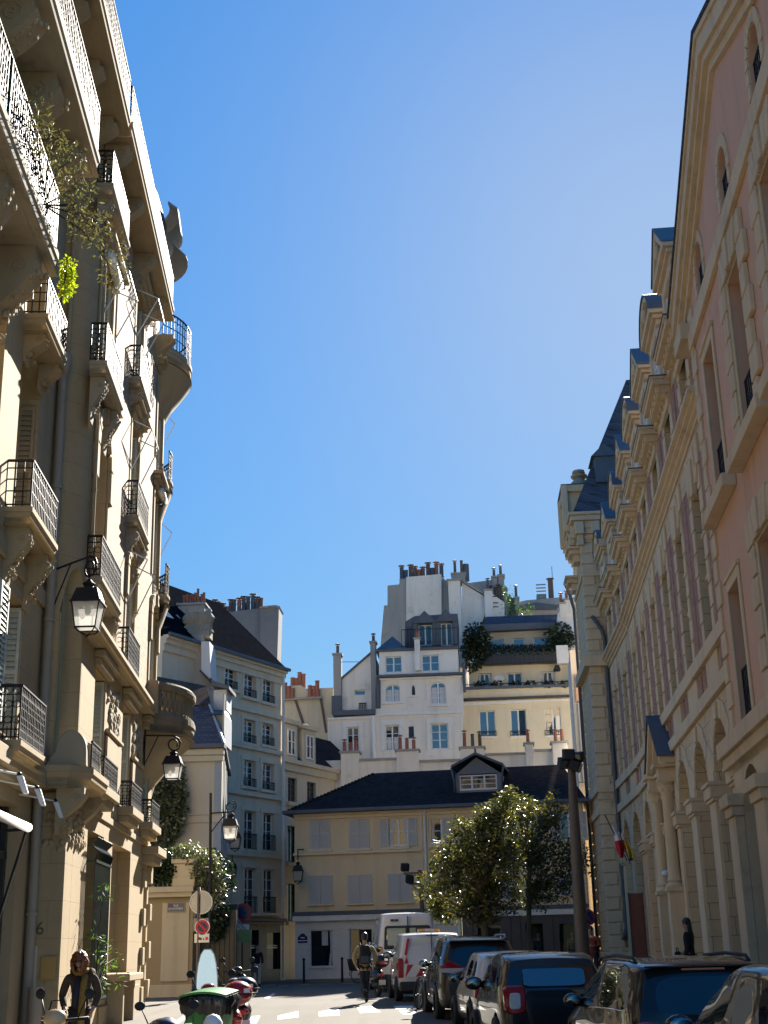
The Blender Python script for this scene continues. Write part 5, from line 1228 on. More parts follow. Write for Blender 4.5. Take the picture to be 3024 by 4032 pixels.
a=q(352,790,366,960); drain(wh,[((a[0]+a[1])/2,-.12,a[3]),((a[0]+a[1])/2,-.12,a[2])],.1,'zinc_dark')
m=MB(); wall(m,P_([(345,965),(345,850),(352,800),(375,790),(375,965)]),[],-.05,.1,2); m.build('zinc_cheek',M['zinc_dark'],wh)
# gabled annexe on the left with two slender chimneys
an=P_([(145,985),(147,792),(312,642),(335,642),(335,985)],-.8); hw_=rc(FW,D3,218,853,286,888,-.8)
m=MB(); wall(m,an,[H_(hw_)],.8,.25,5.); m.build('annexe_wall',M['white'],wh); window(wh,*hw_,1.02,'shutter_white','glass_blue',1,1)
m=MB(); e0,e1=lp(FW,D3,[(140,797),(330,632)],-.8); m.prism([e0,e1,(e1[0],e1[1]+.16),(e0[0],e0[1]+.16)],.7,5.9); m.build('annexe_roof',M['zinc_dark'],wh)
a=rc(FW,D3,248,932,287,968,-.8); m=MB(); m.box(a[0],a[1],.74,.8,a[3]-.05,a[3]); 
for k in range(5): x=a[0]+(a[1]-a[0])*k/4; m.box(x-.02,x+.02,.74,.8,a[2],a[3])
m.build('small_grille',M['iron'],wh)
for x0,x1,y in ((96,143,648),(318,350,576)):
    a=rc(FW,D3,x0,y,x1,1000,-.7); stack(wh,a[0],a[1],.6,1.3,a[2],a[3],'cement','plaster_grey',pots=1,potmat='pot_dark',poth=.5)
m=MB(); a=rc(FW,D3,88,895,148,1005,-.9); m.box(a[0],a[1],.5,2,a[2],a[3]); m.build('zinc_apron',M['zinc_dark'],wh)
m=MB(); a=lp(FW,D3,[(140,688),(318,688)],-.9); m.bar((a[0][0],.9,a[0][1]),(a[1][0],.9,a[1][1]),.03); m.build('stay_rod',M['iron'],wh)
# attic: little pyramid roof, curved zinc mansard with two french windows, thin stack and terrace rail
b0,b1,ap=P_([(352,615),(528,608),(437,520)]); m=MB(); m.poly((b0[0],-.1,b0[1]),(b1[0],-.1,b1[1]),(ap[0],1.2,ap[1]+.1)); m.poly((b0[0],-.1,b0[1]),(ap[0],1.2,ap[1]+.1),(b0[0]+.4,3,b0[1])); m.poly((b1[0],-.1,b1[1]),(b1[0],3,b1[1]),(ap[0],1.2,ap[1]+.1)); m.build('pyramid_roof',M['zinc_dark'],wh)
DT=-1.6; mw=[rc(FW,D3,600,466,681,592,DT),rc(FW,D3,733,456,801,590,DT)]
m=MB(); wall(m,lp(FW,D3,[(520,610),(520,450),(560,425),(578,416),(800,402),(832,402),(832,610)],DT),[H_(r) for r in mw],1.6,.3,4.); mz=m.build('zinc_mansard',M['zinc_dark'],wh)
for r in mw: window(mz,*r,1.85,'shutter_white','glass',2,1)
m=MB()
for r in mw: m.prism([(r[0]-.35,r[3]+.05),(r[1]+.35,r[3]+.05),((r[0]+r[1])/2,r[3]+.85)],1.3,1.7); m.box(r[0]-.3,r[0]-.05,1.4,1.7,r[2],r[3]+.1); m.box(r[1]+.05,r[1]+.3,1.4,1.7,r[2],r[3]+.1)
m.build('dormer_hood',M['zinc_dark'],mz)
m=MB()
for k in range(6): a=rc(FW,D3,524+k*10,440,527+k*10,600,DT); m.box(a[0],a[1],1.5,1.62,a[2],a[3]-.5)
m.build('standing_seam',M['zinc'],mz)
a=rc(FW,D3,500,492,832,596); railing(wh,[(a[0],-.05),(a[1],-.05)],a[2],a[3],'iron','plain',.19)
a=q(579,560,611,745); stack(wh,a[0],a[1],-.35,.1,a[2],a[3],'white_trim','plaster_grey',pots=1,poth=.45)
# ---- tall blind party wall with stacks
FT=fr(1500,90,-5); tw=frame_empty('party_wall_building',FT,'tall blind grey party wall crowned with many chimney pots, highest building in the middle','building')
P_=lambda pts,d=0: lp(FT,D3,pts,d); q=lambda *a,**k: rc(FT,D3,*a,**k)
m=MB(); wall(m,P_([(368,640),(393,348),(414,346),(414,229),(484,222),(486,190),(527,186),(527,640)]),[],.25,.1,6.,True); m.build('party_wall',M['cement'],tw)
m=MB(); wall(m,P_([(527,640),(527,184),(735,166),(740,640)]),[],0,.1,6.,True); m.build('chimney_breast',M['white'],tw)
m=MB(); wall(m,P_([(740,640),(738,168),(756,196),(790,200),(800,226),(800,640)]),[],.3,.1,6.,True); m.build('party_wall',M['cement'],tw)
a=q(790,232,862,745); stack(tw,a[0],a[1],-1.2,.3,a[2],a[3],'white','cement',name='chimney_breast',over=.12)
m=MB(); wall(m,P_([(860,770),(860,226),(998,312),(1000,400),(970,480),(905,560),(885,770)]),[],-.4,.1,5.,True); m.build('white_gable',M['white_trim'],tw)
m=MB(); c=P_([(858,222),(1002,308)]); m.prism([c[0],c[1],(c[1][0],c[1][1]+.18),(c[0][0],c[0][1]+.18)],-.6,5.); m.build('coping',M['plaster_grey'],tw)
for x0,x1,y,n,k in((488,640,188,6,'mixed'),(640,745,172,4,'mixed')):
    a=q(x0,y-8,x1,y+4); chimney_pots(tw,a[0],a[1],.6,a[3]-.1,n,.85,'mixed',r=.17)
a=q(800,180,878,225); stack(tw,a[0],a[1],-.6,.8,a[2],a[3],'cement','plaster_grey',pots=2,potmat='pot_dark',poth=.9)
a=q(872,100,886,200); m=MB(); m.lathe([(.24,0),(.24,a[3]-a[2])],((a[0]+a[1])/2,.4,a[2]),10); m.build('flue_pipe',M['zinc_dark'],tw,smooth=40)
m=MB(); wall(m,P_([(878,420),(880,188),(1030,168),(1085,150),(1108,198),(1130,216),(1130,420)]),[],1.5,.1,5.,True); m.build('rear_party_wall',M['cement'],tw)
m=MB(); wall(m,P_([(1130,440),(1130,250),(1190,284),(1195,440)]),[],1.9,.1,5.,True); m.build('rear_party_wall',M['cement_dark'],tw)
for x0,x1,y in ((1072,1108,150),(1170,1196,285),(1036,1068,160)):
    a=q(x0,y,x1,y+70); stack(tw,a[0],a[1],1.2,2.2,a[2],a[3],'cement','plaster_grey',pots=1,potmat='zinc_dark',poth=.7)
a=q(996,286,1044,470); stack(tw,a[0],a[1],-1.0,.2,a[2],a[3],'white_trim','plaster_grey',pots=1,potmat='zinc_dark',poth=.7)
m=MB(); wall(m,P_([(1040,470),(1040,300),(1110,352),(1112,470)]),[],-.8,.1,3.,True); m.build('white_gable',M['white_trim'],tw)
a=q(1020,270,1100,310); chimney_pots(tw,a[0],a[1],.5,a[2],5,.8,'pot_dark',r=.13)
m=MB(); 
for z in (318,356,380): b=P_([(1040,z),(1075,z)]); m.bar((b[0][0],-.9,b[0][1]),(b[1][0],-.9,b[1][1]),.05)
m.build('climbing_rungs',M['iron'],tw)
# ---- beige house with terraces
FB=fr(1815,84,-4); bh=frame_empty('beige_house',FB,'beige house with planted roof terraces and dark slate top, right of the white house','house')
P_=lambda pts,d=0: lp(FB,D3,pts,d); q=lambda *a,**k: rc(FB,D3,*a,**k)
LW=[q(962,977,1056,1130),q(1148,969,1241,1128),q(1352,962,1446,1124)]
m=MB(); wall(m,P_([(856,1300),(856,905),(1550,880),(1552,1300)]),[H_(r) for r in LW],0,.3,5.); m.build('wall',M['beige'],bh)
m=MB(); a=q(850,845,1540,905); b_=P_([(850,852),(1540,836),(1540,884),(850,912)]); m.prism(b_,-.15,.2); m.build('terrace_parapet',M['beige'],bh)
m=MB(); b_=P_([(850,910),(1540,886),(1540,896),(850,922)]); m.prism(b_,-.32,0); m.build('zinc_ledge',M['frame_dark'],bh); m=MB(); b_=P_([(848,842),(1540,822),(1540,836),(848,858)]); m.prism(b_,-.32,5); m.build('zinc_ledge',M['zinc_dark'],bh)
m=MB(); b_=P_([(855,930),(1545,905),(1545,915),(855,950)]); m.prism(b_,-.12,0)
for r in LW: m.box(r[0]-.06,r[1]+.06,-.1,0,r[2]-.12,r[2]-.02)
m.build('mouldings',M['white_trim'],bh)
window(bh,*LW[0],.25,'shutter_white','glass_blue',2,1); window(bh,*LW[1],.25,'shutter_white','glass_blue',2,1); window(bh,*LW[2],.25,'shutter_white','glass_blue',2,1)
m=MB(); r=LW[1]; m.box((r[0]+r[1])/2+.05,r[1]-.07,.17,.19,r[2]+.1,r[3]-.06); m.build('open_casement',M['glass_dark'],bh)
for r in LW: railing(bh,[(r[0]-.05,-.06),(r[1]+.05,-.06)],r[2]+.0,r[2]+.3,'iron','plain',.12,'window_guard')
D2=-1.0; UW=[rc(FB,D3,948,755,1037,838,D2),rc(FB,D3,1128,752,1214,836,D2),rc(FB,D3,1324,745,1413,830,D2)]
m=MB(); wall(m,P_([(900,860),(900,708),(1500,688),(1500,860)],D2),[H_(r) for r in UW],1.0,.3,4.5); m.build('terrace_wall',M['beige'],bh)
for r,c in zip(UW,('drape',None,'drape')): window(bh,*r,1.25,'shutter_white','glass',2,1,curtain=c)
m=MB(); b_=P_([(895,700),(1505,682),(1505,692),(895,714)],D2); m.prism(b_,.7,5.); m.build('zinc_ledge',M['zinc_dark'],bh)
a=q(876,815,1500,846); railing(bh,[(a[0],-.1),(a[1],-.1)],a[2]-.05,a[3]+.0,'iron','plain',.5)
a=rc(FB,D3,1398,722,1440,746,-.6); MB().prism([(a[0],a[2]),(a[1],a[2]),(a[1]-.1,a[3]),(a[0]+.1,a[3])],-.2,.6).build('terrace_heater',M['iron'],bh)
a=rc(FB,D3,1494,715,1503,845,-.3); MB().box(a[0],a[1],.1,.2,a[2],a[3]).build('terrace_post',M['iron'],bh)
a=rc(FB,D3,1063,778,1095,796,D2); MB().ell(((a[0]+a[1])/2,.98,(a[2]+a[3])/2),(.35,.03,.2),12,6).build('wall_plate',M['white_paint'],bh)
D4=-3.0; TW=[rc(FB,D3,1022,553,1106,640,D4),rc(FB,D3,1162,547,1231,640,D4),rc(FB,D3,1286,543,1368,640,D4)]
m=MB(); wall(m,P_([(970,720),(975,512),(1440,486),(1440,720)],D4),[H_(r) for r in TW],3.,.3,4.); m.build('attic_wall',M['ivory'],bh)
for r in TW: window(bh,*r,3.2,'shutter_white','glass_blue',1,1)
m=MB(); m.prism(P_([(970,518),(976,478),(1438,462),(1440,496)],D4),2.4,6); m.build('zinc_eaves',M['zinc_dark'],bh)
b_=P_([(984,480),(1003,412),(1430,398),(1436,462)],D4); m=MB(); m.add([(b_[0][0],2.6,b_[0][1]),(b_[3][0],2.6,b_[3][1]),(b_[2][0],3.8,b_[2][1]+.1),(b_[1][0],3.8,b_[1][1]+.1)],[(0,1,2,3)]); m.prism([b_[0],b_[3],b_[2],b_[1]],3.9,8); m.build('roof',M['slate'],bh)
a=q(1420,580,1492,688); m=MB(); m.box(a[0],a[1],.4,2.6,a[2],a[3]); m.build('terrace_pier',M['white_trim'],bh,bevel=.02)
m=MB(); a=rc(FB,D3,935,634,1420,700,-.5); m.box(a[0],a[1],.5,.9,a[2],a[3]); m.build('planter_screen',M['shop_black'],bh)
a=rc(FB,D3,905,622,1420,700,-.45); railing(bh,[(a[0],.42),(a[1],.42)],a[2],a[3]+.1,'iron','plain',.3)
# right flank: white wall and stacks
m=MB(); wall(m,P_([(1432,720),(1432,372),(1446,352),(1540,340),(1548,880),(1496,720)]),[],1.5,.1,4.,True); m.build('flank_wall',M['white_trim'],bh)
for x0,x1,y,n in((1436,1470,345,1),(1466,1530,320,2)):
    a=rc(FB,D3,x0,y,x1,y+40,-1.5); stack(bh,a[0],a[1],1.4,2.6,a[2]-.5,a[3],'white','plaster_grey',pots=n,potmat='terracotta',poth=.6)
# far roof and its stack with aerial, beyond the beige house
FV=fr(2100,98,-4); vb=frame_empty('distant_roof_building',FV,'distant low grey rooftop with a vent and aerial above the beige house','building')
m=MB(); wall(m,lp(FV,D3,[(1175,480),(1178,336),(1240,322),(1440,304),(1462,318),(1465,480)]),[],0,.1,6.,True); m.build('wall',M['cement'],vb)
m=MB(); b_=lp(FV,D3,[(1160,376),(1300,358),(1420,372),(1420,392),(1160,392)]); m.prism(b_,-1.2,-.6); m.build('zinc_roof',M['zinc_dark'],vb)
a=rc(FV,D3,1302,284,1360,316); m=MB(); m.box(a[0],a[1],.2,1,a[2],a[3])
for k in range(5): m.box(a[0],a[1],.15,.2,a[2]+.1+k*.26,a[2]+.2+k*.26)
m.build('roof_vent',M['iron_grey'],vb)
a=rc(FV,D3,1380,262,1400,310); chimney_pots(vb,a[0]-.2,a[1]+.2,.6,a[2],1,1.3,'pot_dark',r=.22)
a=rc(FV,D3,1397,110,1400,300); MB().bar(((a[0]+a[1])/2,.5,a[2]),((a[0]+a[1])/2,.5,a[3]),.05).build('aerial',M['iron_grey'],vb)
# narrow house with a blue-grey timber bay between the ochre house and the school
FZ=fr(2262,70,-6); zb_=frame_empty('narrow_bay_house',FZ,'sliver of house with blue-grey panelled bay and pink upper wall beside the school pavilion','house')
cv=lambda x,y:(x,y)
a=rc(FZ,cv,2266,2640,2312,3130); m=MB(); m.box(a[0],a[1]+3,.3,6,-.3,a[3]+1.2); m.build('wall',M['white'],zb_)
b_=rc(FZ,cv,2270,2770,2320,3080); m=MB(); m.box(b_[0],b_[1],-.2,.3,b_[2],b_[3])
for k in range(4): x=b_[0]+(b_[1]-b_[0])*k/3; m.box(x-.05,x+.05,-.26,-.2,b_[2],b_[3])
m.build('panelled_bay',M['bluegrey'],zb_,bevel=.015)
b_=rc(FZ,cv,2266,2650,2310,2760); MB().box(b_[0],b_[1]+.4,.1,.3,b_[2],b_[3]).build('pink_band',M['pink'],zb_)
# ---- left street beyond: grey house with shop
pG=at(1111,3735,70); FG=Frame(pG.x,70,62); gh=frame_empty('grey_house',FG,'tall grey-cream corner house with narrow windows above a black shopfront','house')
q=lambda cv,*a,**k: rc(FG,cv,*a,**k); P_=lambda cv,pts,d=0: lp(FG,cv,pts,d)
zt=FG.sz(*E1(1060,925))[1]; s0=FG.sz(*E1(485,1200))[0]-4
GW=[q(E1,616,893,661,1065),q(E1,773,945,816,1135),q(E1,922,988,966,1178),q(E1,773,1320,808,1507),q(E1,922,1350,960,1527),q(E1,768,1650,812,1862),q(E1,920,1675,966,1892),q(E2,770,300,816,612),q(E2,925,318,971,622),q(E2,780,765,813,1130),q(E2,934,775,966,1130)]
def widen(r,lo=1.0):
    c=(r[0]+r[1])/2; w_=max(r[1]-r[0],lo)/2; return (c-w_,c+w_,r[2],r[3])
GW=[widen(r) for r in GW]; gw2=GW+[(GW[3][0]-3.1,GW[3][1]-3.1,GW[k][2],GW[k][3]) for k in (3,5,7,9)]
zs=FG.sz(*E2(900,1178))[1]
m=MB(); wall(m,rect(s0,0,zs-.2,zt),[H_(r) for r in gw2],0,.22,9.,True); m.build('wall',M['grey_wall'],gh)
for i,r in enumerate(gw2):
    window(gh,*r,.2,'shutter_white','glass',2,4)
    hgt=.75 if i>=7 else .4
    railing(gh,[(r[0]-.05,-.06),(r[1]+.05,-.06)],r[2],r[2]+hgt,'iron','plain',.12,'window_guard')
m=MB()
for cv,y in ((E1,1575),(E1,1285),(E2,180),(E2,655)):
    z=FG.sz(*cv(1045,y))[1]; m.box(s0,.02,-.14,0,z-.22,z)
for r in gw2: m.box(r[0]-.2,r[0]-.02,-.05,0,r[2],r[3]+.1); m.box(r[1]+.02,r[1]+.2,-.05,0,r[2],r[3]+.1); m.box(r[0]-.28,r[1]+.28,-.07,0,r[3]+.02,r[3]+.2); m.box(r[0]-.25,r[1]+.25,-.16,0,r[2]-.14,r[2])
m.box(s0,.05,-.2,0,zt-.35,zt-.12); m.box(s0,.05,-.32,0,zt-.12,zt+.05); m.box(s0,.05,-.1,0,zt-.7,zt-.35); m.build('mouldings',M['grey_wall'],gh)
m=MB(); m.hexa([(s0,-.35,zt+.05),(.1,-.35,zt+.05),(.1,9,zt+.05),(s0,9,zt+.05)],[(s0,4.2,zt+4.4),(.1,4.2,zt+4.4),(.1,4.6,zt+4.4),(s0,4.6,zt+4.4)]); m.build('roof',M['slate_black'],gh)
m=MB(); m.box(s0,.15,-.45,-.3,zt+.0,zt+.15); m.build('gutter',M['zinc'],gh)
for k in (-9.5,-6.2): m=MB(); m.hexa([(k,.75,zt+1.15),(k+.8,.75,zt+1.15),(k+.8,1.65,zt+2.05),(k,1.65,zt+2.05)],[(k,.65,zt+1.25),(k+.8,.65,zt+1.25),(k+.8,1.55,zt+2.15),(k,1.55,zt+2.15)]); m.build('skylight',M['glass_blue'],gh)
drain(gh,[(-.12,-.14,zt),(-.12,-.14,.2)],.08,'white_trim')
# shopfront
m=MB(); wall(m,rect(s0,-.35,-.2,zs),[rect(*q(E2,785,1270,852,1640)),rect(*q(E2,918,1290,1030,1590))],-.12,.25,.2); sh_=m.build('shopfront',M['shop_black'],gh)
m=MB(); m.box(s0,-.2,-.42,0,zs-.14,zs+.02); m.box(s0,-.25,-.3,0,zs-.3,zs-.14); m.build('shop_cornice',M['shop_black'],sh_,bevel=.02)
m=MB(); m.box(s0,-.36,.1,.15,-.1,zs-.5); m.build('shop_glazing',M['glass_dark'],sh_)
a=q(E2,820,1216,956,1256); text('PARFUMERIE',.52*(a[3]-a[2])*1.6,'shop_lettering','gold',sh_,((a[0]+a[1])/2,-.15,(a[2]+a[3])/2),(PI/2,0,0),sx=1.)
m=MB(); 
for x0,x1 in((785,852),(918,1030)):
    b_=q(E2,x0,1392,x1,1402); m.box(b_[0],b_[1],.06,.1,b_[2],b_[3]); b_=q(E2,x0,1408,x1,1420); m.box(b_[0],b_[1],.06,.1,b_[2],b_[3])
m.build('window_stripe',M['white_paint'],sh_)
# gable wall and stacks above the grey house
FK=fr(880,78,-3); gk=frame_empty('chimney_wall',FK,'broad dark cement chimney wall with a row of pots above the grey house','chimney')
P_=lambda pts,d=0: lp(FK,E1,pts,d); q=lambda *a,**k: rc(FK,E1,*a,**k)
m=MB(); wall(m,P_([(585,900),(585,432),(880,396),(880,900)]),[],.2,.1,1.2,True); m.build('wall',M['cement_dark'],gk)
m=MB(); wall(m,P_([(880,900),(880,396),(1005,386),(1034,392),(1016,930)]),[],0,.1,1.6,True); m.build('wall',M['cement_dark'],gk)
m=MB(); b_=P_([(878,394),(1006,382),(1040,390),(1036,402),(1005,394),(878,404)]); m.prism(b_,-.15,1.8); m.build('coping',M['plaster_grey'],gk)
m=MB(); wall(m,P_([(356,600),(356,462),(585,430),(585,600)]),[],.5,.1,1.2,True); m.build('wall',M['white_trim'],gk)
a=q(400,440,592,452); chimney_pots(gk,a[0],a[1],1.1,a[2],8,.95,'pot_dark',r=.14,cap=True); a=q(600,410,890,430); chimney_pots(gk,a[0],a[1],.8,a[2],8,1.0,'mixed',r=.15)
m=MB()
for x0,x1,y0,y1 in((378,590,388,360),(632,846,345,318)):
    b_=P_([(x0,y0+60),(x0,y0),(x1,y1),(x1,y1+60)]); m.tube([(b_[0][0],.9,b_[0][1]),(b_[1][0],.9,b_[1][1]),(b_[2][0],.9,b_[2][1]),(b_[3][0],.9,b_[3][1])],.035,5)
    mid=P_([((x0+x1)/2,(y0+y1)/2),((x0+x1)/2,(y0+y1)/2+70)]); m.bar((mid[0][0],.9,mid[0][1]),(mid[1][0],.9,mid[1][1]),.05)
m.build('safety_rail',M['galv'],gk)
# stained gable with old stacks, in front of the grey house's roof
FC=fr(700,63,-3); sg_=frame_empty('stained_gable_house',FC,'old house showing a blotched weather-stained gable and crumbling stone chimney caps','house')
P_=lambda pts,d=0: lp(FC,E1,pts,d); q=lambda *a,**k: rc(FC,E1,*a,**k)
m=MB(); wall(m,P_([(100,1600),(100,725),(236,725),(236,628),(412,618),(412,935),(498,1030),(500,1600)]),[],0,.1,1.6,True); m.build('gable_wall',M['stained'],sg_)
m=MB(); 
for k in range(4): b_=q(165,742+k*52,228,748+k*52); m.box(b_[0],b_[1],-.05,0,b_[2],b_[3])
m.build('masonry_courses',M['cement_dark'],sg_)
m=MB(); wall(m,P_([(412,930),(412,690),(478,690),(490,985),(470,990)]),[],-.4,.1,1.6,True); m.build('white_stack',M['white_trim'],sg_)
m=MB(); b_=P_([(396,930),(480,1018),(500,1030),(500,1016),(410,925)]); m.prism(b_,-.5,0); m.build('coping',M['tile_brown'],sg_)
m=MB(); rnd=random.Random(5)
a=q(256,480,462,612)
for k in range(5):
    x=a[0]+(a[1]-a[0])*(.12+.19*k); z0=a[2]+.15; m.lathe([(.32,0),(.25,.15),(.2,.4),(.3,.6),(.34,.75+.25*(k%2)),(.2,.95),(.12,1.2-.3*(k%2))],(x,.5,z0),9)
m.box(a[0],a[1],.1,1.0,a[2]-.15,a[2]+.18)
for k in range(18): m.ell((rnd.uniform(a[0],a[1]),.4,rnd.uniform(a[2],a[3])),(.16,.16,.14),6,4)
m.build('chimney_caps',M['grey_stone'],sg_)
m=MB(); b_=P_([(100,760),(100,430),(160,420),(290,560),(240,640),(240,720)]); m.prism(b_,1.2,3); m.build('roof',M['tile_dark'],sg_)
b_=q(112,542,186,594); MB().box(b_[0],b_[1],1.1,1.2,b_[2],b_[3]).build('skylight',M['glass_blue'],sg_)
m=MB(); c=P_([(150,425),(258,555)]); m.tube([(c[0][0],1.1,c[0][1]),(c[1][0],1.1,c[1][1])],.12,6); m.build('roof_edge',M['cement'],sg_)
a=q(120,280,348,560); s_=stack(sg_,a[0],a[1],2.4,4.0,a[2],a[3],'cement','plaster_grey'); chimney_pots(s_,a[0]+.1,a[1]-.1,3.2,a[3]+.1,8,.8,'terracotta',cap=False,r=.075)
a=q(118,690,236,728); MB().box(a[0],a[1],-.15,1.2,a[2],a[3]).build('ledge',M['iron'],sg_); a=q(168,648,216,690); chimney_pots(sg_,a[0],a[1],.3,a[2],1,.8,'terracotta',cap=False,r=.3)
# cream house with slate mansard, and its lit side towards the lane
FH=fr(863,55,-2); ch=frame_empty('cream_house',FH,'cream house with blue slate mansard behind the ivy-topped garden wall','house')
P_=lambda cv,pts,d=0: lp(FH,cv,pts,d); q=lambda cv,*a,**k: rc(FH,cv,*a,**k)
zc=FH.sz(*E1(300,1562))[1]; sl=FH.sz(*E1(-150,1700))[0]
m=MB(); m.box(sl,0,0,.3,-.3,zc); m.build('wall',M['ivory'],ch)
m=MB(); b_=q(E2,250,316,548,332); m.box(sl,.05,-.1,0,b_[2],b_[3]); m.box(sl,.04,-.06,0,b_[2]-.3,b_[2]); m.box(sl,.1,-.25,0,zc-.25,zc); m.box(sl,.06,-.15,0,zc-.5,zc-.25)
b_=q(E1,240,1735,262,1866); m.box(b_[0]-.1,b_[0],-.04,0,b_[2]-2,b_[3]); m.build('mouldings',M['ivory'],ch,bevel=.015)
m=MB(); m.box(sl,.14,-.42,.3,zc,zc+.2); m.hexa([(-.1,.3,zc),(.12,.3,zc),(-1.0,9,zc),(-1.3,9,zc)],[(-.1,.3,zc+.16),(.12,.3,zc+.16),(-1.0,9,zc+.16),(-1.3,9,zc+.16)]); m.build('gutter',M['zinc_dark'],ch,bevel=.02)
# side wall
Fd=Frame(FH.w(0,0,0).x,FH.w(0,0,0).y,95.5)
t_=math.radians(95.5+2); 
def side(l,y,z): return (math.cos(t_)*l-math.sin(t_)*y, math.sin(t_)*l+math.cos(t_)*y, z)
m=MB(); vs=[side(l,y,z) for l,y,z in ((0,0,-.3),(10,0,-.3),(10,.3,-.3),(0,.3,-.3),(0,0,zc+.0),(10,0,zc),(10,.3,zc),(0,.3,zc))]; m.add(vs,[(0,1,5,4),(1,2,6,5),(2,3,7,6),(3,0,4,7),(4,5,6,7)]); m.build('side_wall',M['bluegrey'],ch)
m=MB(); g2=MB()
for l in (1.2,4.2,7.2):
    for z0,z1 in((4.3,6.3),(7.2,9.4),(10.3,12.0)):
        for (a0,a1,mm,yo) in ((l,l+1.1,g2,-.03),(l-.6,l-.05,m,-.06),(l+1.15,l+1.7,m,-.06)):
            mm.add([side(a0,yo,z0),side(a1,yo,z0),side(a1,yo,z1),side(a0,yo,z1),side(a0,.02,z0),side(a1,.02,z0),side(a1,.02,z1),side(a0,.02,z1)],[(0,1,2,3),(0,1,5,4),(1,2,6,5),(2,3,7,6),(3,0,4,7)])
m.build('shutter',M['shutter_grey'],ch); g2.build('window_glazing',M['glass'],ch)
m=MB(); vs=[side(l,y,z) for l,y,z in ((-.02,-.1,2.9),(10,-.1,2.9),(10,0,2.9),(-.02,0,2.9),(-.02,-.1,3.15),(10,-.1,3.15),(10,0,3.15),(-.02,0,3.15))]; m.add(vs,[(0,1,5,4),(3,0,4,7),(4,5,6,7),(0,3,2,1)]); m.build('shop_fascia',M['shop_navy'],ch)
# mansard
mt=[q(E1,300,1185,445,1195)[3],zc+.2]; e=P_(E1,[(545,1510),(447,1178),(300,1190)],-.8)
m=MB(); a0=(e[0][0],e[0][1]); a1=(e[1][0],e[1][1])
m.add([(sl,-.1,zc+.15),(.1,-.1,zc+.15),(a1[0],1.3,a1[1]),(sl,1.3,a1[1]+.1)],[(0,1,2,3)]); m.add([(.1,-.1,zc+.15),(-1.05,9,zc+.15),(a1[0]-1.2,9,a1[1]),(a1[0],1.3,a1[1])],[(0,1,2,3)]); m.build('mansard',M['slate'],ch)
tp=P_(E1,[(462,1158),(300,1098)],-3); m=MB(); m.add([(sl,1.2,a1[1]+.02),(a1[0]+.1,1.2,a1[1]+.02),(a1[0]-.6,4,tp[1][1]+.5),(sl,4,tp[1][1]+1.)],[(0,1,2,3)]); m.add([(a1[0]+.1,1.2,a1[1]+.02),(a1[0]-1.1,9,a1[1]),(a1[0]-1.8,9,tp[1][1]+.5),(a1[0]-.6,4,tp[1][1]+.5)],[(0,1,2,3)]); m.build('upper_roof',M['tile_brown'],ch)
m=MB(); m.tube([(.1,-.12,zc+.2),(a1[0]+.02,1.28,a1[1]+.02)],.06,6); m.build('hip_flashing',M['zinc_pale'],ch)
m=MB(); b_=q(E1,482,1275,560,1515,-1.); m.box(b_[0],b_[1]+.15,1.0,3,b_[2],b_[3]); dz=m.build('dormer',M['bluegrey'],ch); m=MB(); b2=q(E1,470,1232,592,1278,-1.); m.hexa([(b2[0],.7,b2[2]),(b2[1],.7,b2[2]),(b2[1],3,b2[2]),(b2[0],3,b2[2])],[(b2[0]+.1,1.2,b2[3]),(b2[1]-.2,1.2,b2[3]),(b2[1]-.2,3,b2[3]+.3),(b2[0]+.1,3,b2[3]+.3)]); m.build('dormer_roof',M['zinc'],dz)
b_=q(E1,500,1070,606,1235,-2.2); m=MB(); m.box(b_[0],b_[1],2.2,3.6,b_[2],b_[3]); fl=m.build('roof_box',M['white_trim'],ch); b_=q(E1,492,1000,636,1078,-2.2); m=MB(); m.hexa([(b_[0],1.9,b_[2]+.2),(b_[1],1.9,b_[2]),(b_[1],3.9,b_[2]),(b_[0],3.9,b_[2]+.2)],[(b_[0],1.9,b_[3]),(b_[1],1.9,b_[2]+.15),(b_[1],3.9,b_[2]+.15),(b_[0],3.9,b_[3])]); m.build('zinc_lid',M['zinc'],fl)
b_=q(E1,600,1270,706,1420,-2.5); m=MB()
for k in range(4): x=b_[0]+(b_[1]-b_[0])*k/4; m.hexa([(x,2.4,b_[3]-k*.25-.5),(x+.45,2.4,b_[3]-k*.25-.8),(x+.45,5,b_[3]-k*.25-.8),(x,5,b_[3]-k*.25-.5)],[(x-.1,2.4,b_[3]-k*.22),(x+.3,2.4,b_[3]-k*.22-.1),(x+.3,5,b_[3]-k*.22-.1),(x-.1,5,b_[3]-k*.22)])
pass
# cream house with dormers further down the lane
pN=at(1112,3735,72.5); FN=Frame(pN.x,72.5,64); nh=frame_empty('dormered_house',FN,'cream lane house with stone dormers and brown stained stacks, just left of the ochre house','house')
q=lambda cv,*a,**k: rc(FN,cv,*a,**k); P_=lambda cv,pts,d=0: lp(FN,cv,pts,d)
zn=FN.sz(*E1(1100,1655))[1]; wn=[widen(r) for r in (q(E1,1128,1790,1160,1990),q(E1,1287,1825,1312,1990),q(E2,1125,420,1158,720),q(E2,1126,890,1158,1200))]
m=MB(); wall(m,rect(-1,10,-.3,zn),[H_(r) for r in wn],0,.22,6.); m.build('wall',M['pale_cream'],nh)
for r in wn: window(nh,*r,.2,'frame_dark','glass',2,4)
m=MB(); m.box(-1,10,-.3,0,zn-.1,zn+.12); m.box(-1,10,-.15,0,zn-.5,zn-.1)
for r in wn: m.box(r[0]-.2,r[1]+.2,-.2,0,r[2]-.2,r[2])
m.build('mouldings',M['pale_cream'],nh)
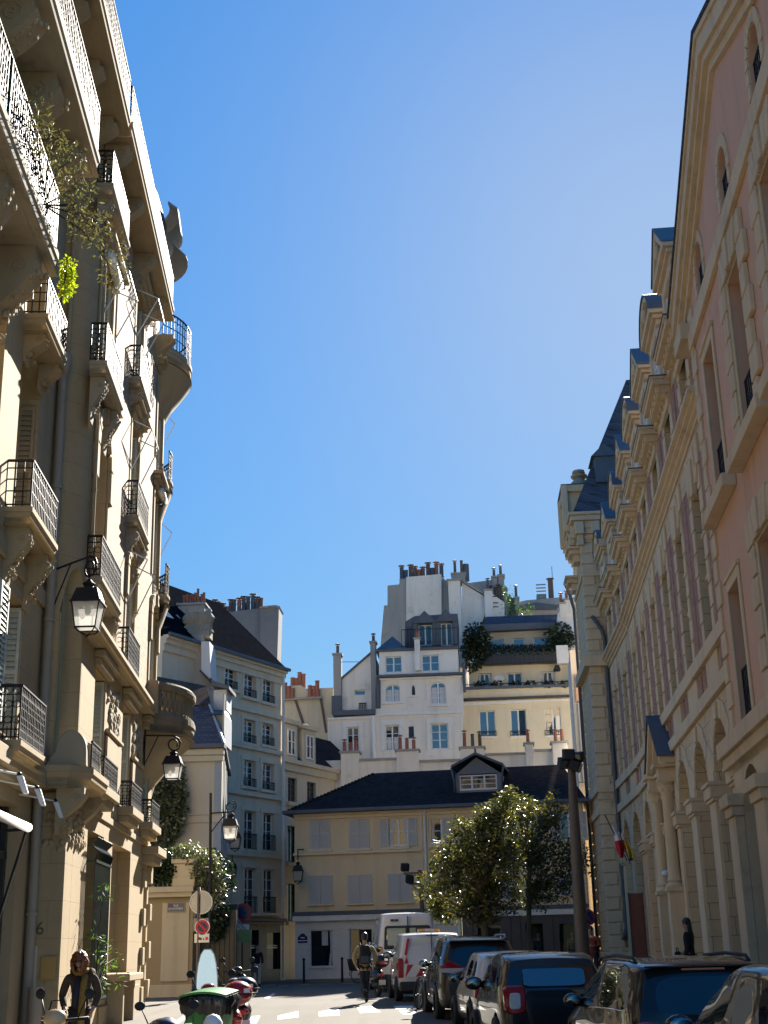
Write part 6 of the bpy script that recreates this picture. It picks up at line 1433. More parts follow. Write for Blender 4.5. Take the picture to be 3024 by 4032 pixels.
m=MB(); m.hexa([(-1,0,zn+.1),(10,0,zn+.1),(10,6,zn+.1),(-1,6,zn+.1)],[(-1,2.2,zn+2.4),(10,2.2,zn+2.4),(10,4,zn+2.4),(-1,4,zn+2.4)]); m.build('roof',M['tile_dark'],nh)
for x0,x1,y0,y1,k in((1105,1180,1350,1610,0),(1255,1330,1400,1660,1)):
    b_=q(E1,x0,y0,x1,y1); b_=widen(b_,1.5); m=MB(); m.box(b_[0],b_[1],.1,3,zn,b_[3]); m.box(b_[0]-.2,b_[1]+.2,-.05,3,b_[3],b_[3]+.25); dd=m.build('dormer',M['pale_cream'],nh,bevel=.02); window(dd,b_[0]+.35,b_[1]-.35,zn+.4,b_[3]-.3,.08,'shutter_white','glass',2,2)
FM=fr(1200,84,-3); mk=frame_empty('cream_chimney_wall',FM,'cream party wall with sloping brown flue stains and short pots, left of the white house','chimney')
P_=lambda pts,d=0: lp(FM,E1,pts,d)
m=MB(); wall(m,P_([(1055,1800),(1055,1040),(1215,1032),(1252,1062),(1478,1052),(1478,1800)]),[],0,.1,1.5,True); m.build('wall',M['pale_cream'],mk)
m=MB(); 
for pts in ([(1160,1160),(1180,1155),(1245,1350),(1225,1360)],[(1365,1140),(1385,1135),(1430,1420),(1412,1425)]): m.prism(P_(pts),-.06,0)
m.build('flue_stain',M['pot_dark'],mk)
m=MB(); b_=P_([(1060,1150),(1262,1132),(1385,1130),(1385,1145),(1262,1150),(1060,1165)]); m.prism(b_,-.25,0); m.build('coping',M['plaster_grey'],mk)
for x0,x1,y,n in((1065,1165,1150,3),(1275,1370,1132,3)): a=rc(FM,E1,x0,y-12,x1,y); chimney_pots(mk,a[0],a[1],-.1,a[2],n,.85,'terracotta',cap=False,r=.16)
a=rc(FM,E1,1120,1020,1235,1036); chimney_pots(mk,a[0],a[1],.7,a[2],4,.8,'terracotta',cap=False,r=.16)
# ---- garden wall with a pier, ivy on top, street plaque
FI=fr(605,47.5,-2); gw=frame_empty('garden_wall',FI,'cream stone garden wall with a corner pier and moulded cornice behind the scooters','wall')
P_=lambda pts,d=0: lp(FI,E2,pts,d); q=lambda *a,**k: rc(FI,E2,*a,**k)
a=q(-60,995,328,1800); m=MB(); m.box(a[0],a[1],0,.7,-.2,a[3]); m.build('wall',M['cream_trim'],gw)
b_=q(75,1020,300,1690); m=MB(); m.box(b_[0],b_[1],-.05,0,b_[2],b_[3]-.1); m.box(a[0],a[1]+.03,-.09,.7,-.2,b_[2]-.1); m.build('raised_panel',M['pale_cream'],gw,bevel=.015)
c=q(-60,918,345,1000); m=MB(); m.box(c[0],c[1],-.3,1.,c[3]-.18,c[3]); m.box(c[0],c[1]-.06,-.2,.9,c[3]-.34,c[3]-.18); m.box(c[0],c[1]-.1,-.1,.8,c[2],c[3]-.34); m.build('cornice',M['pale_cream'],gw,bevel=.02)
p1=q(178,690,345,915); m=MB(); m.box(p1[0],p1[1],-.1,.8,p1[2],p1[3]-.15); m.box(p1[0]-.08,p1[1]+.08,-.18,.88,p1[3]-.15,p1[3]); m.box(p1[0]-.04,p1[1]+.04,-.14,.84,p1[2],p1[2]+.35); m.build('pier_block',M['pale_cream'],gw,bevel=.02)
s_=q(345,900,560,1700); m=MB(); m.box(a[1],a[1]+1.3,1.2,1.5,-.2,3.0)
for k in range(7): m.box(a[1]+.1+k*.17,a[1]+.22+k*.17,1.15,1.2,-.1,2.9)
m.build('board_gate',M['shop_black'],gw)
sp=q(126,1046,270,1122); t=empty('street_name_sign',FI.w((sp[0]+sp[1])/2,(sp[2]+sp[3])/2,.07),FI.ang,'blue and grey enamel street name plate on the cream garden wall','sign')
w_=(sp[1]-sp[0])/2;h_=(sp[3]-sp[2])/2
MB().box(-w_,w_,-.02,0,-h_,h_).build('sign_border',M['iron_grey'],t); MB().box(-w_*.92,w_*.92,-.026,-.02,-h_*.86,h_*.86).build('sign_face',M['sign_dark'],t); MB().box(-w_*.9,-w_*.3,-.03,-.026,0,h_*.82).build('blue_patch',M['enamel_blue'],t)
text('RUE',h_*.62,'lettering','white_paint',t,(-w_*.02,-.032,h_*.33),(PI/2,0,0)); text('DE FURSTEMBERG',h_*.6,'lettering','white_paint',t,(-w_*.02,-.032,-h_*.32),(PI/2,0,0),fit=w_*1.62)
def ivy(name,label,F,cv,pts,Yd,n,size,mat='ivy',droop=.5,rz=1.,cat='ivy'):
    L=[]; 
    for x,y,r in pts:
        l,z=F.sz(*cv(x,y),-Yd); c=F.w(l,z,-Yd); L.append((c.x,c.y,c.z,r))
    o=Vector(L[0][:3]); t=empty(name,o,0,label,cat); foliage('foliage',mat,t,[(a-o.x,b-o.y,c-o.z,r) for a,b,c,r in L],n,size,1.,droop=droop,aspect=.75)
    m=MB()
    for a,b in zip(L[:-1],L[1:]):
        if (Vector(a[:3])-Vector(b[:3])).length<2.2: m.tube([Vector(a[:3])-o,Vector(b[:3])-o],.02,5)
    m.build('stem',M['stem'],t)
    return t
ivy('ivy','dense dark ivy draped along the top of the garden wall left of the pier block',FI,E2,[(20,700,.45),(60,690,.4),(20,780,.5),(80,760,.5),(130,720,.45),(110,820,.5),(40,850,.45),(150,800,.45),(180,660,.3),(150,870,.35)],.2,2600,.11)
ivy('ivy','variegated ivy tumbling over the right end of the garden wall cornice',FI,E2,[(230,640,.35),(300,640,.4),(360,660,.45),(380,730,.5),(430,720,.5),(420,800,.5),(460,780,.5),(480,860,.5),(500,920,.5),(420,880,.45),(510,990,.4),(480,960,.4)],.1,3600,.10,'ivy_pale',.7)
ivy('ivy','dark ivy hanging low over the return wall behind the sign posts',FI,E2,[(500,700,.45),(545,760,.45),(560,840,.45),(580,900,.4),(500,1080,.5),(510,1160,.5),(490,1230,.45),(500,1290,.3),(380,820,.4),(400,900,.4)],.9,2200,.12,'hedge',.7)
ivy('ivy','tall column of grey-green climber against the cream house behind the corner balcony',FH,E2,[(60,-80,.6),(130,-20,.6),(60,40,.6),(170,60,.5),(120,110,.7),(60,170,.6),(190,160,.5),(140,220,.6),(190,270,.5),(80,290,.6),(160,330,.55),(100,400,.6),(50,470,.5),(170,420,.4),(60,540,.45),(120,500,.4),(60,350,.6)],-.5,5200,.15,'ivy_pale',.3)
# plants on the far terraces
def terr(label,pts,mat,n,size,Yd,cat='plant',group=None):
    L=[]
    for x,y,r in pts:
        l,z=FB.sz(*D3(x,y),-Yd); c=FB.w(l,z,-Yd); L.append((c.x,c.y,c.z,r))
    o=Vector(L[0][:3]); t=empty('terrace_plant',o,0,label,cat,group); foliage('foliage',mat,t,[(a-o.x,b-o.y,c-o.z,r) for a,b,c,r in L],n,size,1.,droop=.1,aspect=.6); return t
terr('big dark climber at the left end of the upper terrace of the beige house',[(935,520,.7),(960,560,.8),(930,600,.8),(975,610,.7),(930,660,.7),(920,700,.5)],'hedge',2200,.22,.4,'shrub')
terr('rounded shrub at the right end of the upper terrace beside the white pier',[(1400,560,.7),(1440,530,.8),(1455,570,.7),(1420,590,.6)],'hedge',1400,.2,1.2,'shrub')
for k in range(8):
    x=1010+k*52; terr('small conifer in the dark planters along the upper terrace',[(x,615,.3),(x,598,.2),(x,632,.4)],'hedge',240,.16,.8,'shrub','conifers along the upper terrace')
for k,x in enumerate((965,1062,1170,1258,1368,1462)):
    terr('low pot plant on the ledge of the lower terrace',[(x-8,822,.22),(x+10,822,.24)],'hedge',160,.16,-.1,'plant','pot plants on the lower terrace')
terr('yellow-green creeper hanging on the grey rear wall high up by the white stack',[(1118,265,.4),(1130,300,.35),(1128,340,.45),(1150,372,.5),(1210,384,.5),(1250,385,.5),(1125,380,.6)],'potleaf',420,.16,5.,'creeper')
# ---------------------------------------------------------------- vehicles
PAINT={}
def paint(name,c,**k):
    if name not in PAINT: PAINT[name]=carpaint(name,c,**k)
    return PAINT[name]
M['car_glass']=glassmat('car_glass',(.012,.014,.017),.015,1.7)
M['car_black']=paint('black_car_paint',(.012,.013,.015)); M['car_grey']=paint('dark_grey_car_paint',(.03,.029,.028),metal=.3); M['car_white']=paint('white_car_paint',(.62,.61,.58)); M['van_white']=paint('white_van_paint',(.66,.65,.62))
M['car_red']=paint('red_scooter_paint',(.36,.012,.016)); M['bike_purple']=paint('dark_purple_paint',(.02,.017,.04)); M['bike_cream']=paint('beige_scooter_paint',(.5,.36,.2))
M['seat']=plain('dark_seat',(.03,.03,.032),.85)
def evaluated(o):
    dg=bpy.context.evaluated_depsgraph_get(); dg.update(); me=bpy.data.meshes.new_from_object(o.evaluated_get(dg)); return me
def split(me,names,mats,parent,smooth=45):
    """one object per material slot of a finished mesh"""
    out=[]
    for i,(nm,mt) in enumerate(zip(names,mats)):
        b=bmesh.new(); b.from_mesh(me)
        bmesh.ops.delete(b,geom=[f for f in b.faces if f.material_index!=i],context='FACES')
        if not b.faces: b.free(); continue
        for f in b.faces: f.material_index=0
        m2=bpy.data.meshes.new(nm); b.to_mesh(m2); b.free(); m2.materials.append(M[mt])
        m2.polygons.foreach_set('use_smooth',[True]*len(m2.polygons)); m2.set_sharp_from_angle(angle=R(smooth))
        o=bpy.data.objects.new(nm,m2); COL.objects.link(o); o.parent=parent; out.append(o)
    return out
def car_shell(root,st,hw,z0,cols,glass_st,rear_glass=True,bodymat='car_black',lowmat='black_plastic',wheels=((.75,.33),),windscreen=(6,7),dark_rear=False,lowlev=1,sub=2,sharp=45,lv=(.22,.5),wl=(.93,.985,1.,.975)):
    """st: stations (y_low,y_up,belt,roof,wfac,roofw). Box topology loft: sides, top, rear and front caps"""
    nl=6; C=cols; nS=len(st)
    def lev(i,l):
        yl,yu,belt,roof,wf,rw=st[i]
        zb=[z0,z0+(belt-z0)*lv[0],z0+(belt-z0)*(lv[0]+lv[1])*.9,belt,roof-(roof-belt)*.2,roof][l]
        w=[wl[0],wl[1],wl[2],wl[3],rw+(.97-rw)*.16,rw][l]*hw*wf
        t=[0,0,0,.0,.82,1.][l]; return yl+(yu-yl)*t, w, zb
    def P(i,l,c):
        y,w,z=lev(i,l)
        if l==5: z+=.035*(1-c*c)*(1 if st[i][3]-st[i][2]>.2 else .5)
        if i==0: y-= .05*(1-c*c)*hw  # rear face bows out
        if i==nS-1: y+=.10*(1-c*c)*hw
        return (c*w,y,z)
    bm=bmesh.new(); cache={}
    def V(i,l,c):
        k=(i,l,c)
        if k not in cache: cache[k]=bm.verts.new(P(i,l,c))
        return cache[k]
    crease=bm.edges.layers.float.new('crease_edge')
    def F(a,b,c,d,m):
        try:
            f=bm.faces.new((a,b,c,d)); f.material_index=m
        except ValueError: pass
    for i in range(nS-1):
        for l in range(5):
            for s in (-1,1):
                m=0
                if l==3 and i in glass_st: m=1
                if l<lowlev: m=4
                F(V(i,l,s),V(i+1,l,s),V(i+1,l+1,s),V(i,l+1,s),m)
        for k in range(len(C)-1):
            m=3 if (windscreen and i==windscreen[0]) else 0
            F(V(i,5,C[k]),V(i,5,C[k+1]),V(i+1,5,C[k+1]),V(i+1,5,C[k]),m)
            F(V(i,0,C[k]),V(i+1,0,C[k]),V(i+1,0,C[k+1]),V(i,0,C[k+1]),4)
    for i in (0,nS-1):
        for l in range(5):
            for k in range(len(C)-1):
                m=0
                if i==0 and l==3 and rear_glass and 0<k<len(C)-2: m=2
                if i==0 and dark_rear and l in(3,4): m=2 if l==3 else 5
                if l<lowlev: m=4
                F(V(i,l,C[k]),V(i,l,C[k+1]),V(i,l+1,C[k+1]),V(i,l+1,C[k]),m)
    bmesh.ops.recalc_face_normals(bm,faces=bm.faces)
    for e in bm.edges:
        ms={f.material_index for f in e.link_faces}
        if len(ms)>1: e[crease]=.75
    me=bpy.data.meshes.new('shell'); bm.to_mesh(me); bm.free()
    for _ in range(6): me.materials.append(None)
    o=bpy.data.objects.new('shell',me); COL.objects.link(o)
    s=o.modifiers.new('s','SUBSURF'); s.levels=sub; s.render_levels=sub
    cut=MB()
    for y,r in wheels:
        for sx in(-1,1):
            n=24; x0,x1=(hw*.66,hw*1.2) if sx>0 else (-hw*1.2,-hw*.66)
            cut.prism([(y+(r+.055)*math.cos(2*PI*k/n),r+(r+.055)*math.sin(2*PI*k/n)) for k in range(n)],x0,x1,'x')
    co=cut.build('cutter',None); b=o.modifiers.new('b','BOOLEAN'); b.operation='DIFFERENCE'; b.object=co; b.solver='EXACT'
    me=evaluated(o); bpy.data.objects.remove(o); bpy.data.objects.remove(co)
    out=split(me,['body','side_window','rear_window','windscreen','lower_trim','spoiler'],[bodymat,'car_glass','car_glass','car_glass',lowmat,'black_plastic'],root,sharp)
    return out
def wheel(p,x,y,r,sx,w=.2,spokes=5):
    t=MB(); a=[]
    prof=[(r*.62,-w/2),(r*.9,-w/2),(r,-w*.36),(r,w*.36),(r*.9,w/2),(r*.62,w/2)]
    for q,z in prof: a.append((q,z))
    n=28; vs=[(x+z*sx,y+q*math.cos(2*PI*k/n),r+q*math.sin(2*PI*k/n)) for q,z in prof for k in range(n)]
    t.add(vs,[(j*n+k,j*n+(k+1)%n,((j+1)%6)*n+(k+1)%n,((j+1)%6)*n+k) for j in range(6) for k in range(n)])
    wh=empty('wheel',(0,0,0)); wh.parent=p
    t.build('tyre',M['rubber'],wh,smooth=40)
    m=MB(); xo=x+sx*w*.36
    vs=[(xo,y+r*.64*math.cos(2*PI*k/n),r+r*.64*math.sin(2*PI*k/n)) for k in range(n)]+[(x-sx*.02,y+r*.6*math.cos(2*PI*k/n),r+r*.6*math.sin(2*PI*k/n)) for k in range(n)]
    m.add(vs,[(k,(k+1)%n,n+(k+1)%n,n+k) for k in range(n)]); m.poly(*vs[n:])
    for k in range(spokes):
        a0=2*PI*k/spokes; d=(math.cos(a0),math.sin(a0)); e=(-d[1],d[0])
        pts=[(xo-sx*.01,y+d[0]*r*.06+e[0]*q,r+d[1]*r*.06+e[1]*q) for q in(-.05,.05)]+[(xo-sx*.02,y+d[0]*r*.62+e[0]*q,r+d[1]*r*.62+e[1]*q) for q in (.035,-.035)]
        m.add(pts+[(q[0]-sx*.04,q[1],q[2]) for q in pts],[(0,1,2,3),(0,1,5,4),(1,2,6,5),(2,3,7,6),(3,0,4,7)])
    m.build('rim',M['alloy'],wh)
    return wh
def mirror_(p,x,y,z,sx,mat,big=1.):
    m=MB(); m.ell((x+sx*.1*big,y,z),(.12*big,.07,.085*big),10,7); o=m.build('wing_mirror',M[mat],p,smooth=True)
    g=MB(); g.ell((x+sx*.1*big,y-.062,z),(.095*big,.012,.065*big),10,6); g.build('mirror_glass',M['mirror'],o,smooth=True)
    b=MB(); b.tube([(x-sx*.04,y+.02,z-.05),(x+sx*.05,y,z-.02)],.025,6); b.build('mirror_arm',M['black_plastic'],o)
def plate(p,x,y,z,w,h,txt,mat='white_paint',ry=0):
    o=MB().box(x-w/2,x+w/2,y-.012,y,z-h/2,z+h/2).build('number_plate',M[mat],p)
    if txt: text(txt,h*.8,'plate_lettering','iron',o,(x,y-.014,z),(PI/2,0,0),sx=.8)
    return o
COLS=[-1,-.8,-.28,.28,.8,1]
HD=R(4.3)
def place(name,label,X,Y,cat='car',hd=HD,hw=.9):
    """X,Y = rear left corner on the road"""
    c=math.cos(hd);s=math.sin(hd)
    return empty(name,(X+hw*c,Y+hw*s,zg(Y)),hd,label,cat,None)
# 1 black estate with roof rails, nearest whole car
e=place('parked_car','black estate car with roof rails and big dark rear window',2.46,14.9,hw=.9)
st=[(0.,.34,.93,1.40,.95,.77),(.22,.62,.95,1.445,1.,.79),(.78,.9,.95,1.47,1.,.8),(.86,.98,.95,1.472,1.,.8),(1.75,1.72,.93,1.48,1.,.8),(1.85,1.8,.93,1.48,1.,.8),(2.95,2.35,.92,1.44,.99,.78),(3.15,3.1,.9,.955,.98,.72),(3.9,3.9,.8,.86,.95,.74),(4.35,4.35,.6,.68,.82,.7)]
car_shell(e,st,.9,.2,COLS,(1,3,5),True,'car_black',wheels=((.85,.33),(3.4,.33)))
for x,sx in((-.83,-1),(.83,1)): wheel(e,x,.85,.33,sx); wheel(e,x,3.4,.33,sx); mirror_(e,x*1.02,2.75,1.0,sx,'car_black')
for sx in(-1,1):
    m=MB(); m.tube([(sx*.64,.62,1.44),(sx*.645,.75,1.50),(sx*.65,1.5,1.525),(sx*.645,2.3,1.50),(sx*.64,2.45,1.46)],.02,8); m.build('roof_rail',M['iron'],e,smooth=True)
    m=MB(); m.ell((sx*.70,.035,.80),(.17,.07,.075),14,8); o=m.build('tail_light',M['red_lens'],e,smooth=True); m=MB(); m.ell((sx*.62,.0,.79),(.09,.05,.035),10,6); m.build('lamp_lens',M['white_lens'],o,smooth=True)
m=MB(); m.box(-.24,.24,.27,.31,1.365,1.385); m.build('brake_light',M['red_lens'],e); m=MB(); m.box(-.66,.66,.22,.36,1.395,1.415); m.build('spoiler',M['car_black'],e,bevel=.008)
m=MB(); m.tube([(.0,-.05,.97),(.32,-.0,.99)],.012,6); m.build('rear_wiper',M['black_plastic'],e); 
m=MB(); m.tube([(-.87,.35,.955),(-.89,1.0,.965),(-.89,2.0,.945),(-.88,2.95,.93)],.009,5); m.build('window_trim',M['chrome'],e,smooth=True)
# 2 black city car with rounded square tail lamps
e=place('parked_car','small black city car with rounded square red tail lamps',1.54,20.9,hw=.83)
st=[(0.,.24,.98,1.40,.93,.80),(.2,.42,1.0,1.46,1.,.82),(.6,.68,1.0,1.49,1.,.82),(.68,.76,1.0,1.49,1.,.82),(1.35,1.4,.98,1.5,1.,.82),(1.43,1.48,.98,1.5,1.,.82),(2.5,2.0,.96,1.46,.99,.8),(2.75,2.7,.95,1.0,.97,.72),(3.2,3.2,.85,.9,.94,.74),(3.5,3.5,.62,.72,.82,.7)]
car_shell(e,st,.83,.2,COLS,(1,3,5),True,'car_black',wheels=((.55,.31),(2.95,.31)),dark_rear=True)
for x,sx in((-.77,-1),(.77,1)): wheel(e,x,.55,.31,sx); wheel(e,x,2.95,.31,sx); mirror_(e,x*1.02,2.3,1.05,sx,'car_black',1.25)
for sx in(-1,1):
    def rsq(w,h,r=.45,n=24): return [(math.copysign(abs(math.cos(2*PI*k/n))**r,math.cos(2*PI*k/n))*w,math.copysign(abs(math.sin(2*PI*k/n))**r,math.sin(2*PI*k/n))*h) for k in range(n)]
    c=(sx*.61,.86)
    m=MB(); m.prism([(c[0]+x,c[1]+z) for x,z in rsq(.165,.2)],-.045,.12); o=m.build('tail_light',M['red_lens'],e,bevel=.02); m=MB(); m.prism([(c[0]+x-.0*sx,c[1]-.02+z) for x,z in rsq(.085,.115)],-.06,.0); m.build('lamp_lens',M['white_lens'],o,bevel=.012)
m=MB(); m.prism([(x,z) for x,z in rsq(.47,.14,.3)],-.01,.01); o=m.build('rear_glazing',M['glass_blue'],e,bevel=.006); o.location=(0,.035,1.16); o.rotation_euler=(-.42,0,0)
m=MB(); m.tube([(0,.03,1.0),(.25,.05,1.1)],.012,6); m.build('rear_wiper',M['black_plastic'],e)
# 3 white hatchback
e=place('parked_car','white hatchback with dark red tail lamps behind the small black city car',1.42,25.3,hw=.87)
st=[(0.,.4,.92,1.36,.93,.74),(.25,.72,.94,1.42,1.,.77),(.75,.95,.94,1.44,1.,.78),(.83,1.02,.94,1.442,1.,.78),(1.6,1.62,.92,1.45,1.,.78),(1.7,1.7,.92,1.45,1.,.78),(2.75,2.2,.90,1.41,.99,.76),(2.95,2.9,.88,.93,.97,.7),(3.6,3.6,.78,.84,.94,.72),(4.0,4.0,.58,.66,.82,.7)]
car_shell(e,st,.87,.2,COLS,(1,3,5),True,'car_white',wheels=((.78,.32),(3.25,.32)))
for x,sx in((-.81,-1),(.81,1)): wheel(e,x,.78,.32,sx); wheel(e,x,3.25,.32,sx); mirror_(e,x*1.02,2.55,.98,sx,'car_black')
for sx in(-1,1):
    m=MB(); m.prism([(sx*.86,.66),(sx*.5,.68),(sx*.40,.86),(sx*.62,.92),(sx*.84,.92)],-.02,.16); m.build('tail_light',M['red_lens'],e,bevel=.02)
m=MB(); m.box(-.6,.6,.28,.45,1.37,1.4); m.build('spoiler',M['car_white'],e,bevel=.01); plate(e,0,-.05,.72,.5,.11,None)
# 4 dark tall car
e=place('parked_car','tall brown-black car with pale-tipped wedge tail lamps behind the white hatchback',0.94,30.0,hw=.91)
st=[(0.,.36,1.08,1.60,.94,.76),(.25,.68,1.1,1.65,1.,.78),(.8,.98,1.1,1.68,1.,.79),(.88,1.05,1.1,1.68,1.,.79),(1.8,1.8,1.07,1.70,1.,.79),(1.9,1.88,1.07,1.70,1.,.79),(3.1,2.45,1.05,1.65,.99,.77),(3.3,3.25,1.02,1.08,.98,.72),(4.1,4.1,.92,.98,.95,.74),(4.6,4.6,.68,.78,.84,.7)]
car_shell(e,st,.91,.24,COLS,(1,3,5),True,'car_grey',wheels=((.9,.36),(3.55,.36)))
for x,sx in((-.84,-1),(.84,1)): wheel(e,x,.9,.36,sx); wheel(e,x,3.55,.36,sx); mirror_(e,x*1.02,2.9,1.14,sx,'car_grey')
for sx in(-1,1):
    m=MB(); m.prism([(sx*.93,1.0),(sx*.88,1.1),(sx*.70,1.22),(sx*.34,1.06),(sx*.38,1.0),(sx*.6,.96)],-.03,.22); o=m.build('tail_light',M['red_lens'],e,bevel=.02)
    m=MB(); m.prism([(sx*.93,.985),(sx*.9,1.06),(sx*.36,1.06),(sx*.4,1.0),(sx*.6,.955)],-.045,.24); m.build('lamp_lens',M['white_lens'],o,bevel=.012)
    m=MB(); m.tube([(sx*.66,.7,1.67),(sx*.665,.85,1.725),(sx*.66,2.1,1.735),(sx*.655,2.4,1.69)],.022,8); m.build('roof_rail',M['galv'],e,smooth=True)
m=MB(); m.box(-.64,.64,.2,.42,1.60,1.63); m.build('spoiler',M['car_grey'],e,bevel=.01); plate(e,0,-.055,.86,.5,.11,None)
# 5 nearest car, only its cabin in view
e=place('parked_car','nearest car in the bottom right corner, dark glass with shining curved roof edge',2.72,9.4,hw=.9)
st=[(0.,.9,.9,1.36,.93,.7),(.5,1.15,.92,1.43,1.,.74),(1.2,1.5,.92,1.46,1.,.75),(1.28,1.56,.92,1.46,1.,.75),(1.9,1.95,.91,1.46,1.,.75),(2.0,2.02,.91,1.46,1.,.75),(3.05,2.45,.9,1.40,.99,.73),(3.25,3.2,.88,.92,.98,.7),(3.95,3.95,.78,.84,.95,.72),(4.4,4.4,.58,.66,.82,.7)]
car_shell(e,st,.9,.2,COLS,(1,3,5),True,'car_black',wheels=((.85,.33),(3.45,.33)))
for x,sx in((-.83,-1),(.83,1)): wheel(e,x,.85,.33,sx); wheel(e,x,3.45,.33,sx); mirror_(e,x*1.04,2.85,.97,sx,'car_black',1.1)

# 6 small white van with red and white chevrons
e=place('parked_van','small white van with red and white chevron stripes on its rear doors and a yellow roof beacon','',0) if False else place('parked_van','small white van with red and white chevrons on its rear doors and a roof beacon',.09,37.9,'van',hw=.92)
st=[(0.,.16,1.12,1.70,.96,.84),(.2,.34,1.12,1.74,1.,.86),(.9,.98,1.12,1.76,1.,.86),(1.0,1.05,1.12,1.76,1.,.86),(1.9,1.9,1.1,1.77,1.,.86),(2.0,2.0,1.1,1.77,1.,.86),(3.1,2.5,1.08,1.7,.99,.84),(3.35,3.3,1.05,1.1,.98,.74),(4.0,4.0,.95,1.0,.95,.76),(4.4,4.4,.7,.78,.84,.72)]
car_shell(e,st,.92,.2,COLS,(5,),False,'van_white',wheels=((.85,.33),(3.55,.33)))
for x,sx in((-.86,-1),(.86,1)): wheel(e,x,.85,.33,sx); wheel(e,x,3.55,.33,sx); mirror_(e,x*1.02,2.9,1.2,sx,'black_plastic',1.2)
for sx in(-1,1):
    m=MB(); m.prism([(sx*.93,.62),(sx*.78,.62),(sx*.77,1.0),(sx*.80,1.12),(sx*.92,1.12)],-.02,.14); m.build('tail_light',M['red_lens'],e,bevel=.02)
m=MB(); m.prism([(-.58,.98),(.62,.98),(.64,1.05),(.58,1.60),(.5,1.66),(-.46,1.66),(-.54,1.60),(-.64,1.1)],.06,.075); 
m.build('door_panel',M['van_white'],e,bevel=.012); MB().box(-.004,.004,-.045,.1,.5,1.76).build('door_seam',M['iron'],e)
m=MB(); w_=MB(); w_.box(-.74,.74,-.058,-.03,.64,.95)
for k in range(7):
    x=-.7+k*.22
    if k%2==0: m.prism([(max(-.74,x-.2),.64),(x-.03,.64),(min(.74,x+.19),.95),(x+.02,.95)],-.066,-.058)
for sx in (-1,1): m.prism([(sx*.75,1.2),(sx*.68,1.2),(sx*.60,1.62),(sx*.66,1.62)],-.01,.12); m.prism([(sx*.76,.98),(sx*.64,.98),(sx*.69,1.16)],-.03,.1)
b_=w_.build('chevron_band',M['white_paint'],e); m.build('chevron_stripe',M['red_paint'],b_)
m=MB(); m.box(-.9,.9,-.09,.1,.26,.52); m.build('bumper',M['black_plastic'],e,bevel=.04); plate(e,.15,-.06,.56,.5,.11,None)
m=MB(); m.box(-.32,.30,.5,.62,1.8,1.88); o=m.build('beacon_bar',M['orange_lens'],e,bevel=.02); m=MB(); m.box(-.12,.14,.49,.5,1.81,1.87); m.build('beacon_panel',M['white_paint'],o)
m=MB(); m.box(-.14,.2,.12,.15,1.69,1.71); m.build('brake_light',M['frame_dark'],e)
m=MB(); m.box(-.95,-.91,.25,.33,.82,1.0); m.build('side_marker',M['red_lens'],e)
# 7 tall white van
e=place('parked_van','tall white high-roof van with dark-framed rear windows',-.57,46.3,'van',hw=1.02)
st=[(0.,.12,1.45,2.45,.97,.82),(.2,.3,1.45,2.5,1.,.84),(1.2,1.25,1.45,2.52,1.,.84),(1.3,1.35,1.45,2.52,1.,.84),(2.9,2.9,1.4,2.52,1.,.84),(3.0,3.0,1.4,2.5,1.,.84),(4.3,3.7,1.3,2.4,.99,.82),(4.6,4.55,1.2,1.26,.98,.76),(5.1,5.1,1.05,1.1,.95,.76),(5.5,5.5,.7,.8,.86,.72)]
car_shell(e,st,1.02,.25,COLS,(5,),False,'van_white',wheels=((1.2,.35),(4.5,.35)),sharp=30)
for x,sx in((-.95,-1),(.95,1)): wheel(e,x,1.2,.35,sx); wheel(e,x,4.5,.35,sx); mirror_(e,x*1.02,4.1,1.5,sx,'black_plastic',1.4)
for sx in(-1,1):
    m=MB(); m.box(min(sx*1.0,sx*.87),max(sx*1.0,sx*.87),-.03,.1,.62,1.45); o=m.build('tail_light',M['red_lens'],e,bevel=.02)
    m=MB(); m.box(min(sx*1.01,sx*.86),max(sx*1.01,sx*.86),-.04,.08,.88,1.1); m.build('lamp_lens',M['white_lens'],o,bevel=.015); m=MB(); m.box(min(sx*1.01,sx*.86),max(sx*1.01,sx*.86),-.038,.08,1.22,1.42); m.build('lamp_lens',M['orange_lens'],o,bevel=.015)
m=MB(); m.prism([(-.80,1.36),(.80,1.36),(.76,2.05),(.70,2.1),(-.70,2.1),(-.76,2.05)],-.045,.09); fr_=m.build('window_surround',M['black_plastic'],e,bevel=.02)
for sx in(-1,1):
    m=MB(); m.prism([(sx*.74,1.42),(sx*.07,1.42),(sx*.07,2.02),(sx*.69,2.02)],-.056,-.045); m.build('rear_window',M['glass_blue'],fr_)
m=MB(); m.box(-.68,-.18,-.060,-.056,1.48,1.95); m.build('window_curtain',M['shutter'],fr_); m=MB(); m.box(-.30,-.10,-.064,-.06,1.46,1.72); m.build('blue_sticker',M['enamel_blue'],fr_)
MB().box(-.005,.005,-.07,.1,.5,2.4).build('door_seam',M['iron'],e); m=MB(); m.box(-1.02,1.02,-.1,.1,.3,.58); m.build('bumper',M['black_plastic'],e,bevel=.04)
m=MB(); m.box(-.56,-.44,-.0,.06,2.24,2.31); m.box(-.42,-.30,-.0,.06,2.24,2.31); m.build('badge',M['frame_dark'],e)
m=MB(); m.box(-1.04,-1.0,.35,1.2,.55,.75); m.build('side_strip',M['black_plastic'],e)
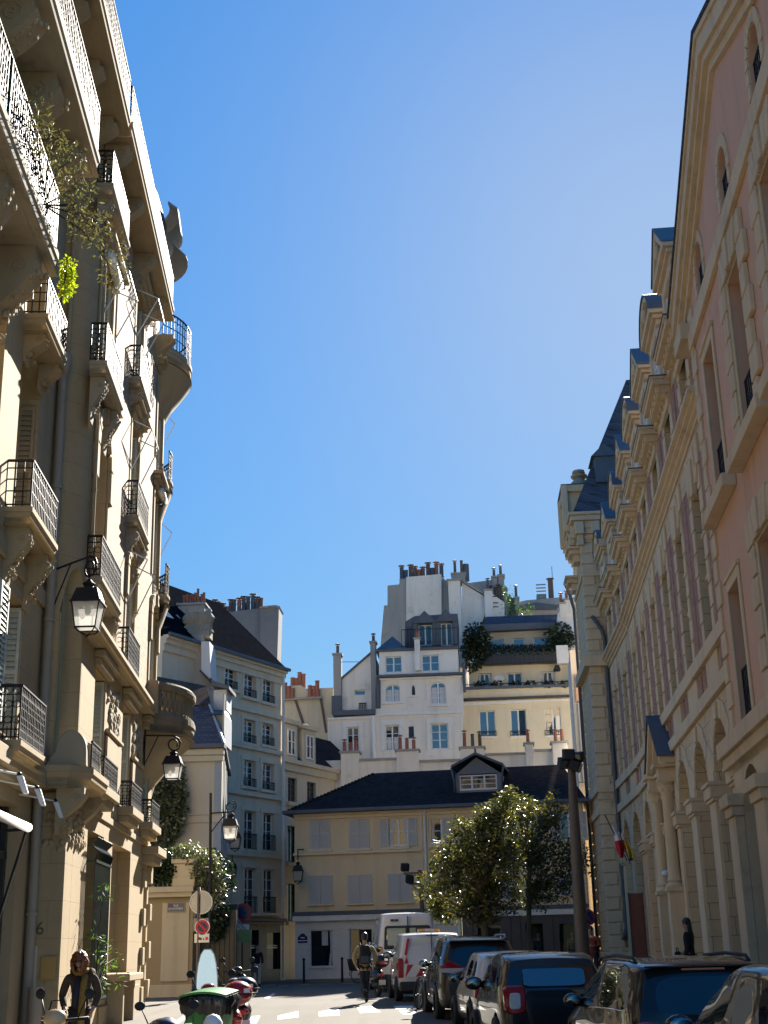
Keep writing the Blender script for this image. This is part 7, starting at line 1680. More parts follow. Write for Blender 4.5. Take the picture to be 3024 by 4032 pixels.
# ---------------------------------------------------------------- trees
def tree(name,label,X,Y,zt,h0,blobs,n,lean=0,trunk=.13):
    """trunk to h0, limbs to each foliage mass, many small leaves"""
    t=empty(name,(X,Y,zt),0,label,'tree','evergreen street trees')
    m=MB(); rnd=random.Random(int(X*50)); m.tube([(0,0,-.1),(.02,.01,.4),(lean*.3,.03,h0*.55),(lean*.6,0,h0),(lean,0,h0+1.2)],[trunk*1.3,trunk,trunk*.9,trunk*.85,trunk*.5],9)
    for bx,by,bz,r in blobs:
        s=(lean*.6,0,h0*(.9+.1*rnd.random())) if bz<h0+1.5 else (lean,0,h0+1.0)
        mid=((s[0]+bx)/2+rnd.uniform(-.15,.15),(s[1]+by)/2,(s[2]+bz)/2+.15); m.tube([s,mid,(bx,by,bz)],[trunk*.42,trunk*.28,trunk*.1],5)
        for _ in range(3):
            q=(bx+rnd.uniform(-r,r)*.8,by+rnd.uniform(-r,r)*.8,bz+rnd.uniform(-r,r)*.8); m.tube([mid,(bx,by,bz),q],[trunk*.12,trunk*.08,trunk*.03],4)
    m.build('trunk',M['bark'],t,smooth=60)
    foliage('crown',mat='leaf',parent=t,pts=blobs,n=n,size=.155,spread=1.15,droop=.3,aspect=.42,clump=11)
    return t
def blobsfor(pts,Y,base):
    L=[]
    rnd=random.Random(len(pts))
    for x,y,r in pts:
        p=at(1650+x/2.37,3050+y/2.37,Y+rnd.uniform(-.9,.9)); L.append((p.x-base[0],p.y-base[1],p.z-base[2],r))
    return L
YT=50.; b1=(at(1918,3735,YT).x,YT,.33)
cr=[(210,990,.65),(180,1130,.6),(240,1210,.55),(150,1250,.4),(280,1280,.4),(300,850,.7),(330,720,.6),(260,800,.5),(420,640,.65),(450,560,.5),(560,520,.65),(600,420,.5),(690,380,.55),(740,290,.45),(800,220,.4),(850,180,.3),(620,650,.8),(500,760,.8),(700,780,.8),(560,900,.8),(420,980,.8),(700,950,.75),(600,1080,.75),(450,1120,.7),(760,1080,.6),(560,1220,.6),(680,1240,.5),(500,1310,.35),(620,1330,.35),(760,560,.7),(800,420,.6),(830,640,.6),(400,1230,.45),(730,1260,.35)]
tree('street_tree','left-hand evergreen tree with sunlit glossy leaves and leaning crown in front of the ochre house',b1[0],YT,.33,2.0,blobsfor(cr,YT,b1),14500,-.1,.15)
YT2=53.; b2=(at(2079,3735,YT2).x,YT2,.33)
cr=[(900,300,.55),(960,380,.7),(1050,330,.55),(1130,380,.65),(1230,330,.55),(1280,380,.45),(930,520,.75),(1050,500,.8),(1180,500,.75),(1280,520,.55),(1320,620,.5),(900,700,.7),(1020,680,.8),(1150,680,.8),(1270,720,.7),(1380,720,.5),(1450,790,.5),(1540,720,.35),(1550,840,.35),(930,880,.7),(1060,880,.75),(1200,870,.75),(1330,880,.6),(1430,920,.5),(960,1040,.65),(1080,1060,.6),(1180,1060,.6),(1300,1030,.55),(1400,1030,.45),(900,1180,.45),(1020,1160,.45),(1130,1170,.4),(1250,1150,.3),(1230,220,.25),(1020,230,.3),(1450,1060,.3),(980,1260,.25)]
tree('street_tree','right-hand evergreen tree with bare slender trunk beside the tall floodlight post',b2[0],YT2,.33,3.2,blobsfor(cr,YT2,b2),8200,.25,.11)
# ---------------------------------------------------------------- tall floodlight mast and the lower one
p=at(2290,3735,41.); X=p.x; Y=41.
t=empty('floodlight_mast',(X,Y,.2),0,'tall tapering brown post with a cluster of dark floodlights at its top, near the school','lamp post')
ztop=at(2248,3020,Y).z-.2; xt=at(2250,3020,Y).x-X
m=MB(); m.tube([(.05,0,-.3),(0.03,0,0),(xt*.5,0,ztop*.5),(xt,0,ztop)],[.24,.23,.18,.12],14); m.build('post',M['pole'],t,smooth=50)
for k,(dx,dz,rz,tl) in enumerate(((-.22,.02,.2,.4),(.2,.18,-.5,.3),(-.08,.28,.1,.2),(.1,-.1,1.2,.4))):
    h=MB(); h.box(-.17,.17,-.16,.16,-.15,.15); o=h.build('floodlight',M['iron'],t,bevel=.02); o.location=(xt+dx,-.05*k,ztop+.1+dz); o.rotation_euler=(tl,0,rz)
    f=MB(); f.box(-.14,.14,-.17,-.16,-.12,.12); f.build('floodlight_lens',M['glass'],o)
m=MB(); m.bar((xt-.3,0,ztop+.1),(xt+.3,0,ztop+.1),.06); m.bar((xt,0,ztop-.2),(xt,0,ztop+.45),.08); m.build('crossbar',M['iron'],t)
Y=57.; p=at(1669,3735,Y); t=empty('floodlight_mast',(p.x,Y,.2),0,'dark post with crossarms and square floodlights left of the trees, behind the white vans','lamp post'); zt_=at(1669,3425,Y).z-.2
m=MB(); m.tube([(0,0,-.2),(0,0,zt_*.5),(-.08,0,zt_)],[.12,.1,.08],10); m.bar((-.75,0,zt_-.12),(.6,0,zt_-.12),.08); m.bar((-.55,0,zt_-.55),(.5,0,zt_-.55),.07)
for sx in(-1,1): m.bar((sx*.45,0,zt_-.55),(0,0,zt_-.95),.04); m.bar((sx*.35,0,zt_-.12),(0,0,zt_-.42),.04)
m.build('post',M['pole'],t,smooth=30)
for k,(dx,dz,rz) in enumerate(((-.68,.12,.3),(-.5,-.36,.2),(.5,.15,-.6))):
    h=MB(); h.box(-.16,.16,-.12,.12,-.16,.16); o=h.build('floodlight',M['iron'],t,bevel=.02); o.location=(dx,-.05,zt_+dz); o.rotation_euler=(.3,.0,rz); f=MB(); f.box(-.12,.12,-.13,-.12,-.12,.12); f.build('floodlight_lens',M['glass'],o)
# ---------------------------------------------------------------- lantern mast and signs by the garden wall
Y=44.; bp=at(600+462/2.074,3735,Y); top=at(600+476/2.074,3050+150/2.074,Y); lt=at(600+638/2.074,3050+318/2.074,Y)
t=lantern('street_lantern','lantern hanging from a tall thin dark mast behind the garden wall and ivy',lt,.95,.5,[([(bp.x,Y,.0),(bp.x,Y,3.5),(top.x,Y,top.z)],[.06,.05,.04]),([(top.x,Y,top.z-.65),(lt.x,Y,top.z-.62),(lt.x+.14,Y,top.z-.75)],.025),([(top.x,Y,top.z-1.3),(top.x+.5,Y,top.z-.66)],.018),(scroll((lt.x,Y,lt.z+.22),.2,(1,0)),.02)])
p=at(600+676/2.074,3050+440/2.074,57); lantern('street_lantern','farther lantern fixed to the side of the cream house in the lane',p,.95,.5,[([(p.x-.5,57.3,p.z+.3),(p.x,57,p.z+.32),(p.x,57,p.z)],.025)])
p=at(600+652/2.074,3050+700/2.074,66); lantern('street_lantern','smallest and farthest lantern down the lane beside the grey house',p,.85,.45,[([(p.x-.4,66.3,p.z+.3),(p.x,66,p.z+.32),(p.x,66,p.z)],.025)])
def signpost(name,label,u,vt,Y,mat='pole',r=.035,cat='sign'):
    p=at(u,3735,Y); z=at(u,vt,Y).z; t=empty(name,(p.x,Y,zg(Y)),0,label,cat); MB().tube([(0,0,-.1),(0,0,z-zg(Y))],r,8).build('post',M[mat],t,smooth=True); return t,z-zg(Y),p.x
def disc(p,x,z,r,y,mat,name,n=28,th=.02): return MB().prism([(x+r*math.cos(2*PI*k/n),z+r*math.sin(2*PI*k/n)) for k in range(n)],y-th,y,'y').build(name,M[mat],p)
Y=40.; t,zt_,X=signpost('sign_post','post with a grey sign back, a no-parking sign and a plate beside the garden wall',779,3494,Y,r=.045)
o=MB(); d_=.30; zc=zt_-.42
dd=disc(t,.07,zc,.33,.02,'galv','round_sign_back'); rg=MB(); n=28
rg.tube([(.07+.32*math.cos(2*PI*k/n),-.01,zc+.32*math.sin(2*PI*k/n)) for k in range(n+1)],.014,5,False); rg.build('sign_rim',M['white_paint'],dd)
MB().box(-.14,.28,-.02,.03,zt_-1.22,zt_-.86).build('rear_plate',M['iron_grey'],t)
zc=at(795,3650,Y).z-zg(Y); xx=at(797,3650,Y).x-X
a=disc(t,xx,zc,.215,-.02,'white_paint','no_parking_sign'); disc(a,xx,zc,.195,-.04,'red_paint','red_ring',th=.006); disc(a,xx,zc,.135,-.046,'enamel_blue','blue_field',th=.006)
m=MB(); s_=.7071; m.prism([(xx-.15*s_-.02,zc+.15*s_-.02),(xx-.15*s_+.02,zc+.15*s_+.02),(xx+.15*s_+.02,zc-.15*s_+.02),(xx+.15*s_-.02,zc-.15*s_-.02)],-.06,-.052); m.build('red_bar',M['red_paint'],a)
zc2=at(797,3694,Y).z-zg(Y); o=MB().box(xx-.22,xx+.20,-.04,-.02,zc2-.12,zc2+.12).build('tow_plate',M['white_paint'],t)
m=MB(); m.prism([(xx-.15,zc2-.04),(xx-.02,zc2-.05),(xx+.0,zc2),(xx-.12,zc2+.04)],-.046,-.04); m.prism([(xx+.02,zc2-.04),(xx+.07,zc2-.05),(xx+.05,zc2+.01)],-.046,-.04); m.build('tow_pictogram',M['frame_dark'],o); m=MB(); m.box(xx+.10,xx+.17,-.046,-.04,zc2-.05,zc2+.03); m.build('red_mark',M['red_paint'],o)
# purple-blue round sign and white plate farther down the lane
Y=60.; t,zt_,X=signpost('sign_post','distant round blue sign with red ring at the lane corner',954,3570,Y); zc=at(956,3592,Y).z-zg(Y)
a=disc(t,.03,zc,.38,-.03,'red_paint','no_parking_sign'); disc(a,.03,zc,.29,-.05,'enamel_blue','blue_field',th=.01); MB().box(-.24,.3,-.05,-.03,zc-.85,zc-.5).build('plate',M['white_paint'],t)
# teal awning frame and green shop sign in the lane
Y=58.; p=at(900,3590,Y); t=empty('shop_awning','',0) if False else empty('shop_awning',(p.x,Y,0),0,'half-folded teal awning with arms beside the lane corner signs','awning')
q0=at(905,3595,Y);q1=at(972,3672,Y); m=MB(); m.tube([(0,.0,q0.z),(q1.x-p.x,-1.,q1.z)],.06,6); m.tube([(0,.5,q0.z+.1),(q1.x-p.x+.1,-.9,q1.z+.05)],.05,6); m.build('awning_arm',M['galv'],t); m=MB(); m.box(q1.x-p.x-.25,q1.x-p.x+.3,-1.2,-.9,q1.z-.4,q1.z+.1); m.build('valance',M['enamel_green'],t); MB().box(-.15,.35,.0,.6,q0.z-.3,q0.z+.35).build('awning_case',M['shop_navy'],t)
# right end: round sign near the tall mast
Y=57.; t,zt_,X=signpost('sign_post','red-ringed no-parking sign over white plates just right of the tall mast',2322,3600,Y); zc=at(2322,3612,Y).z-zg(Y); a=disc(t,0,zc,.33,-.03,'red_paint','no_parking_sign'); disc(a,0,zc,.24,-.05,'enamel_blue','blue_field',th=.01); MB().box(-.22,.22,-.05,-.03,zc-.75,zc-.42).build('plate',M['white_paint'],t)
m=MB(); m.prism([(-.17,zc+.2),(-.13,zc+.23),(.17,zc-.2),(.13,zc-.23)],-.07,-.062); m.build('red_bar',M['red_paint'],a)
# bollards along the ochre house
for i,(u,lab) in enumerate(((1196,'thin black bollard on the pavement under the enamel plaque'),(1346,'thin black bollard between the two ground-floor windows of the ochre house'))):
    Y=63.5; p=at(u,3735,Y); t=empty('bollard',(p.x,Y,.2),0,lab,'bollard','black bollards'); MB().lathe([(.06,-.1),(.055,.0),(.05,.9),(.03,.98),(.001,1.0)],(0,0,.1),10).build('shaft',M['iron'],t,smooth=40); MB().lathe([(.075,0),(.075,.06)],(0,0,.98),10).build('cap',M['iron'],t,smooth=40)
strip('pavement',[(-5.2,64.2),(-5.2,67)],[(3.3,62.2),(3.4,66)],'pavement',.12)
# stone-headed bollard in front of the bin
p=at(843,3735,18.5); t=empty('bollard',(p.x,18.5,zg(18.5)+.3),0,'short cream bollard with domed white top in front of the green bin','bollard'); MB().lathe([(.115,-.1),(.11,.0),(.105,.36)],(0,0,0),14).build('shaft',M['concrete'],t,smooth=40); MB().lathe([(.135,.34),(.14,.4),(.125,.5),(.08,.57),(.001,.6)],(0,0,0),16).build('dome',M['white_paint'],t,smooth=50)
# green wheelie bin with a black liner bag
Yb=20.2; p=at(828,3735,Yb); zb0=zg(Yb)+.12; W_=.29
t=empty('wheelie_bin',(p.x,Yb,zb0),R(-8),'bright green wheelie bin with its lid closed over a black bin bag','bin')
m=MB(); m.hexa([(-W_*.8,-.24,.08),(W_*.8,-.24,.08),(W_*.8,.26,.08),(-W_*.8,.26,.08)],[(-W_,-.3,.92),(W_,-.3,.92),(W_,.32,.92),(-W_,.32,.92)]); m.box(-W_-.02,W_+.02,-.32,.34,.88,.93)
for x in(-.16,0,.16): m.box(x-.012,x+.012,-.30,-.25,.15,.85)
M['bin_green']=plain('green_plastic',(.035,.20,.045),.35,0,.12); m.build('bin_body',M['bin_green'],t,bevel=.015)
b=MB(); rnd=random.Random(2); n=64; rows=[]
for lv,(off,z0) in enumerate(((.0,.96),(.025,.93),(.035,.86),(.02,.78),(.012,.70))):
    for k in range(n):
        a0=2*PI*k/n; x=max(-1,min(1,1.4*math.cos(a0)))*(W_+.015); y=max(-1,min(1,1.4*math.sin(a0)))*.32+.01; w=off*(1+.9*math.sin(k*2.3+lv))+rnd.uniform(-.006,.008)
        b.v.append((x*(1+w/.3),y*(1+w/.3),z0+(rnd.uniform(-.05,.035) if lv==4 else rnd.uniform(-.012,.012))))
b.f=[(l*n+k,l*n+(k+1)%n,(l+1)*n+(k+1)%n,(l+1)*n+k) for l in range(4) for k in range(n)]
M['bin_bag']=plain('black_bin_bag',(.015,.015,.017),.25,0,.3,9); b.build('bin_bag',M['bin_bag'],t,smooth=True)
m=MB(); n=9
for k in range(n):
    x0=-W_-.05+(2*W_+.1)*k/n; x1=-W_-.05+(2*W_+.1)*(k+1)/n; z=lambda x:.965+.05*(1-(x/(W_+.05))**2)
    m.add([(x0,-.37,z(x0)-.02),(x1,-.37,z(x1)-.02),(x1,.36,z(x1)+.02),(x0,.36,z(x0)+.02),(x0,-.37,z(x0)-.05),(x1,-.37,z(x1)-.05),(x1,.36,z(x1)-.01),(x0,.36,z(x0)-.01)],[(0,1,2,3),(4,7,6,5),(0,4,5,1),(2,6,7,3)])
m.build('lid',M['bin_green'],t,smooth=60); m=MB()
m.tube([(-W_*.8,.36,.98),(W_*.8,.36,.98)],.018,6); m.build('handle',M['bin_green'],t)
for sx in(-1,1): MB().prism([(.28+.1*math.cos(2*PI*k/16),.1+.1*math.sin(2*PI*k/16)) for k in range(16)],sx*W_*.85-.03,sx*W_*.85+.03,'x').build('wheel',M['rubber'],t)
# small white dust sheet? cable box by the drain: pale bin at the very left bottom
t=empty('litter_bin',FL.w(2.55,zg(21)+.12,.15),FL.ang,'small pale round bin at the foot of the drainpipes, bottom left','bin'); MB().lathe([(.15,0),(.17,.45),(.19,.46),(.19,.52),(.15,.53),(.13,.46)],(0,0,0),16).build('body',M['cream_trim'],t,smooth=40); MB().lathe([(.2,.5),(.2,.54)],(0,0,0),16).build('rim',M['brass'],t)
# ---------------------------------------------------------------- two-wheelers
def twowheel(p,y,r,w=.11,spoke=False,tm='rubber'):
    wh=empty('wheel',(0,y,r)); wh.parent=p; n=24
    t=MB(); t.tube([(0,(r-w/2)*math.cos(2*PI*k/n),(r-w/2)*math.sin(2*PI*k/n)) for k in range(n+1)],w/2,8,False); t.build('tyre',M[tm],wh,smooth=True)
    m=MB()
    if spoke:
        m.tube([(0,(r-w)*math.cos(2*PI*k/n),(r-w)*math.sin(2*PI*k/n)) for k in range(n+1)],.012,5,False)
        for k in range(12): a=2*PI*k/12; m.tube([(0,0,0),(0,(r-w)*math.cos(a),(r-w)*math.sin(a))],.003,3,False)
    else:
        m.prism([((r-w)*math.cos(2*PI*k/n),(r-w)*math.sin(2*PI*k/n)) for k in range(n)],-.02,.02,'x')
    m.build('rim',M['galv'],wh); return wh
def scooter(name,label,X,Y,hd,paint_,cat='scooter',screen=True,topcase=True,scale=1.,platetext=None):
    """rear at local y=0, front at +y"""
    t=empty(name,(X,Y,zg(Y)+.0),hd,label,cat); t.scale=(scale,)*3
    twowheel(t,.32,.24,.13); twowheel(t,1.5,.24,.12)
    b=MB(); b.ell((0,.42,.58),(.19,.46,.22),16,10); b.build('rear_body',M[paint_],t,smooth=True)
    b=MB(); b.ell((0,.35,.33),(.16,.22,.12),12,8); b.build('engine',M['black_plastic'],t,smooth=True)
    b=MB(); b.hexa([(-.17,.75,.28),(.17,.75,.28),(.15,1.25,.26),(-.15,1.25,.26)],[(-.17,.75,.34),(.17,.75,.34),(.15,1.25,.33),(-.15,1.25,.33)]); b.build('footboard',M['black_plastic'],t,bevel=.02)
    b=MB(); b.hexa([(-.2,1.22,.3),(.2,1.22,.3),(.15,1.42,.3),(-.15,1.42,.3)],[(-.24,1.3,.95),(.24,1.3,.95),(.13,1.5,.92),(-.13,1.5,.92)]); b.build('leg_shield',M[paint_],t,bevel=.05)
    b=MB(); b.ell((0,1.52,.44),(.12,.24,.1),12,7); b.build('front_mudguard',M[paint_],t,smooth=True)
    b=MB(); b.ell((0,.5,.8),(.15,.42,.07),14,7); b.build('seat',M['seat'],t,smooth=True)
    b=MB(); b.tube([(-.34,1.2,1.02),(-.1,1.32,1.0),(.1,1.32,1.0),(.34,1.2,1.02)],.018,6); b.tube([(0,1.5,.25),(0,1.3,1.0)],.03,6); b.build('handlebar',M['iron'],t,smooth=True)
    b=MB(); b.ell((0,1.36,1.02),(.14,.12,.1),12,8); b.build('headlamp_cowl',M[paint_],t,smooth=True)
    for sx in(-1,1):
        b=MB(); b.tube([(sx*.24,1.26,1.03),(sx*.33,1.24,1.22)],.009,5); b.ell((sx*.36,1.23,1.27),(.075,.015,.06),12,6); b.build('mirror',M['iron'],t,smooth=True)
    b=MB(); b.ell((0,-.02,.6),(.1,.04,.05),10,6); b.build('tail_light',M['red_lens'],t,smooth=True)
    o=MB().box(-.1,.1,-.09,-.08,.33,.47).build('number_plate',M['white_paint'],t)
    if platetext:
        for k,tx in enumerate(platetext): text(tx,.055,'plate_lettering','iron',o,(0,-.092,.435-.07*k),(PI/2,0,0))
    if screen:
        b=MB(); pts=[(-.19,0),(.19,0),(.185,.25),(.16,.45),(.12,.6),(.06,.68),(-.06,.68),(-.12,.6),(-.16,.45),(-.185,.25)]
        b.prism([(x,z+.98) for x,z in pts],1.43,1.438); s=b.build('windscreen',M['screen'],t); s.rotation_euler=(0,0,0)
        r_=MB(); L_=[(x,1.434,z+.98) for x,z in pts]; r_.tube(L_+[L_[0]],.008,4,False); r_.build('screen_rim',M['white_paint'],s)
    if topcase:
        b=MB(); b.ell((0,-.02,.98),(.25,.23,.19),16,10); c=b.build('top_case',M[paint_],t,smooth=True); b=MB(); b.box(-.25,.25,-.25,.2,.965,.985); b.build('case_seam',M['black_plastic'],c)
        b=MB(); b.ell((0,-.22,.93),(.14,.04,.05),10,6); b.build('case_reflector',M['red_lens'],c,smooth=True); b=MB(); b.box(.02,.12,-.262,-.24,.99,1.05); b.build('sticker',M['white_paint'],c)
    m=MB(); m.tube([(-.1,.7,.2),(-.22,.75,.02)],.014,5); m.build('stand',M['iron'],t); m=MB(); m.tube([(.17,.7,.3),(.19,.1,.3)],[.03,.05],8); m.build('exhaust',M['iron'],t,smooth=True)
    return t
Ys=22.4; p=at(935,3735,Ys); scooter('scooter','red scooter with clear windscreen and red top case behind the green bin',p.x,Ys,R(27),'car_red',platetext=('CG 5','119 FZ'))
p=at(962,3735,24.3); t=scooter('scooter','second scooter with a shiny black top case just behind the red one',p.x,24.3,R(14),'car_black',screen=False)
p=at(822,3735,33); scooter('scooter','distant dark scooter near the sign post',p.x+.6,33,R(3),'car_black',topcase=False,screen=False)
# dark purple motorcycle tail and cream scooter, bottom left
p=at(655,3735,15.4); scooter('motorcycle','dark purple motorcycle with a low wide tail box, bottom left beside the bin',p.x,15.4,R(8),'bike_purple','motorcycle',False,True,.86)
p=at(505,3735,15.9); scooter('scooter','cream scooter with round mirrors beside the woman in the dark coat',p.x,16.6,R(150),'bike_cream','scooter',False,False,1.)
# covered black motorcycle between the vans
p=at(1512,3735,42.5); scooter('motorcycle','black motorcycle parked between the two white vans',p.x-.1,42.3,R(20),'car_black','motorcycle',False,True,1.05)
def bicycle(name,label,X,Y,hd,fm,cat='bicycle',lean=0.):
    t=empty(name,(X,Y,zg(Y)),0,label,cat); t.rotation_euler=(0,lean,hd)
    twowheel(t,0,.34,.04,True); twowheel(t,1.05,.34,.04,True)
    f=MB()
    for a,b in(((0,0,.34),(0,.45,.3)),((0,.45,.3),(0,.35,.85)),((0,0,.34),(0,.36,.78)),((0,.36,.76),(0,.9,.82)),((0,.45,.3),(0,.93,.72)),((0,.88,.92),(0,1.05,.34))): f.tube([a,b],.018,6)
    f.build('frame',M[fm],t); s=MB(); s.ell((0,.3,.92),(.08,.14,.04),10,6); s.build('saddle',M['seat'],t,smooth=True)
    h=MB(); h.tube([(-.3,.8,1.0),(-.1,.9,1.02),(.1,.9,1.02),(.3,.8,1.0)],.014,6); h.tube([(0,.88,.9),(0,.9,1.02)],.016,6); h.build('handlebar',M['galv'],t,smooth=True)
    g=MB(); g.tube([(0,.39*math.cos(R(a)),.34+.39*math.sin(R(a))) for a in range(20,200,15)],.018,5); g.build('mudguard',M['black_plastic'],t)
    return t
for k,(u,Y,fm,lab) in enumerate(((1640,34.6,'galv','grey bicycle leaning between the chevron van and the dark tall car, nearest of the group'),(1652,35.3,'car_black','black bicycle in the middle of the bicycles parked behind the chevron van'),(1662,36.0,'car_red','red bicycle almost hidden behind the dark tall car, rearmost of the group'))):
    p=at(u,3735,Y); bicycle('bicycle',lab,p.x,Y,R(-18-6*k),fm,lean=R(4))
p=at(1400,3735,61.5); t=bicycle('cargo_bike','red hire bicycle with a dark front box by the bollard at the ochre house',p.x+.1,61.5,R(-78),'car_red'); m=MB(); m.hexa([(-.25,-.35,.5),(.25,-.35,.5),(.25,.1,.5),(-.25,.1,.5)],[(-.32,-.45,1.0),(.32,-.45,1.0),(.32,.2,1.0),(-.32,.2,1.0)]); m.build('cargo_box',M['black_plastic'],t,bevel=.02)
# ---------------------------------------------------------------- road markings
mk=MB()
def paintrect(pts,mb): mb.add([(x,y,zg(y)+.005) for x,y in pts],[tuple(range(len(pts)))])
def gpt(u,v):
    d=ray(u,v); z=.2
    for _ in range(8):
        t=(z-EYE)/d[2]; z=zg(d[1]*t)
    t=(z-EYE)/d[2]; return (d[0]*t,d[1]*t)
for q in([(1254,3985),(1333,3970),(1338,4000),(1255,4002)],[(1405,3967),(1462,3962),(1500,3985),(1418,3990)],[(1570,3982),(1632,3980),(1640,3992),(1590,3996)],[(1095,4000),(1175,3982),(1175,4006),(1092,4016)],[(960,4005),(1025,4000),(1010,4030),(950,4030)],[(1550,3962),(1625,3960),(1630,3970),(1560,3976)]):
    paintrect([gpt(*a) for a in q],mk)
tag(mk.build('crosswalk_markings',M['roadpaint'],fix=False),kind='structure')
mk=MB()
for u,v,w in ((1180,3878,36),(1265,3876,42),(1348,3874,46),(1095,3883,40)): 
    a=gpt(u,v);b=gpt(u+w,v-1); paintrect([a,b,(b[0],b[1]+.35),(a[0],a[1]+.35)],mk)
a=gpt(1022,3881);b=gpt(1085,3879); paintrect([a,b,(b[0],b[1]+.4),(a[0],a[1]+.4)],mk)
for q in([(1040,3930),(1075,3912),(1085,3914),(1055,3934)],[(640,3968),(700,3952),(712,3956),(660,3974)],[(720,3952),(755,3950),(755,3958),(728,3962)]): paintrect([gpt(*a) for a in q],mk)
tag(mk.build('road_markings',M['roadpaint'],fix=False),kind='structure')
# ---------------------------------------------------------------- school front: flags, board, camera
p0=at(2384,3208,53.); p1=at(2412,3245,52.5)
def flag(label,base,tip,L,R2,cols,Yf,seed):
    """limp cloth hanging from a slanted pole: left and right edges given down its length"""
    t=empty('flag',base,0,label,'flag'); B=Vector(base); MB().tube([(0,0,0),tuple(Vector(tip)-B)],.02,6).build('flag_pole',M['frame_dark'],t)
    n=10; k0=0
    for nm,mt,f0,f1 in cols:
        vs=[];fs=[]; m=MB()
        for i in range(n+1):
            f=f0+(f1-f0)*i/n; s=f*(len(L)-1); q=min(int(s),len(L)-2); r=s-q
            a=Vector(at(L[q][0]+(L[q+1][0]-L[q][0])*r,L[q][1]+(L[q+1][1]-L[q][1])*r,Yf)); b=Vector(at(R2[q][0]+(R2[q+1][0]-R2[q][0])*r,R2[q][1]+(R2[q+1][1]-R2[q][1])*r,Yf))
            for j in range(n+1):
                p=a.lerp(b,j/n)-B; p.y+=.12*math.sin(j/n*8+f*2+seed)*(.3+f); vs.append(tuple(p))
        fs=[(x*(n+1)+j,x*(n+1)+j+1,(x+1)*(n+1)+j+1,(x+1)*(n+1)+j) for x in range(n) for j in range(n)]
        m.add(vs,fs); m.build(nm,M[mt],t,smooth=True,fix=False)
    return t
M['flag_red']=plain('red_cloth',(.42,.015,.03),.8); M['flag_white']=plain('white_cloth',(.6,.6,.62),.8); M['flag_blue']=plain('blue_cloth',(.02,.03,.14),.8); M['flag_yellow']=plain('yellow_cloth',(.5,.38,.02),.8)
b=at(2470,3390,49.6); tip=at(2382,3208,48.6)
flag('red and white flag drooping from a slanted pole on the school wall',b,tip,[(2408,3248),(2420,3300),(2428,3345),(2444,3378)],[(2418,3256),(2452,3296),(2466,3335),(2450,3378)],[('white_field','flag_white',0.,.42),('red_field','flag_red',.42,1.)],49.0,1)
b=at(2482,3402,48.6); tip=at(2440,3284,47.8)
flag('yellow flag with a blue corner behind the red and white one',b,tip,[(2458,3310),(2466,3340),(2472,3366),(2478,3388)],[(2466,3312),(2488,3344),(2500,3372),(2486,3390)],[('yellow_field','flag_yellow',0.,.82),('blue_field','flag_blue',.82,1.)],48.,3)
b0=at(2476,3518,45.); b1_=at(2527,3518,45.); z0=.2
t=empty('notice_board',((b0.x+b1_.x)/2,45.,.33),R(-4),'tall red-brown wooden panel standing at the school arcade under the flags','board'); w_=(b1_.x-b0.x)/2; MB().box(-w_,w_,-.04,.04,.0,b0.z-.33).build('panel',M['wood_red'],t,bevel=.01); m=MB(); m.box(-w_-.03,-w_,-.06,.06,-.1,b0.z-.3); m.box(w_,w_+.03,-.06,.06,-.1,b0.z-.3); m.build('upright',M['frame_dark'],t)
q=FR.w(10.7,3.55,.35); t=empty('security_camera',q,FR.ang,'white dome security camera on the school arcade wall above the notice board','camera'); MB().ell((0,-.1,0),(.13,.13,.1),12,8).build('dome',M['white_paint'],t,smooth=True); MB().box(-.03,.03,-.08,.4,.05,.11).build('bracket',M['white_paint'],t)
# ---------------------------------------------------------------- people
M['skin']=plain('skin',(.42,.25,.17),.55,0,.08); M['hair_red']=plain('auburn_hair',(.16,.045,.012),.45,0,.6,60); M['hair_dark']=plain('dark_hair',(.018,.014,.012),.4,0,.3,30)
M['coat_brown']=plain('dark_brown_coat',(.065,.042,.027),.95,0,.5,14,.6); M['mustard']=plain('mottled_mustard_knit',(.24,.15,.03),.95,0,.6,40,.5); M['coat_khaki']=plain('khaki_jacket',(.33,.26,.14),.85,0,.2,6,.3)
M['navy']=plain('navy_cloth',(.018,.02,.035),.9,0,.25,9,.3); M['black_cloth']=plain('black_cloth',(.015,.015,.017),.9,0,.25,9,.3); M['red_cloth']=plain('rust_red_cloth',(.17,.035,.022),.9,0,.25,9,.3); M['white_cloth']=plain('off_white_cloth',(.55,.53,.5),.9,0,.15,9,.3); M['beige_cloth']=plain('beige_cloth',(.45,.36,.24),.9,0,.2,9,.3); M['suit']=plain('grey_suit_cloth',(.06,.07,.09),.9,0,.2,9,.3)
def skin(name,mat,parent,pts,edges,rad,root=0,sub=2):
    me=bpy.data.meshes.new(name); me.from_pydata([tuple(p) for p in pts],edges,[]); me.update(); me.materials.append(M[mat])
    o=bpy.data.objects.new(name,me); COL.objects.link(o); o.parent=parent
    s=o.modifiers.new('skin','SKIN'); s.use_smooth_shade=True
    for i,v in enumerate(me.skin_vertices[0].data):
        r=rad[i]; v.radius=r if isinstance(r,tuple) else (r,r); v.use_root=(i==root)
    b=o.modifiers.new('sub','SUBSURF'); b.levels=sub; b.render_levels=sub
    return o
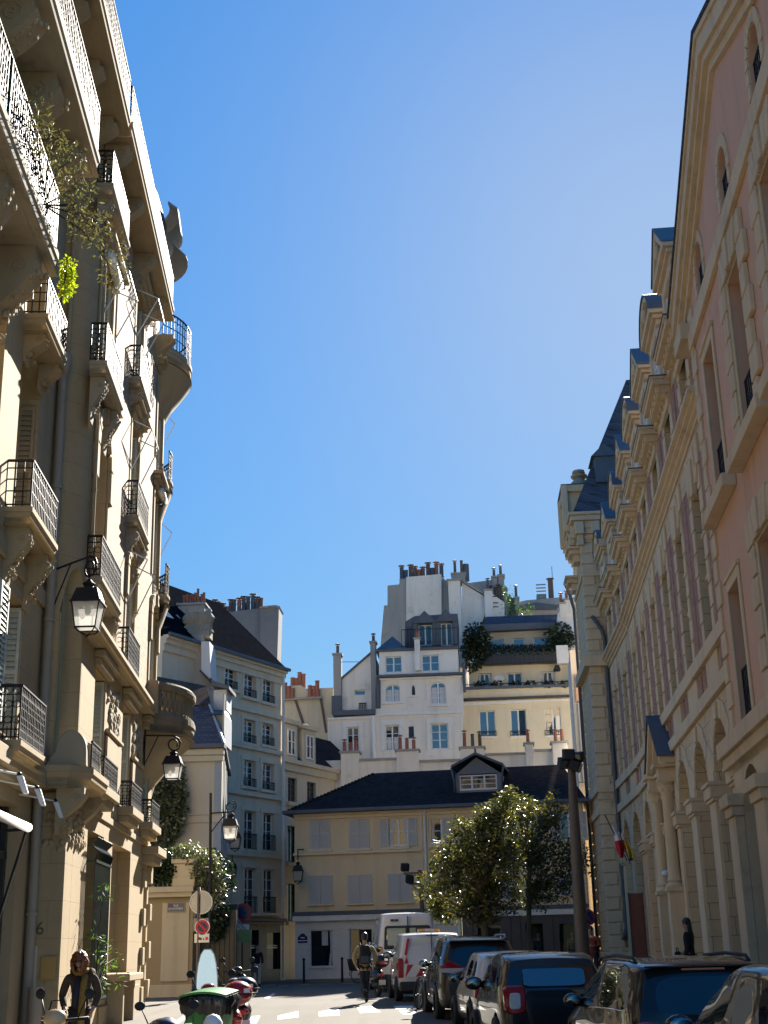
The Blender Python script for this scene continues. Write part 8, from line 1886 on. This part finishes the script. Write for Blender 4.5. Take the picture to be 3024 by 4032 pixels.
def person(label,loc,rz,H,top,legs,shoes,hair,skinm='skin',pose=None,hairstyle='short',coatlen=.0,group=None,name='person',cat='person',width=1.,headtilt=0.):
    """joint positions in units of a 1.75 m figure facing +y"""
    t=empty(name,loc,rz,label,cat,group); k=H/1.75; t.scale=(k,k,k); P=dict(
      pel=(0,0,.95),sp=(0,.0,1.10),ch=(0,.01,1.30),nb=(0,-.01,1.46),nk=(0,.01,1.52),
      shL=(-.185*width,0,1.41),elL=(-.23*width,-.03,1.14),wrL=(-.24*width,.05,.91),shR=(.185*width,0,1.41),elR=(.23*width,-.03,1.14),wrR=(.24*width,.05,.91),
      hiL=(-.09,0,.90),knL=(-.10,.02,.50),anL=(-.10,-.03,.09),toL=(-.11,.13,.04),hiR=(.09,0,.90),knR=(.10,.02,.50),anR=(.10,-.03,.09),toR=(.11,.13,.04))
    P.update(pose or {})
    ht=headtilt; P['h0']=(P['nk'][0],P['nk'][1]+.02+ht*.03,P['nk'][2]+.07); P['h1']=(P['nk'][0],P['nk'][1]+.025+ht*.09,P['nk'][2]+.14-ht*.01); P['h2']=(P['nk'][0],P['nk'][1]+.01+ht*.13,P['nk'][2]+.215-ht*.03); 
    P['chin']=(P['nk'][0],P['nk'][1]+.085+ht*.06,P['nk'][2]+.045-ht*.03); P['nose']=(P['nk'][0],P['nk'][1]+.125+ht*.08,P['nk'][2]+.115-ht*.05)
    keys=list(P); idx={a:i for i,a in enumerate(keys)}; pts=[Vector(P[a]) for a in keys]
    rad=dict(pel=(.125,.10),sp=(.115,.09),ch=(.13,.095),nb=(.075,.065),nk=.052,h0=.06,h1=(.078,.088),h2=(.065,.075),chin=.03,nose=.014,shL=.058,shR=.058,elL=.042,elR=.042,wrL=.03,wrR=.03,hiL=.085,hiR=.085,knL=.056,knR=.056,anL=.04,anR=.04,toL=.035,toR=.035)
    E=[('pel','sp'),('sp','ch'),('ch','nb'),('nb','nk'),('nk','h0'),('h0','h1'),('h1','h2'),('h0','chin'),('h1','nose'),('ch','shL'),('shL','elL'),('elL','wrL'),('ch','shR'),('shR','elR'),('elR','wrR'),('pel','hiL'),('hiL','knL'),('knL','anL'),('anL','toL'),('pel','hiR'),('hiR','knR'),('knR','anR'),('anR','toR')]
    edges=[(idx[a],idx[b]) for a,b in E]; rl=[rad[a] for a in keys]
    for s in 'LR': # palm, four unequal fingers and a thumb leaving its side
        w=Vector(P['wr'+s]); e=Vector(P['el'+s]); d=(w-e).normalized(); sd=d.cross(Vector((0,1,0)) if abs(d.y)<.8 else Vector((0,0,1))).normalized(); fw=sd.cross(d)
        pm=len(pts); pts.append(w+d*.075); rl.append((.034,.018)); edges.append((idx['wr'+s],pm))
        for q,(off,L) in enumerate(((-.03,.07),(-.01,.08),(.01,.075),(.03,.058))):
            a=len(pts); base=w+d*.10+fw*off; pts+= [base,base+d*L*.5+sd*.012,base+d*L*.85+sd*.035]; rl+=[.0095,.009,.0075]; edges+=[(pm,a),(a,a+1),(a+1,a+2)]
        a=len(pts); pts+=[w+d*.05+fw*.04,w+d*.09+fw*.058+sd*.01]; rl+=[.011,.009]; edges+=[(pm,a),(a,a+1)]
    body=skin('body',skinm,t,pts,edges,rl,idx['pel'])
    # upper garment
    ks=['pel','sp','ch','nb','shL','elL','wrL','shR','elR','wrR']; ii={a:i for i,a in enumerate(ks)}
    ps=[Vector(P[a]) for a in ks]; rr=[(.15,.125),(.14,.118),(.15,.12),(.085,.08),.078,.062,.05,.078,.062,.05]
    ee=[(0,1),(1,2),(2,3),(2,4),(4,5),(5,6),(2,7),(7,8),(8,9)]
    for s in (6,9): ps[s]=ps[s].lerp(ps[s-1],.12)
    if coatlen>0: ps.append(Vector((0,-.01,.95-coatlen))); rr.append((.185,.14)); ee.append((0,len(ps)-1))
    else: ps.append(Vector((0,0,.86))); rr.append((.15,.12)); ee.append((0,len(ps)-1))
    skin('jacket' if not coatlen else 'coat',top,t,ps,ee,rr,0)
    ks=['pel','hiL','knL','anL','hiR','knR','anR']; ps=[Vector(P[a]) for a in ks]; skin('trousers',legs,t,ps,[(0,1),(1,2),(2,3),(0,4),(4,5),(5,6)],[(.128,.108),.098,.072,.058,.098,.072,.058],0)
    for s in 'LR':
        a=Vector(P['an'+s]); b=Vector(P['to'+s]); m=MB(); m.tube([a+Vector((0,-.05,-.03)),a+Vector((0,.0,-.02)),a.lerp(b,.5)+Vector((0,0,.01)),b,b+(b-a).normalized()*.05],[.035,.05,.048,.042,.015],10); m.build('shoe',M[shoes],t,smooth=True)
    h=Vector(P['h1']); hr=MB()
    if hairstyle=='short': hr.ell((h.x,h.y-.022,h.z+.045),(.088,.098,.092),14,9)
    if hairstyle=='beanie': hr.ell((h.x,h.y-.012,h.z+.05),(.092,.104,.10),14,9); hr.ell((h.x,h.y-.03,h.z-.01),(.088,.085,.06),12,7)
    if hairstyle=='bob': # full cap of hair, open only over the face
        n=36; mm=20; c=(h.x,h.y+.015,h.z+.03); gv={}
        rnd=random.Random(8); ph=[rnd.uniform(.93,1.07) for _ in range(n)]
        for q in range(mm+1):
            th=PI*.86*q/mm
            for k in range(n):
                fi=2*PI*k/n; rx=.125*(1+.22*max(0,-math.cos(th)))*ph[k]; ry=.145*ph[k]; rz=.14
                gv[q,k]=len(hr.v); hr.v.append((c[0]+rx*math.sin(th)*math.sin(fi)*(1 if th<PI/2 else .55+.45*math.sin(th)+.12),c[1]-ry*math.sin(th)*math.cos(fi),c[2]+rz*math.cos(th)*(1.0 if th<PI/2 else 1.55)))
        for q in range(mm):
            for k in range(n):
                fi=2*PI*(k+.5)/n; front=abs(fi-PI)<.55
                if front and q>mm*.56: continue
                hr.f.append((gv[q,k],gv[q,(k+1)%n],gv[q+1,(k+1)%n],gv[q+1,k]))
    if hairstyle=='long':
        hr.ell((h.x,h.y-.02,h.z+.04),(.096,.108,.10),14,9); hr.ell((h.x,h.y-.08,h.z-.10),(.10,.06,.17),12,9); hr.ell((h.x,h.y-.115,h.z-.33),(.10,.05,.22),12,9); hr.ell((h.x,h.y-.12,h.z-.5),(.07,.035,.12),10,7)
    o=hr.build('hair' if hairstyle!='beanie' else 'cap',M[hair],t,smooth=True)
    tx=bpy.data.textures.get('strand') or bpy.data.textures.new('strand','CLOUDS'); tx.noise_scale=.04
    if hairstyle in('bob','long','short'):
        s=o.modifiers.new('sub','SUBSURF'); s.levels=1; s.render_levels=1; d=o.modifiers.new('d','DISPLACE'); d.texture=tx; d.strength=.03; d.mid_level=.5
    for sx in(-1,1):
        q=Vector(P['h1'])+Vector((sx*.03,.075+ht*.02,.012-ht*.03)); MB().ell(tuple(q),(.011,.008,.008),8,6).build('eye',M['frame_dark'],t,smooth=True)
        q=Vector(P['h1'])+Vector((sx*.079,-.005,-.01)); MB().ell(tuple(q),(.01,.02,.03),8,6).build('ear',M[skinm],t,smooth=True)
    q=Vector(P['h1'])+Vector((0,.088+ht*.02,-.055-ht*.05)); MB().ell(tuple(q),(.022,.008,.007),8,5).build('mouth',M['red_cloth'],t,smooth=True)
    return t
# woman with auburn bob, coming towards the camera with her head bowed
p=at(324,3763,19.2); w1=person('woman with auburn bob in an open dark coat and mustard scarf, head bowed, bottom left',(p.x,19.2,zg(19.2)+.12),PI,1.56,'coat_brown','black_cloth','black_cloth','hair_red',hairstyle='bob',coatlen=.32,headtilt=1.2,width=1.08,
  pose=dict(nk=(0,.03,1.50),elL=(-.27,-.05,1.14),wrL=(-.22,.12,.94),elR=(.30,-.08,1.14),wrR=(.21,.10,.95)))
m=MB(); m.tube([(-.09,.12,1.44),(-.075,.15,1.30),(-.07,.165,1.1),(-.065,.17,.85),(-.06,.165,.62)],[.05,.055,.055,.055,.05],8); m.tube([(-.11,.03,1.50),(-.05,.12,1.47),(.05,.12,1.47),(.11,.03,1.50)],.045,8); m.build('scarf',M['mustard'],w1,smooth=True)
m=MB(); m.tube([(.13,.0,1.50),(.16,-.05,1.47),(.0,-.11,1.49),(-.16,-.05,1.47),(-.13,.02,1.50),(-.17,.08,1.42)],[.05,.06,.06,.06,.05,.03],8); m.build('hood_collar',M['coat_brown'],w1,smooth=True)
m=MB(); m.tube([(.02,.135,1.40),(.03,.15,1.2),(.04,.16,.98)],[.04,.06,.05],8); m.build('pullover',M['navy'],w1,smooth=True)
p2=Vector((p.x,14.6,0)); b=empty('handbag',(p.x-.30,19.1,.74),0,'dark handbag hanging at the side of the woman with the auburn bob','bag'); m=MB(); m.hexa([(-.16,-.06,-.16),(.16,-.06,-.16),(.16,.06,-.16),(-.16,.06,-.16)],[(-.13,-.04,.12),(.13,-.04,.12),(.13,.04,.12),(-.13,.04,.12)]); m.build('bag_body',M['black_cloth'],b,bevel=.03); MB().tube([(-.1,0,.1),(-.06,0,.26),(.06,0,.26),(.1,0,.1)],.012,6).build('bag_strap',M['black_cloth'],b)
# man walking away with a backpack
p=at(1436,3735,38.2); w2=person('man in khaki jacket and dark cap walking away with a black backpack',(p.x,38.2,.2),R(4),1.76,'coat_khaki','navy','black_cloth','hair_dark',hairstyle='beanie',width=1.1,
  pose=dict(elL=(-.31,-.05,1.16),wrL=(-.24,.10,.95),elR=(.31,-.05,1.16),wrR=(.24,.10,.95),hiL=(-.075,0,.90),knL=(-.06,.06,.52),anL=(-.03,-.30,.32),toL=(-.03,-.25,.18),hiR=(.075,0,.90),knR=(.05,.05,.50),anR=(.03,.03,.09),toR=(.03,.2,.04)))
m=MB(); m.hexa([(-.155,-.30,.98),(.155,-.30,.98),(.165,-.09,.98),(-.165,-.09,.98)],[(-.13,-.26,1.46),(.13,-.26,1.46),(.15,-.09,1.48),(-.15,-.09,1.48)]); bp=m.build('backpack',M['black_cloth'],w2,bevel=.05); m=MB(); m.box(-.11,.11,-.33,-.27,1.02,1.2); m.build('pocket',M['suit'],bp,bevel=.03)
for sx in(-1,1): m=MB(); m.tube([(sx*.12,-.1,1.46),(sx*.13,.02,1.53),(sx*.12,.13,1.42),(sx*.13,.12,1.2),(sx*.15,-.05,1.05)],.022,6); m.build('strap',M['black_cloth'],bp)
# woman with long dark hair by the school arcade
p=at(2735,3735,32.4); w3=person('woman with long dark hair in a black dress walking past the school arcade',(p.x-.12,32.4,zg(32.4)+.2),R(62),1.74,'black_cloth','black_cloth','black_cloth','hair_dark',hairstyle='long',coatlen=.2,width=.92,pose=dict(elR=(.20,.02,1.14),wrR=(.16,.2,1.02)))
b=empty('handbag',(p.x-.42,32.3,zg(32.4)+1.12),R(62),'small blue bag held in front of the woman with long dark hair','bag'); MB().box(-.12,.12,-.05,.05,-.14,.12).build('bag_body',M['navy'],b,bevel=.03); MB().tube([(-.08,0,.1),(-.05,0,.2),(.05,0,.2),(.08,0,.1)],.01,6).build('bag_strap',M['navy'],b)
# person in rust red jacket right of the tall mast
p=at(2334,3735,46.); person('person in a rust-red jacket looking down at their hands, right of the tall mast',(p.x,46.,.33),R(150),1.78,'red_cloth','navy','black_cloth','hair_dark',hairstyle='short',headtilt=.8,pose=dict(elL=(-.26,.02,1.16),wrL=(-.10,.24,1.16),elR=(.26,.02,1.16),wrR=(.10,.24,1.16)))
# distant pedestrian in the lane
p=at(1013,3735,59.); person('distant person in a dark coat and pale trousers by the black shopfront',(p.x,59.,.2),R(190),1.66,'black_cloth','white_cloth','black_cloth','hair_dark',hairstyle='short',coatlen=.18)
# shop mannequins in the navy shopfront
for i,(x,topm,legm,lab) in enumerate(((1072,'navy','navy','shop mannequin in dark clothes in the left display of the navy shopfront'),(1292,'white_cloth','black_cloth','shop mannequin in a white shirt behind the right-hand tree trunk'),(1352,'suit','suit','shop mannequin in a grey-blue suit in the navy shopfront'),(1528,'beige_cloth','suit','shop mannequin in a beige coat at the right end of the navy shopfront'))):
    l=FY.sz(*C4(x,930))[0]; w=FY.w(l,.38,-.3); person(lab,(w.x,w.y,.42),FY.ang+PI,1.72,topm,legm,'black_cloth','white_cloth','white_cloth',hairstyle='none',coatlen=.15 if i==3 else 0,name='mannequin',cat='mannequin',group='shop mannequins')
# ---------------------------------------------------------------- parts whose pieces stand apart become parts of their own
import numpy as np
def split_pieces():
    for o in [x for x in bpy.data.objects if x.type=='MESH' and x.parent]:
        me=o.data; nv=len(me.vertices)
        if nv>60000 or o.name.split('.')[0] in('foliage','crown','body','coat','jacket','trousers') or me.users>1: continue
        p=np.empty(nv*3); me.vertices.foreach_get('co',p); p=p.reshape(-1,3)
        e=np.empty(len(me.edges)*2,dtype=np.int64); me.edges.foreach_get('vertices',e); e=e.reshape(-1,2)
        lab=np.arange(nv)
        while True:
            n=lab.copy(); np.minimum.at(n,e[:,0],lab[e[:,1]]); np.minimum.at(n,e[:,1],lab[e[:,0]]); n=n[n]
            if (n==lab).all(): break
            lab=n
        u,inv=np.unique(lab,return_inverse=True); k=len(u)
        if k<2 or k>800: continue
        lo=np.full((k,3),1e9); hi=np.full((k,3),-1e9); np.minimum.at(lo,inv,p); np.maximum.at(hi,inv,p)
        size=np.sqrt(((hi-lo)**2).sum(1)); g=np.maximum(0,np.maximum(lo[:,None]-hi[None],lo[None]-hi[:,None])); near=np.sqrt((g**2).sum(2))<=np.maximum(.02,.5*np.maximum(size[:,None],size[None]))
        c=np.arange(k)
        while True:
            n=np.array([c[near[i]].min() for i in range(k)])
            if (n==c).all(): break
            c=n
        ids=np.unique(c)
        if len(ids)<2 or len(ids)>60: continue
        vc=c[inv]; fv=np.array([vc[f.vertices[0]] for f in me.polygons])
        for q,i in enumerate(ids):
            b=bmesh.new(); b.from_mesh(me); b.faces.ensure_lookup_table()
            bmesh.ops.delete(b,geom=[b.faces[j] for j in np.nonzero(fv!=i)[0]],context='FACES'); m2=bpy.data.meshes.new(me.name); b.to_mesh(m2); b.free()
            for mt in me.materials: m2.materials.append(mt)
            if q==0: keep=m2
            else:
                n=o.copy(); n.data=m2; n.parent=o.parent; COL.objects.link(n)
        o.data=keep
split_pieces()
